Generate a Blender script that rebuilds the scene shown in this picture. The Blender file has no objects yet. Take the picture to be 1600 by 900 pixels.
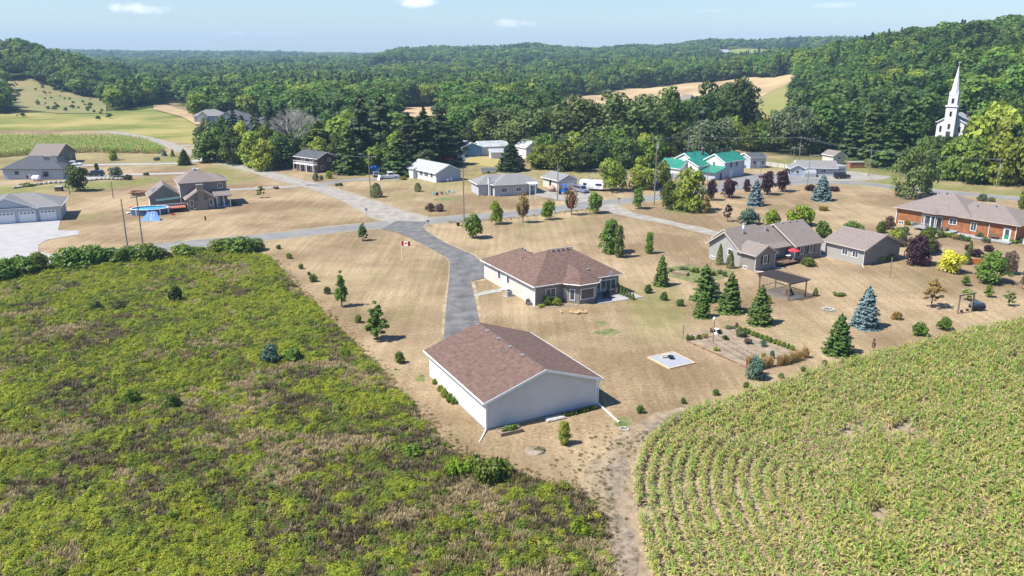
import bpy, bmesh, math, random
import numpy as np
from mathutils import Vector, Matrix
R = math.radians
rng = np.random.default_rng(7)
random.seed(7)
scn = bpy.context.scene
COL = scn.collection

# ------------------------------------------------------------------ camera
F_PX, HZ, CAM_H = 1250.0, 82.0, 34.0          # focal length and horizon row in 1600 px units, height of the drone
PITCH = math.atan((450 - HZ) / F_PX)
cam_d = bpy.data.cameras.new("camera")
cam_d.sensor_width = 36.0
cam_d.lens = 36.0 * F_PX / 1600.0
cam_d.clip_start = 0.5
cam_d.clip_end = 20000
cam = bpy.data.objects.new("camera", cam_d)
COL.objects.link(cam)
cam.location = (0, 0, CAM_H)
cam.rotation_euler = (math.pi / 2 - PITCH, 0, 0)
scn.camera = cam

# ------------------------------------------------------------------ exposure, sky, sun
scn.view_settings.view_transform = 'Standard'
scn.view_settings.look = 'None'
scn.view_settings.exposure = 0.88
scn.view_settings.gamma = 1.0
SUN_AZ, SUN_EL = 18.0, 55.0                     # the light travels towards +x, a little away from the camera
SKY_STRENGTH, SUN_STRENGTH = 0.082, 4.9
world = bpy.data.worlds.new("World")
scn.world = world
world.use_nodes = True
wn = world.node_tree
wn.nodes.clear()
w_out = wn.nodes.new('ShaderNodeOutputWorld')
w_bg = wn.nodes.new('ShaderNodeBackground')
w_sky = wn.nodes.new('ShaderNodeTexSky')
w_sky.sky_type = 'NISHITA'
w_sky.sun_disc = False
w_sky.sun_elevation = R(SUN_EL)
# sun stands in direction (-cos az, -sin az); nishita: rotation 0 = +Y, growing clockwise
w_sky.sun_rotation = R(270 - SUN_AZ)
w_sky.altitude = 200
w_sky.air_density = 1.0
w_sky.dust_density = 0.6
w_sky.ozone_density = 1.5
w_bg.inputs[1].default_value = SKY_STRENGTH
# small fair weather clouds in the sky, placed by direction
w_tc = wn.nodes.new('ShaderNodeTexCoord')
def wmath(op, a, b=None, clamp=False):
    n = wn.nodes.new('ShaderNodeMath'); n.operation = op; n.use_clamp = clamp
    for i, v in enumerate((a, b)):
        if v is None: continue
        if isinstance(v, (int, float)): n.inputs[i].default_value = v
        else: wn.links.new(v, n.inputs[i])
    return n.outputs[0]
w_sep = wn.nodes.new('ShaderNodeSeparateXYZ')
wn.links.new(w_tc.outputs['Generated'], w_sep.inputs[0])
az_s = wmath('ARCTAN2', w_sep.outputs[0], w_sep.outputs[1])
el_s = wmath('ARCSINE', w_sep.outputs[2])
w_noise = wn.nodes.new('ShaderNodeTexNoise')
w_noise.inputs['Scale'].default_value = 34
w_noise.inputs['Detail'].default_value = 6
w_noise.inputs['Roughness'].default_value = 0.62
wn.links.new(w_tc.outputs['Generated'], w_noise.inputs['Vector'])
mask = None
CLOUDS = [(-.410, .0462, .034, .0066, 1), (-.114, .0572, .036, .0066, 1), (.006, .0328, .026, .0056, 1), (-.2996, .021, .05, .003, .25), (.36, .050, .03, .003, .3), (.24, .046, .03, .003, .3),
          (.62, .095, .05, .010, .8), (-.75, .10, .07, .012, .8), (.3, .13, .09, .012, .8), (-.2, .17, .10, .015, .7), (1.5, .12, .2, .03, .8), (-1.6, .15, .2, .03, .8), (2.6, .2, .2, .03, .8)]
for (a, e, wa, we, k) in CLOUDS:
    dx = wmath('DIVIDE', wmath('SUBTRACT', az_s, a), wa)
    dy = wmath('DIVIDE', wmath('SUBTRACT', el_s, e), we)
    d2 = wmath('ADD', wmath('MULTIPLY', dx, dx), wmath('MULTIPLY', dy, dy))
    m = wmath('SUBTRACT', .9, d2)
    m = wmath('ADD', m, wmath('MULTIPLY', wmath('SUBTRACT', w_noise.outputs[0], .5), 5.0))
    m = wmath('MULTIPLY', m, .55, True)
    m = wmath('MULTIPLY', m, k)
    mask = m if mask is None else wmath('MAXIMUM', mask, m)
w_mix = wn.nodes.new('ShaderNodeMixRGB')
wn.links.new(mask, w_mix.inputs[0])
w_mix.inputs[2].default_value = (10.5, 10.5, 11, 1)
w_tint = wn.nodes.new('ShaderNodeMixRGB'); w_tint.blend_type = 'MULTIPLY'; w_tint.inputs[0].default_value = 1
w_tr = wn.nodes.new('ShaderNodeValToRGB')                      # paler towards the horizon, deeper blue above
w_tr.color_ramp.elements[0].position = 0.0; w_tr.color_ramp.elements[0].color = (1.0, 1.02, 1.04, 1)
w_tr.color_ramp.elements[1].position = .26; w_tr.color_ramp.elements[1].color = (.62, .84, 1.16, 1)
wn.links.new(wmath('MULTIPLY', el_s, 1.6, True), w_tr.inputs[0])
wn.links.new(w_tr.outputs[0], w_tint.inputs[2])
wn.links.new(w_sky.outputs[0], w_tint.inputs[1])
wn.links.new(w_tint.outputs[0], w_mix.inputs[1])
wn.links.new(w_mix.outputs[0], w_bg.inputs[0])
wn.links.new(w_bg.outputs[0], w_out.inputs[0])

sun_d = bpy.data.lights.new("sun", 'SUN')
sun_d.energy = SUN_STRENGTH
sun_d.angle = R(0.5)
sun_d.color = (1.0, 0.955, 0.88)
sun = bpy.data.objects.new("sun", sun_d)
COL.objects.link(sun)
sd = Vector((math.cos(R(SUN_AZ)) * math.cos(R(SUN_EL)), math.sin(R(SUN_AZ)) * math.cos(R(SUN_EL)), -math.sin(R(SUN_EL))))
sun.rotation_euler = sd.to_track_quat('-Z', 'Y').to_euler()
sun.location = (-60, -20, 120)
scn.cycles.max_bounces = 5
scn.cycles.diffuse_bounces = 2
scn.cycles.glossy_bounces = 2
scn.cycles.transmission_bounces = 2
scn.cycles.volume_bounces = 0
scn.cycles.transparent_max_bounces = 4
scn.cycles.use_denoising = True

# ------------------------------------------------------------------ terrain height, survey of positions
def _z(Y, py):                                  # height that a point at depth Y has when it is seen at row py
    return CAM_H + Y * math.tan(math.atan((450 - py) / F_PX) - PITCH)
PROFILE = {                                     # column (px at the horizon) : list of (depth, row)
    -1500: [(500, 0), (700, 140), (900, 80), (1500, 95), (2400, 98), (3400, 78), (7000, 86)],
    0:   [(470, 0), (560, 160), (640, 134), (700, 106), (790, 82), (1000, 112), (1500, 102), (2300, 100), (3300, 84), (7000, 90)],
    60:  [(470, 0), (560, 160), (640, 134), (700, 108), (790, 86), (1000, 112), (1500, 102), (2300, 100), (3300, 84), (7000, 90)],
    115: [(470, 0), (560, 163), (640, 142), (700, 122), (790, 98), (1000, 112), (1500, 103), (2300, 100), (3300, 84), (7000, 90)],
    165: [(500, 0), (600, 158), (700, 140), (790, 124), (1000, 120), (1500, 108), (2300, 100), (3300, 85), (7000, 90)],
    230: [(520, 0), (700, 0), (1900, 0), (2400, 98), (3300, 86), (7000, 90)],
    400: [(600, 0), (800, 0), (1900, 0), (2400, 98), (3300, 87), (7000, 90)],
    560: [(600, 0), (900, 0), (1500, 107), (2400, 98), (3300, 90), (7000, 92)],
    640: [(600, 0), (900, 0), (1300, 104), (1800, 88), (2400, 90), (3500, 88), (7000, 92)],
    700: [(600, 0), (900, 0), (1200, 114), (1500, 98), (1900, 84), (2400, 90), (3500, 88), (7000, 92)],
    820: [(600, 0), (800, 0), (1100, 116), (1500, 98), (1900, 80), (2400, 86), (3500, 88), (7000, 92)],
    900: [(600, 0), (700, 0), (1000, 122), (1500, 100), (1900, 86), (2400, 84), (3500, 86), (7000, 90)],
    1000: [(520, 0), (640, 154), (760, 136), (1300, 104), (2000, 82), (2400, 84), (7000, 90)],
    1100: [(470, 0), (580, 158), (720, 130), (1300, 100), (2100, 73), (2600, 80), (7000, 90)],
    1180: [(410, 0), (470, 178), (530, 158), (700, 122), (1300, 98), (2200, 70), (2700, 78), (7000, 90)],
    1250: [(340, 0), (430, 182), (520, 146), (650, 112), (1200, 92), (2200, 69), (2700, 78), (7000, 90)],
    1300: [(290, 0), (400, 178), (500, 134), (580, 104), (800, 95), (1400, 80), (2200, 68), (7000, 90)],
    1400: [(258, 0), (310, 222), (430, 140), (540, 84), (700, 82), (1400, 76), (2200, 72), (7000, 90)],
    1500: [(234, 0), (285, 222), (400, 128), (500, 74), (700, 76), (1400, 80), (2200, 80), (7000, 90)],
    1600: [(224, 0), (275, 226), (380, 126), (480, 66), (700, 72), (1400, 80), (2200, 80), (7000, 90)],
    1800: [(218, 0), (270, 226), (370, 126), (470, 60), (700, 70), (1400, 80), (2200, 80), (7000, 90)],
    3200: [(215, 0), (270, 226), (370, 126), (470, 60), (700, 70), (1400, 80), (2200, 80), (7000, 90)],
}
_YS = np.concatenate([np.arange(0, 1000, 10.0), np.arange(1000, 7001, 50.0)])
_CS = np.array(sorted(PROFILE), float)
_TAB = np.zeros((len(_CS), len(_YS)))
for i, c in enumerate(sorted(PROFILE)):
    pr = PROFILE[c]
    ys = [0, pr[0][0]] + [a for a, b in pr[1:]]
    zs = [0, 0] + [(0 if b == 0 else _z(a, b)) for a, b in pr[1:]]
    row = np.interp(_YS, ys, zs)
    k = np.array([1, 2, 3, 2, 1], float); k /= k.sum()
    rp = np.pad(row, 2, mode='edge')
    sm = np.convolve(rp, k, 'valid')
    row = np.where(_YS < pr[0][0] - 5, 0.0, sm)
    _TAB[i] = row
def zfun(x, y):
    x = np.asarray(x, float); y = np.asarray(y, float)
    yy = np.maximum(y, 120.0)
    c = 800 + F_PX * 1.02 * x / yy * (1 / 1.0)
    ci = np.clip(np.searchsorted(_CS, c) - 1, 0, len(_CS) - 2)
    t = np.clip((c - _CS[ci]) / (_CS[ci + 1] - _CS[ci]), 0, 1)
    t = t * t * (3 - 2 * t)
    yi = np.clip(np.searchsorted(_YS, yy) - 1, 0, len(_YS) - 2)
    s = np.clip((yy - _YS[yi]) / (_YS[yi + 1] - _YS[yi]), 0, 1)
    a = _TAB[ci, yi] * (1 - s) + _TAB[ci, yi + 1] * s
    b = _TAB[ci + 1, yi] * (1 - s) + _TAB[ci + 1, yi + 1] * s
    z = a * (1 - t) + b * t
    far = np.clip((yy - 300) / 500, 0, 1)
    z = z + far * 1.6 * np.sin(x * .021 + y * .013) * np.sin(y * .017 - x * .007) * np.clip((yy - 600) / 400, 0, 3)
    return z
CP, SP = math.cos(PITCH), math.sin(PITCH)
def ray(px, py):
    dx = (px - 800) / F_PX; dy = (450 - py) / F_PX
    return np.array([dx, CP + dy * SP, -SP + dy * CP])
def G(px, py, z=None):
    """survey: the point of the ground that the photograph shows at (px, py) in 1600x900 units"""
    d = ray(px, py)
    if z is not None:
        t = (z - CAM_H) / d[2]
        return np.array([d[0] * t, d[1] * t, z])
    ts = np.concatenate([np.arange(30, 1000, 1.0), np.arange(1000, 7000, 8.0)])
    X = d[0] * ts; Y = d[1] * ts; Z = CAM_H + d[2] * ts
    hit = np.nonzero(Z <= zfun(X, Y))[0]
    if d[2] < 0:
        t0 = -CAM_H / d[2]
        if d[1] * t0 < 200: return np.array([d[0] * t0, d[1] * t0, 0.0])
    i = hit[0] if len(hit) else len(ts) - 1
    return np.array([X[i], Y[i], float(zfun(X[i], Y[i]))])
def proj(x, y, z):
    v = z - CAM_H
    fw = y * CP - v * SP; up = y * SP + v * CP
    return 800 + F_PX * x / fw, 450 - F_PX * up / fw
def height_at(base, top):
    b = G(*base); lo, hi = 0.0, 80.0
    for _ in range(40):
        m = (lo + hi) / 2
        if proj(b[0], b[1], b[2] + m)[1] > top: lo = m
        else: hi = m
    return lo
def px_scale(b):                                # pixels per metre at a point
    return F_PX / (b[1] * CP - (b[2] - CAM_H) * SP)

def inside(x, y, poly):
    x = np.asarray(x); y = np.asarray(y)
    r = np.zeros(x.shape, bool); n = len(poly)
    for i in range(n):
        x0, y0 = poly[i][:2]; x1, y1 = poly[(i + 1) % n][:2]
        c = ((y0 > y) != (y1 > y))
        with np.errstate(divide='ignore', invalid='ignore'):
            xx = (x1 - x0) * (y - y0) / (y1 - y0 + 1e-12) + x0
        r ^= c & (x < xx)
    return r
_LAT = np.random.default_rng(3).random((256, 256))
def vnoise(x, y, s, o=0):
    x = np.asarray(x) / s + 37.3 + o * 11.7; y = np.asarray(y) / s + 91.1 + o * 5.3
    xi = np.floor(x).astype(int); yi = np.floor(y).astype(int)
    u = x - xi; v = y - yi; u = u * u * (3 - 2 * u); v = v * v * (3 - 2 * v)
    a = _LAT[xi % 256, yi % 256]; b = _LAT[(xi + 1) % 256, yi % 256]
    c = _LAT[xi % 256, (yi + 1) % 256]; d = _LAT[(xi + 1) % 256, (yi + 1) % 256]
    return (a * (1 - u) + b * u) * (1 - v) + (c * (1 - u) + d * u) * v
def fbm(x, y, s, o=0):
    return (vnoise(x, y, s, o) + .5 * vnoise(x, y, s / 2.1, o + 1) + .25 * vnoise(x, y, s / 4.3, o + 2)) / 1.75

# ------------------------------------------------------------------ materials
MATS = {}
def _new(name):
    m = bpy.data.materials.new(name); m.use_nodes = True
    nt = m.node_tree; b = nt.nodes['Principled BSDF']
    return m, nt, b
def mat(name, col, rough=.8, var=.12, scale=3.0, bump=0.0, bscale=20.0, spec=.3, metal=0.0, col2=None, stripe=None, detail=4, coord='Object', fac=(.35, .65)):
    """plain weathered surface: colour broken up by noise, optional stripes (axis, period, depth) as relief lines"""
    if name in MATS: return MATS[name]
    m, nt, b = _new(name); L = nt.links.new
    tc = nt.nodes.new('ShaderNodeTexCoord')
    n = nt.nodes.new('ShaderNodeTexNoise'); n.inputs['Scale'].default_value = scale; n.inputs['Detail'].default_value = detail
    n.inputs['Roughness'].default_value = .65
    L(tc.outputs[coord], n.inputs['Vector'])
    r = nt.nodes.new('ShaderNodeValToRGB')
    c1 = tuple(max(0, c * (1 - var)) for c in col) + (1,)
    c2 = (tuple(col2) + (1,)) if col2 else tuple(min(1, c * (1 + var)) for c in col) + (1,)
    r.color_ramp.elements[0].position = fac[0]; r.color_ramp.elements[1].position = fac[1]
    r.color_ramp.elements[0].color = c1; r.color_ramp.elements[1].color = c2
    L(n.outputs['Fac'], r.inputs[0])
    out = r.outputs[0]
    b.inputs['Roughness'].default_value = rough
    b.inputs['Metallic'].default_value = metal
    b.inputs['Specular IOR Level'].default_value = spec
    hsrc = None
    if stripe:
        ax, per, dep = stripe
        sep = nt.nodes.new('ShaderNodeSeparateXYZ'); L(tc.outputs['Object'], sep.inputs[0])
        mm = nt.nodes.new('ShaderNodeMath'); mm.operation = 'DIVIDE'; mm.inputs[1].default_value = per
        L(sep.outputs['XYZ'.index(ax)], mm.inputs[0])
        fr = nt.nodes.new('ShaderNodeMath'); fr.operation = 'FRACT'; L(mm.outputs[0], fr.inputs[0])
        gt = nt.nodes.new('ShaderNodeMath'); gt.operation = 'LESS_THAN'; gt.inputs[1].default_value = .16
        L(fr.outputs[0], gt.inputs[0])
        mx = nt.nodes.new('ShaderNodeMixRGB'); mx.blend_type = 'MULTIPLY'
        mu = nt.nodes.new('ShaderNodeMath'); mu.operation = 'MULTIPLY'; mu.inputs[1].default_value = dep
        L(gt.outputs[0], mu.inputs[0]); L(mu.outputs[0], mx.inputs[0]); L(out, mx.inputs[1])
        mx.inputs[2].default_value = (.35, .35, .37, 1)
        out = mx.outputs[0]; hsrc = fr.outputs[0]
    L(out, b.inputs['Base Color'])
    if bump:
        nb = nt.nodes.new('ShaderNodeTexNoise'); nb.inputs['Scale'].default_value = bscale; nb.inputs['Detail'].default_value = 3
        L(tc.outputs[coord], nb.inputs['Vector'])
        bp = nt.nodes.new('ShaderNodeBump'); bp.inputs['Strength'].default_value = bump; bp.inputs['Distance'].default_value = .05
        L(nb.outputs['Fac'], bp.inputs['Height']); L(bp.outputs[0], b.inputs['Normal'])
    MATS[name] = m
    return m
def leafmat(name, c1, c2, scale=4.0, trans=.3, rnd=.35, hue=0.03):
    """foliage: two tones by clump noise, brightness and hue drifting from plant to plant, some light through the leaf"""
    if name in MATS: return MATS[name]
    m, nt, b = _new(name); L = nt.links.new
    tc = nt.nodes.new('ShaderNodeTexCoord'); oi = nt.nodes.new('ShaderNodeObjectInfo')
    n = nt.nodes.new('ShaderNodeTexNoise'); n.inputs['Scale'].default_value = scale; n.inputs['Detail'].default_value = 3
    L(tc.outputs['Object'], n.inputs['Vector'])
    r = nt.nodes.new('ShaderNodeValToRGB'); r.color_ramp.elements[0].position = .38; r.color_ramp.elements[1].position = .62
    r.color_ramp.elements[0].color = tuple(c1) + (1,); r.color_ramp.elements[1].color = tuple(c2) + (1,)
    L(n.outputs['Fac'], r.inputs[0])
    hs = nt.nodes.new('ShaderNodeHueSaturation')
    a = nt.nodes.new('ShaderNodeMath'); a.operation = 'MULTIPLY_ADD'; a.inputs[1].default_value = rnd * 2; a.inputs[2].default_value = 1 - rnd
    L(oi.outputs['Random'], a.inputs[0]); L(a.outputs[0], hs.inputs['Value'])
    sn = nt.nodes.new('ShaderNodeMath'); sn.operation = 'SINE'
    s0 = nt.nodes.new('ShaderNodeMath'); s0.operation = 'MULTIPLY'; s0.inputs[1].default_value = 43.0
    L(oi.outputs['Random'], s0.inputs[0]); L(s0.outputs[0], sn.inputs[0])
    h = nt.nodes.new('ShaderNodeMath'); h.operation = 'MULTIPLY_ADD'; h.inputs[1].default_value = hue; h.inputs[2].default_value = .5
    L(sn.outputs[0], h.inputs[0]); L(h.outputs[0], hs.inputs['Hue'])
    L(r.outputs[0], hs.inputs['Color'])
    L(hs.outputs[0], b.inputs['Base Color'])
    b.inputs['Roughness'].default_value = .55; b.inputs['Specular IOR Level'].default_value = .25
    tr = nt.nodes.new('ShaderNodeBsdfTranslucent'); L(hs.outputs[0], tr.inputs[0])
    mx = nt.nodes.new('ShaderNodeMixShader'); mx.inputs[0].default_value = trans
    L(b.outputs[0], mx.inputs[1]); L(tr.outputs[0], mx.inputs[2])
    L(mx.outputs[0], nt.nodes['Material Output'].inputs[0])
    MATS[name] = m
    return m

# ------------------------------------------------------------------ mesh helpers
def link(o, parent=None):
    COL.objects.link(o)
    if parent is not None: o.parent = parent
    return o
def tag(o, label=None, cat=None, group=None, kind=None):
    if label: o['label'] = label
    if cat: o['category'] = cat
    if group: o['group'] = group
    if kind: o['kind'] = kind
    return o
def thing(name, label, cat, loc, rot=0.0, group=None):
    o = bpy.data.objects.new(name, None); o.empty_display_size = .3
    link(o); o.location = tuple(float(v) for v in loc); o.rotation_euler = (0, 0, rot)
    return tag(o, label, cat, group)
class MB:
    def __init__(s): s.v = []; s.f = []
    def add(s, vs, fs):
        k = len(s.v); s.v += [tuple(v) for v in vs]; s.f += [tuple(i + k for i in f) for f in fs]; return s
    def box(s, x0, x1, y0, y1, z0, z1):
        return s.add([(x0, y0, z0), (x1, y0, z0), (x1, y1, z0), (x0, y1, z0), (x0, y0, z1), (x1, y0, z1), (x1, y1, z1), (x0, y1, z1)],
                     [(0, 3, 2, 1), (4, 5, 6, 7), (0, 1, 5, 4), (1, 2, 6, 5), (2, 3, 7, 6), (3, 0, 4, 7)])
    def prism(s, poly, axis, a, b):
        """closed prism: a 2-D outline extruded along an axis; axis x takes (y,z) points, y takes (x,z), z takes (x,y)"""
        def P3(p, t):
            return {'x': (t, p[0], p[1]), 'y': (p[0], t, p[1]), 'z': (p[0], p[1], t)}[axis]
        n = len(poly)
        vs = [P3(p, a) for p in poly] + [P3(p, b) for p in poly]
        fs = [tuple(range(n))[::-1], tuple(range(n, 2 * n))] + [(i, (i + 1) % n, (i + 1) % n + n, i + n) for i in range(n)]
        return s.add(vs, fs)
    def tube(s, p0, p1, r0, r1, n=8, cap=True):
        p0 = Vector(p0); p1 = Vector(p1); d = (p1 - p0).normalized()
        u = d.orthogonal().normalized(); w = d.cross(u)
        vs = [p0 + (u * math.cos(t) + w * math.sin(t)) * r0 for t in [2 * math.pi * i / n for i in range(n)]]
        vs += [p1 + (u * math.cos(t) + w * math.sin(t)) * r1 for t in [2 * math.pi * i / n for i in range(n)]]
        fs = [(i, (i + 1) % n, (i + 1) % n + n, i + n) for i in range(n)]
        if cap: fs += [tuple(range(n))[::-1], tuple(range(n, 2 * n))]
        return s.add(vs, fs)
    def path(s, pts, r0, r1, n=6):
        m = len(pts)
        for i in range(m - 1):
            a = r0 + (r1 - r0) * i / (m - 1); b = r0 + (r1 - r0) * (i + 1) / (m - 1)
            s.tube(pts[i], pts[i + 1], a, b, n)
        return s
    def lump(s, c, r, seed=0, n=7, m=5, flat=1.0, jit=.25):
        rr = random.Random(seed); vs = []; fs = []
        for j in range(m + 1):
            th = math.pi * j / m
            for i in range(n):
                ph = 2 * math.pi * i / n + (j % 2) * math.pi / n
                k = r * (1 + rr.uniform(-jit, jit))
                vs.append((c[0] + k * math.sin(th) * math.cos(ph), c[1] + k * math.sin(th) * math.sin(ph), c[2] + k * flat * math.cos(th)))
        for j in range(m):
            for i in range(n):
                fs.append((j * n + i, j * n + (i + 1) % n, (j + 1) * n + (i + 1) % n, (j + 1) * n + i))
        return s.add(vs, fs)
    def mesh(s, name, material, smooth=False, bevel=0):
        me = bpy.data.meshes.new(name)
        me.from_pydata([tuple(float(c) for c in v) for v in s.v], [], s.f)
        bm = bmesh.new(); bm.from_mesh(me)
        bmesh.ops.recalc_face_normals(bm, faces=bm.faces)
        if bevel: bmesh.ops.bevel(bm, geom=list(bm.edges), offset=bevel, segments=2, affect='EDGES', profile=.6)
        bm.to_mesh(me); bm.free()
        if material: me.materials.append(material)
        if smooth:
            for p in me.polygons: p.use_smooth = True
        return me
    def build(s, name, material, parent=None, smooth=False, bevel=0, loc=None):
        o = bpy.data.objects.new(name, s.mesh(name, material, smooth, bevel))
        link(o, parent)
        if loc is not None: o.location = tuple(float(v) for v in loc)
        return o
def mesh_np(name, V, Q, material):
    """fast mesh of quads from arrays"""
    me = bpy.data.meshes.new(name)
    V = np.ascontiguousarray(V, np.float32); Q = np.ascontiguousarray(Q, np.int32)
    me.vertices.add(len(V)); me.vertices.foreach_set('co', V.ravel())
    me.loops.add(Q.size); me.loops.foreach_set('vertex_index', Q.ravel())
    me.polygons.add(len(Q)); me.polygons.foreach_set('loop_start', np.arange(len(Q), dtype=np.int32) * Q.shape[1])
    me.polygons.foreach_set('loop_total', np.full(len(Q), Q.shape[1], np.int32))
    me.update(calc_edges=True)
    if material: me.materials.append(material)
    return me
def sheet(name, pts, z, material, kind='structure', label=None, cat=None, drape=None, maxlen=12.0):
    """flat or draped ground sheet from a polygon of world points"""
    bm = bmesh.new()
    vs = [bm.verts.new((float(p[0]), float(p[1]), 0)) for p in pts]
    f = bm.faces.new(vs)
    bmesh.ops.triangulate(bm, faces=[f])
    if drape is not None:
        for _ in range(9):
            es = [e for e in bm.edges if e.calc_length() > maxlen]
            if not es: break
            bmesh.ops.subdivide_edges(bm, edges=es, cuts=1)
            bmesh.ops.triangulate(bm, faces=bm.faces)
    for v in bm.verts:
        v.co.z = z if drape is None else float(zfun(v.co.x, v.co.y)) + drape
    bmesh.ops.recalc_face_normals(bm, faces=bm.faces)
    for f in bm.faces:
        if f.normal.z < 0: f.normal_flip()
    me = bpy.data.meshes.new(name); bm.to_mesh(me); bm.free()
    me.materials.append(material)
    o = link(bpy.data.objects.new(name, me))
    return tag(o, label, cat, None, kind)
def smooth_line(pts, step=3.0):
    P = np.array([p[:2] for p in pts], float); out = []
    n = len(P)
    for i in range(n - 1):
        p0 = P[max(i - 1, 0)]; p1 = P[i]; p2 = P[i + 1]; p3 = P[min(i + 2, n - 1)]
        k = max(2, int(np.linalg.norm(p2 - p1) / step))
        for t in np.linspace(0, 1, k, endpoint=False):
            out.append(.5 * ((2 * p1) + (-p0 + p2) * t + (2 * p0 - 5 * p1 + 4 * p2 - p3) * t * t + (-p0 + 3 * p1 - 3 * p2 + p3) * t ** 3))
    out.append(P[-1])
    return np.array(out)
def ribbon(name, pts, widths, z, material, kind='structure', smooth=True, jit=0.0):
    C_ = smooth_line(pts) if smooth else np.array([p[:2] for p in pts])
    T = np.gradient(C_, axis=0); T /= np.linalg.norm(T, axis=1)[:, None] + 1e-9
    N = np.stack([-T[:, 1], T[:, 0]], 1)
    w = np.interp(np.linspace(0, 1, len(C_)), np.linspace(0, 1, len(widths)), widths) / 2
    r = np.random.default_rng(len(C_))
    wl = w + r.uniform(-jit, jit, len(w)); wr = w + r.uniform(-jit, jit, len(w))
    A = C_ + N * wl[:, None]; B = C_ - N * wr[:, None]
    def zz(q): return z + zfun(q[:, 0], q[:, 1])
    V = np.concatenate([np.column_stack([A, zz(A)]), np.column_stack([B, zz(B)])])
    n = len(C_); i = np.arange(n - 1)
    Q = np.stack([i + n, i + n + 1, i + 1, i], 1)
    o = link(bpy.data.objects.new(name, mesh_np(name, V, Q, material)))
    return tag(o, kind=kind)
# ------------------------------------------------------------------ ground sheets
FOREST_EDGE_PX = [(-1200, 215), (-300, 206), (0, 204), (185, 196), (236, 168), (262, 160), (305, 175), (312, 214), (400, 236), (455, 238), (540, 250), (640, 250), (700, 236),
                  (780, 222), (850, 232), (925, 258), (1030, 260), (1040, 232), (1100, 228), (1190, 238), (1230, 249), (1300, 245), (1340, 256), (1400, 270), (1500, 289), (1600, 301), (1900, 310), (3000, 330)]
FE = np.array([G(*p)[:2] for p in FOREST_EDGE_PX])
FE_r = FE[:, 0] / FE[:, 1]
def edge_depth(x, y):
    return np.interp(np.asarray(x) / np.maximum(y, 1), FE_r, FE[:, 1])
def W(*px): return [G(a, b) for a, b in px]
FIELDS = {
    'golden': W((866, 160), (905, 152), (950, 143), (1010, 138), (1100, 129), (1180, 121), (1243, 117), (1247, 125), (1205, 143), (1170, 160), (1120, 172), (1060, 178), (960, 184), (895, 190), (866, 182)),
    'slope': W((1160, 192), (1172, 160), (1205, 142), (1248, 124), (1256, 150), (1218, 182), (1180, 198)),
    'hillside': W((8, 126), (50, 124), (95, 142), (130, 152), (166, 152), (166, 178), (90, 178), (0, 168)),
    'grassy': W((-200, 180), (0, 178), (170, 174), (236, 165), (306, 184), (308, 226), (270, 221), (190, 206), (100, 204), (0, 204), (-200, 206)),
    'strip': W((616, 170), (700, 166), (704, 180), (622, 186)),
    'barnyard': W((690, 248), (700, 222), (790, 222), (800, 240), (770, 262)),
    'glade': W((596, 103), (655, 104), (712, 108), (690, 117), (610, 116)),
    'green': W((800, 103), (855, 103), (858, 112), (802, 112)),
    'glade2': W((1130, 82), (1240, 76), (1290, 80), (1262, 92), (1150, 94)),
    'lot': W((1290, 238), (1350, 246), (1352, 262), (1290, 262)),
}
G_far1 = W((205, 88), (268, 87), (272, 91), (208, 92))
lawn_col1, lawn_col2 = (.212, .153, .088), (.355, .270, .166)
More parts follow.
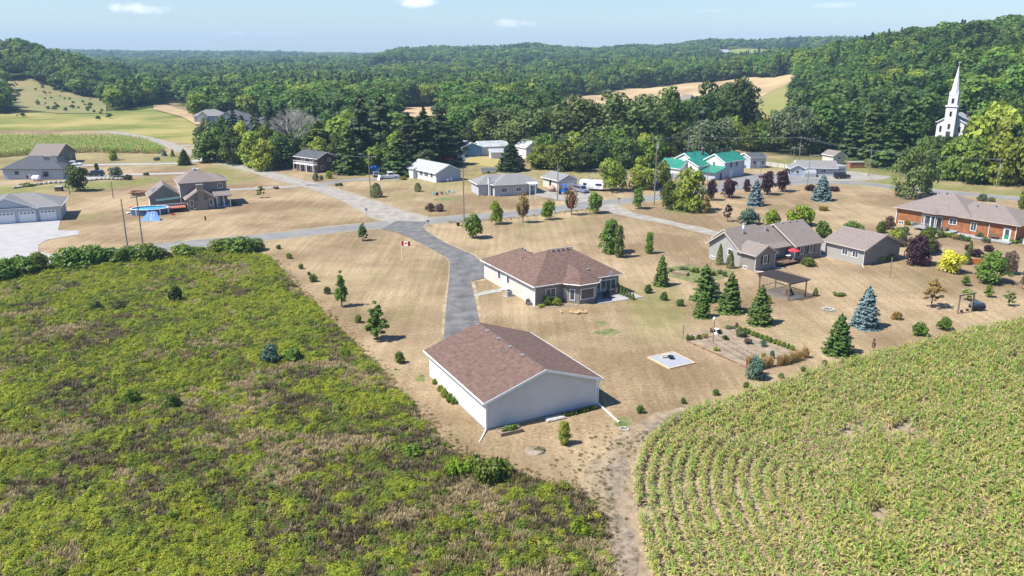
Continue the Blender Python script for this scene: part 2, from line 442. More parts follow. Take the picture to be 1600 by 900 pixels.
def lawn_material():
    m, nt, b = _new('dry_lawn'); L = nt.links.new
    ge = nt.nodes.new('ShaderNodeNewGeometry')
    def noise(scale, det=4, rough=.6, vec=None, dist=0):
        n = nt.nodes.new('ShaderNodeTexNoise'); n.inputs['Scale'].default_value = scale; n.inputs['Detail'].default_value = det
        n.inputs['Roughness'].default_value = rough; n.inputs['Distortion'].default_value = dist
        L(vec if vec is not None else ge.outputs['Position'], n.inputs['Vector']); return n.outputs['Fac']
    def ramp(src, a, b_, ca, cb):
        r = nt.nodes.new('ShaderNodeValToRGB'); r.color_ramp.elements[0].position = a; r.color_ramp.elements[1].position = b_
        r.color_ramp.elements[0].color = tuple(ca) + (1,); r.color_ramp.elements[1].color = tuple(cb) + (1,)
        L(src, r.inputs[0]); return r.outputs[0]
    def mix(f, a, b_, mode='MIX'):
        x = nt.nodes.new('ShaderNodeMixRGB'); x.blend_type = mode
        for i, v in enumerate((f, a, b_)):
            if isinstance(v, (int, float)): x.inputs[i].default_value = v
            elif isinstance(v, tuple): x.inputs[i].default_value = v + (1,)
            else: L(v, x.inputs[i])
        return x.outputs[0]
    big = noise(.045, 5, .62)
    base = ramp(big, .41, .59, lawn_col1, lawn_col2)
    # mowing stripes: noise stretched along the mowing direction
    mp = nt.nodes.new('ShaderNodeMapping'); mp.inputs['Rotation'].default_value = (0, 0, R(-20)); mp.inputs['Scale'].default_value = (1.1, .05, 1)
    L(ge.outputs['Position'], mp.inputs[0])
    st = noise(1.0, 3, .5, mp.outputs[0])
    base = mix(.55, base, ramp(st, .36, .64, (.76, .73, .68), (1.12, 1.12, 1.12)), 'MULTIPLY')
    fine = noise(2.6, 6, .72)
    base = mix(.75, base, ramp(fine, .36, .64, (.58, .56, .54), (1.34, 1.34, 1.3)), 'MULTIPLY')
    # surviving green patches
    gp = noise(.05, 7, .72, None, .8)
    base = mix(ramp(gp, .54, .68, (0, 0, 0), (.5, .5, .5)), base, (.185, .20, .065))
    bp_ = noise(.13, 6, .7, None, .5)
    base = mix(ramp(bp_, .5, .68, (0, 0, 0), (.6, .6, .6)), base, (.225, .162, .10))
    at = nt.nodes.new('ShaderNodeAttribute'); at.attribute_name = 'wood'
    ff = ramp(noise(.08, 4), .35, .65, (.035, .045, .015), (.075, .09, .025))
    at2 = nt.nodes.new('ShaderNodeAttribute'); at2.attribute_name = 'verge'
    vg = ramp(noise(.5, 5, .7), .35, .65, (.10, .13, .028), (.22, .22, .07))
    base = mix(at2.outputs['Fac'], base, vg)
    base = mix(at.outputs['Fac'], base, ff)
    L(base, b.inputs['Base Color']); b.inputs['Roughness'].default_value = .95; b.inputs['Specular IOR Level'].default_value = .1
    bm_ = nt.nodes.new('ShaderNodeBump'); bm_.inputs['Strength'].default_value = .55; bm_.inputs['Distance'].default_value = .12
    L(noise(5.0, 5, .75), bm_.inputs['Height']); L(bm_.outputs[0], b.inputs['Normal'])
    return m
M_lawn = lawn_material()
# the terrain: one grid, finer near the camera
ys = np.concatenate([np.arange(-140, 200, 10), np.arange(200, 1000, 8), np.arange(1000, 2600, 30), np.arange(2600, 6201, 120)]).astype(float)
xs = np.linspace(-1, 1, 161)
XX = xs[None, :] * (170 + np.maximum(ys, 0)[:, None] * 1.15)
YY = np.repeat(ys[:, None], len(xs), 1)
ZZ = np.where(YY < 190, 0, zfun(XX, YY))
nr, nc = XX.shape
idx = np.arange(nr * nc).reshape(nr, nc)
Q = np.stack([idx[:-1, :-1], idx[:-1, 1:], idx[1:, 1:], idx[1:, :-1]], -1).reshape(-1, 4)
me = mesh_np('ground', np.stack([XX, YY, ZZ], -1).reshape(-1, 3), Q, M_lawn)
dd = YY - edge_depth(XX, YY)
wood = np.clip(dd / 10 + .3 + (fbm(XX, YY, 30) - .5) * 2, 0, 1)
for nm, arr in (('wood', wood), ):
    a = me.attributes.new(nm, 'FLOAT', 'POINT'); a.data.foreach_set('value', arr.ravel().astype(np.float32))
verge = np.zeros_like(wood)
for poly, k in ((W((60, 300), (0, 305), (-200, 310), (-200, 296), (0, 293), (160, 283), (262, 278), (240, 292), (120, 297)), .8),
                (W((262, 262), (250, 238), (290, 240), (320, 250), (300, 262)), .7), (W((320, 258), (350, 262), (400, 280), (340, 290), (320, 280)), .7),
                (W((300, 232), (320, 230), (400, 258), (390, 268), (300, 240)), .7), (W((960, 455), (1080, 455), (1080, 520), (980, 500)), .5),
                (W((-200, 236), (0, 240), (262, 240), (290, 254), (110, 262), (-200, 262)), .35),
                (W((1290, 280), (1420, 283), (1620, 300), (1620, 312), (1400, 290), (1290, 284)), .8),
                (W((1190, 248), (1300, 250), (1420, 270), (1420, 283), (1290, 270), (1190, 262)), .75),
                (W((560, 250), (600, 262), (720, 262), (760, 250), (860, 262), (960, 270), (960, 285), (930, 292), (700, 300), (540, 275)), .35)):
    verge = np.maximum(verge, inside(XX, YY, poly) * k)
verge = np.clip(verge, 0, 1)
a = me.attributes.new('verge', 'FLOAT', 'POINT'); a.data.foreach_set('value', verge.ravel().astype(np.float32))
ground = link(bpy.data.objects.new('ground', me)); tag(ground, kind='structure')

# far fields draped on the hills
M_gold = mat('golden_stubble', (.37, .26, .14), .95, .2, .02, coord='Object', col2=(.46, .33, .18))
M_pale = mat('pale_hay', (.40, .29, .14), .95, .2, .015, col2=(.30, .27, .09))
M_grassy = mat('rough_pasture', (.15, .18, .025), .95, .2, .02, detail=10, col2=(.30, .25, .08), fac=(.4, .6))
M_hill = mat('dry_hill_pasture', (.30, .23, .11), .95, .2, .03, detail=8, col2=(.15, .17, .045))
M_slope = mat('grassy_slope', (.30, .25, .10), .95, .2, .03, detail=8, col2=(.19, .20, .05))
M_bright = mat('bright_pasture', (.16, .21, .03), .95, .2, .01, detail=8, col2=(.22, .24, .05))
M_cropg = mat('young_crop', (.05, .12, .02), .95, .2, .02, col2=(.07, .16, .03))
sheet('golden_field', FIELDS['golden'], 0, M_gold, drape=.4, maxlen=6)
sheet('slope_field', FIELDS['slope'], 0, M_slope, drape=.3, maxlen=6)
sheet('hillside_field', FIELDS['hillside'], 0, M_hill, drape=.35, maxlen=6)
sheet('pasture_field', FIELDS['grassy'], 0, M_grassy, drape=.05, maxlen=9)
sheet('hay_strip_field', W((240, 163), (260, 165), (300, 178), (320, 196), (306, 196), (285, 184), (240, 172)), 0, M_gold, drape=.5, maxlen=9)
sheet('distant_clearing_field', FIELDS['strip'], 0, M_gold, drape=.4, maxlen=9)
sheet('barnyard_field', FIELDS['barnyard'], 0, M_pale, drape=.03, maxlen=9)
sheet('glade_field', FIELDS['glade'], 0, M_bright, drape=1.2, maxlen=14)
sheet('green_field', FIELDS['green'], 0, M_cropg, drape=1.5, maxlen=14)
sheet('hilltop_field', FIELDS['glade2'], 0, M_bright, drape=1.5, maxlen=20)
sheet('plateau_field', G_far1, 0, M_cropg, drape=4, maxlen=40)
sheet('plateau_hay_field', W((283, 93), (292, 92), (312, 98), (306, 101)), 0, M_gold, drape=4, maxlen=40)

# roads
M_asph = mat('grey_asphalt', (.195, .19, .18), .92, .16, .25, .2, 8, detail=8)
M_drive = mat('dark_asphalt', (.125, .122, .118), .92, .3, .5, .2, 8, detail=12, col2=(.172, .167, .16))
M_grav = mat('pale_gravel', (.275, .25, .215), .95, .25, .5, .4, 6, detail=8)
M_conc = mat('pale_concrete', (.33, .318, .305), .85, .10, .4, detail=6)
M_dirt = mat('bare_dirt', (.23, .18, .13), .95, .35, .35, .6, 3, detail=8, col2=(.34, .27, .20))
M_shld = mat('gravel_shoulder', (.36, .31, .24), .95, .25, .7, .4, 6, detail=8, col2=(.27, .25, .13))
def road(name, pts, w, z, m, shoulder=0.0):
    if shoulder: ribbon(name + '_shoulder', pts, [a + shoulder for a in w], z - .015, M_shld, jit=.35)
    return ribbon(name, pts, w, z, m, jit=.08)
main_px = [(-300, 440), (-100, 420), (60, 407), (160, 396), (265, 385), (330, 378), (405, 371.5), (500, 361), (600, 351), (700, 342.5), (800, 335), (870, 327), (940, 318), (1025, 308.5), (1110, 298),
           (1200, 289), (1270, 285), (1340, 287), (1400, 293), (1475, 301), (1540, 306), (1620, 314), (1800, 338), (2200, 400)]
road('main_road', W(*main_px), [5.9], .02, M_asph, 1.3)
road('side_road', W((652, 347), (606, 334), (565, 316), (532, 304), (497, 292.5), (450, 281), (400, 267), (350, 254), (304, 240.5), (275, 231), (250, 222), (215, 213), (186, 208), (140, 203)), [10, 6.0, 5.3, 5.0, 5, 5, 5, 5, 4.8, 4.5], .034, M_grav, 1.0)
road('cross_lane', W((272, 230), (290, 228), (312, 228)), [5, 4.6], .045, M_grav)
road('house_lane', W((478, 289), (455, 292), (430, 293.5), (395, 295), (352, 298)), [4, 3.4], .05, M_grav)
road('bungalow_lane', W((488, 291), (520, 286), (560, 281.5), (600, 280), (628, 279)), [5, 3.6, 3.6, 5], .05, M_asph)
sheet('asphalt_driveway', W((596, 358), (616, 362), (640, 372), (675, 390), (697, 402), (703, 409), (702, 435), (697, 480), (693, 530), (746, 560), (748, 497), (741, 462), (736, 441), (745, 437), (759, 435), (754, 410), (738, 398), (700, 382), (668, 363), (660, 355), (666, 347), (620, 345)), .055, M_drive)
road('neighbour_lane', W((938, 321), (960, 328), (985, 336), (1030, 345), (1080, 356), (1112, 364), (1150, 372)), [7, 4.4, 3.2, 3.2, 3.2], .05, M_grav, .6)
sheet('neighbour_parking', W((1287, 398), (1302, 402), (1300, 380), (1290, 372), (1275, 378)), .05, M_grav)
sheet('concrete_forecourt', W((-160, 372), (0, 349), (95, 342), (91, 360), (124, 361), (123, 367), (74, 375), (60, 383), (60, 394), (85, 398), (80, 410), (-160, 436)), .06, M_conc)
road('upper_lane', W((110, 262), (130, 259), (170, 257.5), (230, 256.5), (290, 255), (325, 247)), [5, 4, 3.6, 3.6, 4], .05, M_conc)
road('lower_lane', W((130, 280), (160, 275.5), (200, 273), (265, 272), (300, 270)), [6, 4, 3.4, 3.4], .05, M_conc)
sheet('trailer_parking', W((832, 297), (850, 299), (880, 296), (900, 300), (925, 302), (930, 312), (905, 318), (868, 312), (838, 306)), .05, M_grav)
sheet('store_apron', W((1120, 292), (1130, 280), (1160, 276), (1190, 271), (1235, 275), (1300, 281), (1220, 287)), .05, M_asph)
sheet('gravel_lot', W((1232, 276), (1270, 274), (1300, 272), (1330, 268), (1375, 274), (1392, 277), (1380, 281), (1345, 283), (1300, 284)), .045, M_grav)
sheet('store_side_lot', W((1025, 292), (1040, 284), (1068, 286), (1100, 290), (1060, 298), (1030, 302)), .045, M_asph)
M_edge = mat('mown_edge', (.27, .205, .12), .95, .25, .6, .4, 6, detail=8, col2=(.39, .31, .195))
ribbon('driveway_edge', W((622, 362), (644, 373), (677, 391), (699, 403), (704, 410), (703, 435), (698, 480), (694, 525)), [.9, .9, .9, .7], .03, M_edge, jit=.25, smooth=False)
ribbon('driveway_edge', W((664, 352), (670, 363), (701, 381), (738, 397), (755, 409)), [1.2, .9, .8], .03, M_edge, jit=.25, smooth=False)
ribbon('driveway_edge', W((757, 437), (738, 441), (742, 462), (749, 497)), [.7, .8, .7], .031, M_edge, jit=.2, smooth=False)
# meadow, field track and corn soil
M_meadow = mat('meadow_soil', (.115, .09, .045), .95, .3, .12, .8, 2.0, detail=10, col2=(.13, .135, .035))
MEADOW_PX = [(-420, 520), (-200, 455), (0, 434), (60, 422), (100, 413), (240, 404), (330, 397), (380, 398), (416, 400), (452, 440), (520, 508), (600, 588), (652, 645), (702, 703), (735, 722), (790, 730), (850, 757), (905, 765), (938, 800), (955, 850), (968, 915), (975, 1100)]
MEADOW = [G(a, b)[:2] for a, b in MEADOW_PX] + [np.array([4, 20]), np.array([-60, 10]), np.array([-150, 40])]
sheet('meadow_ground', MEADOW, .012, M_meadow)
CORN_PX = [(1900, 455), (1700, 486), (1600, 502), (1500, 524), (1400, 549), (1300, 574), (1200, 607), (1100, 638), (1040, 662), (1003, 690), (984, 722), (976, 765), (984, 830), (1002, 900), (1030, 1000)]
CORN = [G(a, b)[:2] for a, b in CORN_PX] + [np.array([13, 24]), np.array([60, 20]), np.array([110, 60])]
M_soil = mat('corn_soil', (.26, .20, .14), .95, .3, .5, .7, 3, detail=8, col2=(.35, .275, .19))
sheet('field_soil', CORN, .014, M_soil)
M_track = mat('track_dirt', (.17, .13, .09), .95, .35, 1.3, .9, 4, detail=10, col2=(.30, .24, .175))
tr_pts = W((1075, 640), (1010, 672), (975, 710), (958, 760), (962, 830), (985, 905), (1010, 1000))
ribbon('track_verge', tr_pts, [1.6, 3.0, 4.4, 4.8, 4.6, 4.0, 4.0], .020, mat('worn_earth', (.25, .19, .125), .95, .3, .9, .8, 4, detail=10, col2=(.33, .255, .165)), jit=.8)
ribbon('field_track', tr_pts, [.2, .4, 1.1, 1.5, 1.5, 1.3, 1.3], .028, M_track, jit=.6)
# vegetable plot earth
M_bed = mat('garden_earth', (.25, .195, .135), .95, .3, .8, .6, 5, detail=8)
PLOT = W((1064, 527), (1100, 516), (1150, 512), (1183, 520), (1238, 545), (1235, 556), (1168, 574), (1110, 548))
sheet('garden_plot', PLOT, .012, M_bed)
M_patch = mat('green_patch', (.10, .15, .03), .95, .3, 1.0, .4, 6, detail=8, col2=(.22, .21, .09))
def blob(cx, cy, rx, ry, seed, n=18):
    rr = random.Random(seed); return W(*[(cx + rx * math.cos(2 * math.pi * i / n) * rr.uniform(.6, 1.25), cy + ry * math.sin(2 * math.pi * i / n) * rr.uniform(.6, 1.25)) for i in range(n)])
# ------------------------------------------------------------------ foliage meshes (unit height, base at z = 0)
LM = dict(
    leafy=leafmat('leaf_green', (0.06588, 0.1044, 0.01728), (0.1648, 0.225, 0.0288), 5, .32, .33, .022),
    dark=leafmat('leaf_dark_green', (0.04392, 0.0756, 0.01728), (0.09882, 0.144, 0.02592), 5, .28, .30, .018),
    bright=leafmat('leaf_bright_green', (0.1373, 0.225, 0.0144), (0.2562, 0.345, 0.0264), 6, .35, .15, .01),
    lime=leafmat('leaf_yellow_green', (0.216, 0.27, 0.0324), (0.342, 0.396, 0.054), 6, .35, .15, .012),
    fresh=leafmat('leaf_fresh_green', (0.1007, 0.1725, 0.0216), (0.183, 0.2775, 0.036), 6, .35, .15, .012),
    willow=leafmat('leaf_grey_green', (.085, .12, .030), (.16, .20, .055), 5, .3, .16, .012),
    silver=leafmat('leaf_silver_green', (0.085, 0.12, 0.05), (0.15, 0.19, 0.09), 6, .3, .1, .01),
    spruce=leafmat('needle_green', (0.04026, 0.075, 0.0168), (0.0915, 0.138, 0.0264), 9, .12, .22, .012),
    darkspruce=leafmat('needle_dark_green', (0.02379, 0.045, 0.0144), (0.0549, 0.0825, 0.0216), 8, .1, .25, .012),
    yardspruce=leafmat('needle_fresh_green', (0.0549, 0.105, 0.0168), (0.1135, 0.18, 0.0264), 9, .15, .12, .01),
    blue=leafmat('needle_blue', (.10, .155, .150), (.19, .265, .265), 9, .1, .06, .006),
    cedar=leafmat('cedar_green', (0.06405, 0.0975, 0.0144), (0.1281, 0.1725, 0.024), 8, .15, .12, .01),
    purple=leafmat('leaf_purple', (.030, .012, .016), (.065, .026, .030), 6, .25, .15, .01),
    yellow=leafmat('leaf_yellow', (.55, .52, .03), (.75, .70, .08), 6, .3, .05, .005),
    gold=leafmat('leaf_gold', (.22, .19, .03), (.36, .27, .05), 6, .3, .1, .01),
    rust=leafmat('leaf_rust', (0.32, 0.11, 0.035), (0.26, 0.17, 0.05), 3, .3, .08, .01),
    amber=leafmat('leaf_amber', (0.22, 0.15, 0.04), (0.34, 0.21, 0.06), 3, .3, .08, .01),
    brown=leafmat('leaf_brown', (.10, .065, .045), (.17, .11, .07), 6, .2, .12, .01),
    juniper=leafmat('needle_blue_green', (0.0525, 0.105, 0.0675), (0.0975, 0.165, 0.105), 8, .12, .1, .008),
    straw=leafmat('grass_straw', (.36, .24, .085), (.50, .35, .14), 6, .25, .08, .008),
)
M_bark = mat('bark', (.13, .10, .075), .95, .3, 6, .5, 12)
M_birch = mat('pale_bark', (.42, .39, .34), .9, .25, 6, .3, 12)
M_stem = mat('grey_bark', (.26, .22, .18), .95, .25, 6)

def quads(C, N, S, r, asp=1.0):
    n = len(C)
    N = N / (np.linalg.norm(N, axis=1)[:, None] + 1e-9)
    A = r.normal(size=(n, 3)); T = np.cross(N, A); T /= np.linalg.norm(T, axis=1)[:, None] + 1e-9
    B = np.cross(N, T)
    S = S[:, None]
    V = np.stack([C - T * S * asp - B * S * .35, C + T * S * .15 - B * S, C + T * S * asp + B * S * .3, C - T * S * .1 + B * S], 1)
    return V.reshape(-1, 3), np.arange(4 * n).reshape(n, 4)
def leafy_crown(seed, n=2600, leaf=.026, w=.42, z0=.2, lumps=26, lr=(.11, .2), taper=.25, shell=.75, droop=0.0):
    """crown of many leaf clumps gathered on uneven boughs"""
    r = np.random.default_rng(seed)
    L_ = []
    for i in range(lumps):
        u = r.uniform(-1, 1); th = r.uniform(0, 2 * np.pi) ; s = math.sqrt(1 - u * u) if u > 0 else math.sqrt(1 - abs(u) ** 4)
        k = r.uniform(.55, 1) if i > lumps * .25 else r.uniform(.1, .5)
        rad = r.uniform(*lr)
        zc = (z0 + 1) / 2; hh = (1 - z0) / 2 - rad * .75
        zz = zc + u * hh * (k if u > 0 else max(k, .9))
        ww = max(w - rad * .8, .02) * (1 + taper * (-(u)))
        L_.append((math.cos(th) * s * ww * k, math.sin(th) * s * ww * k, zz, rad))
    L_ = np.array(L_)
    wgt = L_[:, 3] ** 2; wgt /= wgt.sum()
    pick = r.choice(len(L_), n, p=wgt)
    D = r.normal(size=(n, 3)); D /= np.linalg.norm(D, axis=1)[:, None]
    D[:, 2] = np.where(D[:, 2] < -.35, -D[:, 2], D[:, 2])
    rad = L_[pick, 3] * np.where(r.random(n) < shell, r.uniform(.85, 1.12, n), r.uniform(.35, .85, n))
    C = L_[pick, :3] + D * rad[:, None] * np.array([1, 1, .85])
    if droop: C[:, 2] -= droop * r.random(n) * np.hypot(C[:, 0], C[:, 1])
    C[:, 2] = np.maximum(C[:, 2], .02)
    N = D + r.normal(size=(n, 3)) * .42 + np.array([0, 0, .25])
    return quads(C, N, leaf * r.uniform(.6, 1.35, n), r)
def conifer_crown(seed, n=2600, w=.24, z0=.04, tiers=17, leaf=.02, power=.85, ragged=.16, droop=.35):
    r = np.random.default_rng(seed); C = []; N = []
    per = n // (tiers * 10)
    for t in range(tiers):
        f = t / tiers; z = z0 + (1 - z0) * f ** 1.05
        rad = w * (1 - f) ** power + .012
        nb = max(5, int(13 * (1 - f) + 4))
        for b in range(nb):
            a = 2 * math.pi * (b + r.random()) / nb + t
            rr = rad * r.uniform(1 - ragged * 1.8, 1 + ragged)
            k = max(3, int(per * 14 / nb * (rad / w + .25)))
            s = r.uniform(.12, 1, k) ** .6
            side = r.normal(size=k) * .10 * rr * (1.35 - s) * 2.0
            x = np.cos(a) * s * rr - np.sin(a) * side; y = np.sin(a) * s * rr + np.cos(a) * side
            zz = z - droop * rr * s ** 1.5 + r.normal(size=k) * .008 + .25 * rr * (s > .9) * .3
            C.append(np.stack([x, y, zz], 1))
            nn = np.stack([np.cos(a) * .55 + r.normal(size=k) * .35, np.sin(a) * .55 + r.normal(size=k) * .35, np.full(k, .8)], 1)
            N.append(nn)
    C = np.concatenate(C); N = np.concatenate(N); C[:, 2] = np.clip(C[:, 2], .012, 1)
    tip = np.stack([r.normal(size=30) * .006, r.normal(size=30) * .006, r.uniform(.93, 1.02, 30)], 1)
    C = np.concatenate([C, tip]); N = np.concatenate([N, r.normal(size=(30, 3))])
    return quads(C, N, leaf * r.uniform(.6, 1.3, len(C)), r)
def cone_crown(seed, n=1800, w=.2, leaf=.02, power=.7, z0=.01, bulge=0.0):
    """clipped or columnar evergreen"""
    r = np.random.default_rng(seed)
    f = r.random(n) ** .9; a = r.uniform(0, 2 * np.pi, n)
    rad = w * ((1 - f) ** power + bulge * np.sin(np.pi * f)) * (1 + .12 * np.sin(a * 3 + f * 9) + r.normal(size=n) * .06)
    C = np.stack([np.cos(a) * rad, np.sin(a) * rad, z0 + f * (1 - z0)], 1)
    N = np.stack([np.cos(a), np.sin(a), np.full(n, .45)], 1) + r.normal(size=(n, 3)) * .45
    return quads(C, N, leaf * r.uniform(.6, 1.4, n), r)
def bush_crown(seed, n=1500, w=.62, leaf=.04, lumps=16, lr=(.2, .36)):
    r = np.random.default_rng(seed); L_ = []
    for i in range(lumps):
        rad = r.uniform(*lr); a = r.uniform(0, 6.28); d = (w - rad * .7) * math.sqrt(r.random())
        L_.append((math.cos(a) * d, math.sin(a) * d, r.uniform(.15, 1 - rad) * (1 - .45 * (d / w) ** 2), rad))
    L_ = np.array(L_); pick = r.integers(0, len(L_), n)
    D = r.normal(size=(n, 3)); D /= np.linalg.norm(D, axis=1)[:, None]; D[:, 2] = np.abs(D[:, 2]) * np.where(r.random(n) < .25, -1, 1)
    C = L_[pick, :3] + D * L_[pick, 3][:, None] * r.uniform(.7, 1.1, n)[:, None]
    C[:, 2] = np.clip(C[:, 2], .02, 1.05)
    return quads(C, D + r.normal(size=(n, 3)) * .5 + np.array([0, 0, .2]), leaf * r.uniform(.6, 1.4, n), r)
def fan_crown(seed, n=2200, w=.4, leaf=.022, strands=46, z0=.16):
    """upright branches fanning out from a low fork"""
    r = np.random.default_rng(seed); C = []; N = []
    for s in range(strands):
        a = r.uniform(0, 6.28); e = r.uniform(0, 1); L1 = r.uniform(.55, 1)
        k = n // strands; t = r.uniform(.12, 1, k) ** .8
        rr = w * e * t ** .75 * (1.15 - .45 * e * t)
        z = z0 + (1 - z0) * t * L1 * (1 - .42 * e * e)
        j = .022
        C.append(np.stack([np.cos(a) * rr + r.normal(size=k) * j, np.sin(a) * rr + r.normal(size=k) * j, z + r.normal(size=k) * j], 1))
        N.append(np.stack([np.cos(a) * .6 + r.normal(size=k) * .6, np.sin(a) * .6 + r.normal(size=k) * .6, np.full(k, .4)], 1))
    C = np.concatenate(C); return quads(C, np.concatenate(N), leaf * r.uniform(.6, 1.4, len(C)), r)
def blade_tuft(seed, n=60, w=.25, h=1.0, bw=.02, bend=.35):
    r = np.random.default_rng(seed); a = r.uniform(0, 6.28, n); b = r.uniform(0, 6.28, n); d = w * np.sqrt(r.random(n)) * .6
    x0 = np.cos(a) * d; y0 = np.sin(a) * d; hh = h * r.uniform(.5, 1, n); L1 = bend * r.uniform(.2, 1, n) * hh
    T = np.stack([-np.sin(b), np.cos(b), np.zeros(n)], 1) * (bw * r.uniform(.6, 1.4, n))[:, None]
    P0 = np.stack([x0, y0, np.zeros(n)], 1)
    P1 = P0 + np.stack([np.cos(b) * L1 * .35, np.sin(b) * L1 * .35, hh * .6], 1)
    P2 = P0 + np.stack([np.cos(b) * L1, np.sin(b) * L1, hh], 1)
    V = np.stack([P0 - T, P0 + T, P1 + T, P1 - T, P1 - T, P1 + T, P2 + T * .3, P2 - T * .3], 1).reshape(-1, 3)
    return V, np.arange(8 * n).reshape(-1, 4)
SHAPES = {
    'broad': lambda s: leafy_crown(s, 3400, .026, .44, .05, 34, (.11, .19), .25),
    'round': lambda s: leafy_crown(s, 2400, .028, .41, .15, 24, (.12, .19), .22),
    'tall': lambda s: leafy_crown(s, 3000, .024, .30, .02, 34, (.09, .15), .35),
    'young': lambda s: leafy_crown(s, 2400, .021, .21, .14, 60, (.035, .075), .6, .5),
    'sparse': lambda s: leafy_crown(s, 900, .026, .32, .28, 34, (.04, .09), .2, .5),
    'willow': lambda s: leafy_crown(s, 4200, .021, .50, .08, 46, (.09, .16), .2, .65, .25),
    'spruce': lambda s: conifer_crown(s, 3400, .27, .02, 18, .021),
    'fullspruce': lambda s: conifer_crown(s, 6500, .335, .0, 21, .023, .60, .17, .16),
    'rag': lambda s: conifer_crown(s, 3800, .28, .05, 17, .026, .60, .32, .25),
    'cedar': lambda s: cone_crown(s, 1500, .20, .022, .6),
    'column': lambda s: cone_crown(s, 1500, .22, .024, .35, .01, .25),
    'bush': lambda s: bush_crown(s, 1700, .62, .05),
    'low': lambda s: bush_crown(s, 1000, .9, .07, 14, (.25, .4)),
    'fan': lambda s: fan_crown(s),
    'tuft': lambda s: blade_tuft(s, 170, .42, 1.0, .022, .42),
    'spiky': lambda s: blade_tuft(s, 240, .75, .8, .03, .9),
}
_mesh_cache = {}
CROWN_BOX = {'broad': (.88, .04), 'round': (.80, .13), 'tall': (.60, .04), 'young': (.46, .16), 'sparse': (.64, .26), 'willow': (1.0, .06)}
def crown_mesh(shape, matkey, var=0):
    k = (shape, matkey, var)
    if k not in _mesh_cache:
        V, Qd = SHAPES[shape](100 + var * 17 + len(shape) * 3)
        if shape in CROWN_BOX:
            w_, z0_ = CROWN_BOX[shape]; rr_ = np.percentile(np.hypot(V[:, 0], V[:, 1]), 96.5); V[:, :2] *= w_ / 2 / rr_
            a_, b_ = np.percentile(V[:, 2], .7), np.percentile(V[:, 2], 99.6); V[:, 2] = z0_ + (V[:, 2] - a_) / (b_ - a_) * (1 - z0_)
        _mesh_cache[k] = mesh_np('foliage', V, Qd, LM[matkey])
    return _mesh_cache[k]
def trunk_mesh(kind, m, var=0):
    k = ('trunk', kind, m.name, var)
    if k in _mesh_cache: return _mesh_cache[k]
    r = random.Random(var * 7 + 5); b = MB()
    if kind == 'conifer':
        b.path([(0, 0, -.02), (0, 0, .4), (.003, 0, .93)], .020, .004, 7)
    else:
        top = .62
        b.path([(0, 0, -.02), (.006, .004, .2), (-.008, .01, .42), (.0, .0, top)], .024, .009, 8)
        for i in range(6 if kind == 'broad' else 4):
            a = i * 2.4 + r.uniform(0, 1); z = r.uniform(.22, .45); l = r.uniform(.12, .24)
            b.path([(0, 0, z), (math.cos(a) * l * .6, math.sin(a) * l * .6, z + .12), (math.cos(a) * l, math.sin(a) * l, z + .3)], .010, .003, 5)
    _mesh_cache[k] = b.mesh('trunk', m, True)
    return _mesh_cache[k]
CONIF = ('spruce', 'fullspruce', 'rag', 'cedar', 'column')
PLANTED = []
def plant(pos, h, w, shape, matkey, name, label, cat='tree', group=None, trunk=True, var=None, bark=None, nat=None):
    """one tree or shrub: an Empty at its base with crown and trunk (a shrub without a trunk is one mesh)"""
    var = int(pos[0] * 7 + pos[1] * 3) % 3 if var is None else var
    nat = nat or {'broad': .88, 'round': .8, 'tall': .6, 'young': .46, 'sparse': .64, 'willow': 1.0, 'spruce': .54, 'fullspruce': .66, 'rag': .54, 'cedar': .4, 'column': .5,
                  'bush': 1.24, 'low': 1.8, 'fan': .8, 'tuft': .9, 'spiky': 1.5}[shape]
    s = w / (nat * 1.02)
    me = crown_mesh(shape, matkey, var)
    rz = (pos[0] * 13.7 + pos[1] * 7.3) % 6.28
    PLANTED.append((pos[0], pos[1], w))
    if not trunk:
        o = link(bpy.data.objects.new(name, me)); o.location = tuple(float(v) for v in pos); o.rotation_euler = (0, 0, rz); o.scale = (s, s, h)
        return tag(o, label, cat, group)
    t = thing(name, label, cat, pos, rz, group)
    c = link(bpy.data.objects.new('crown', me), t); c.scale = (s, s, h)
    kind = 'conifer' if shape in CONIF else ('broad' if shape in ('broad', 'willow', 'round') else 'thin')
    tk = link(bpy.data.objects.new('trunk', trunk_mesh(kind, bark or M_bark, var)), t)
    ts = min(max(s, h * .35), h * 1.1); tk.scale = (ts, ts, h)
    return t
def PT(bx, by, top, wpx, shape, matkey, name, label, cat='tree', group=None, trunk=True, **kw):
    """plant measured in the photograph: base point, top row and width"""
    p = G(bx, by); h = height_at((bx, by), top); w = wpx / px_scale(p)
    if shape in ('bush', 'low', 'column', 'cedar', 'fullspruce'): h *= .96
    return plant(p, max(h, .3), w, shape, matkey, name, label, cat, group, trunk, **kw)

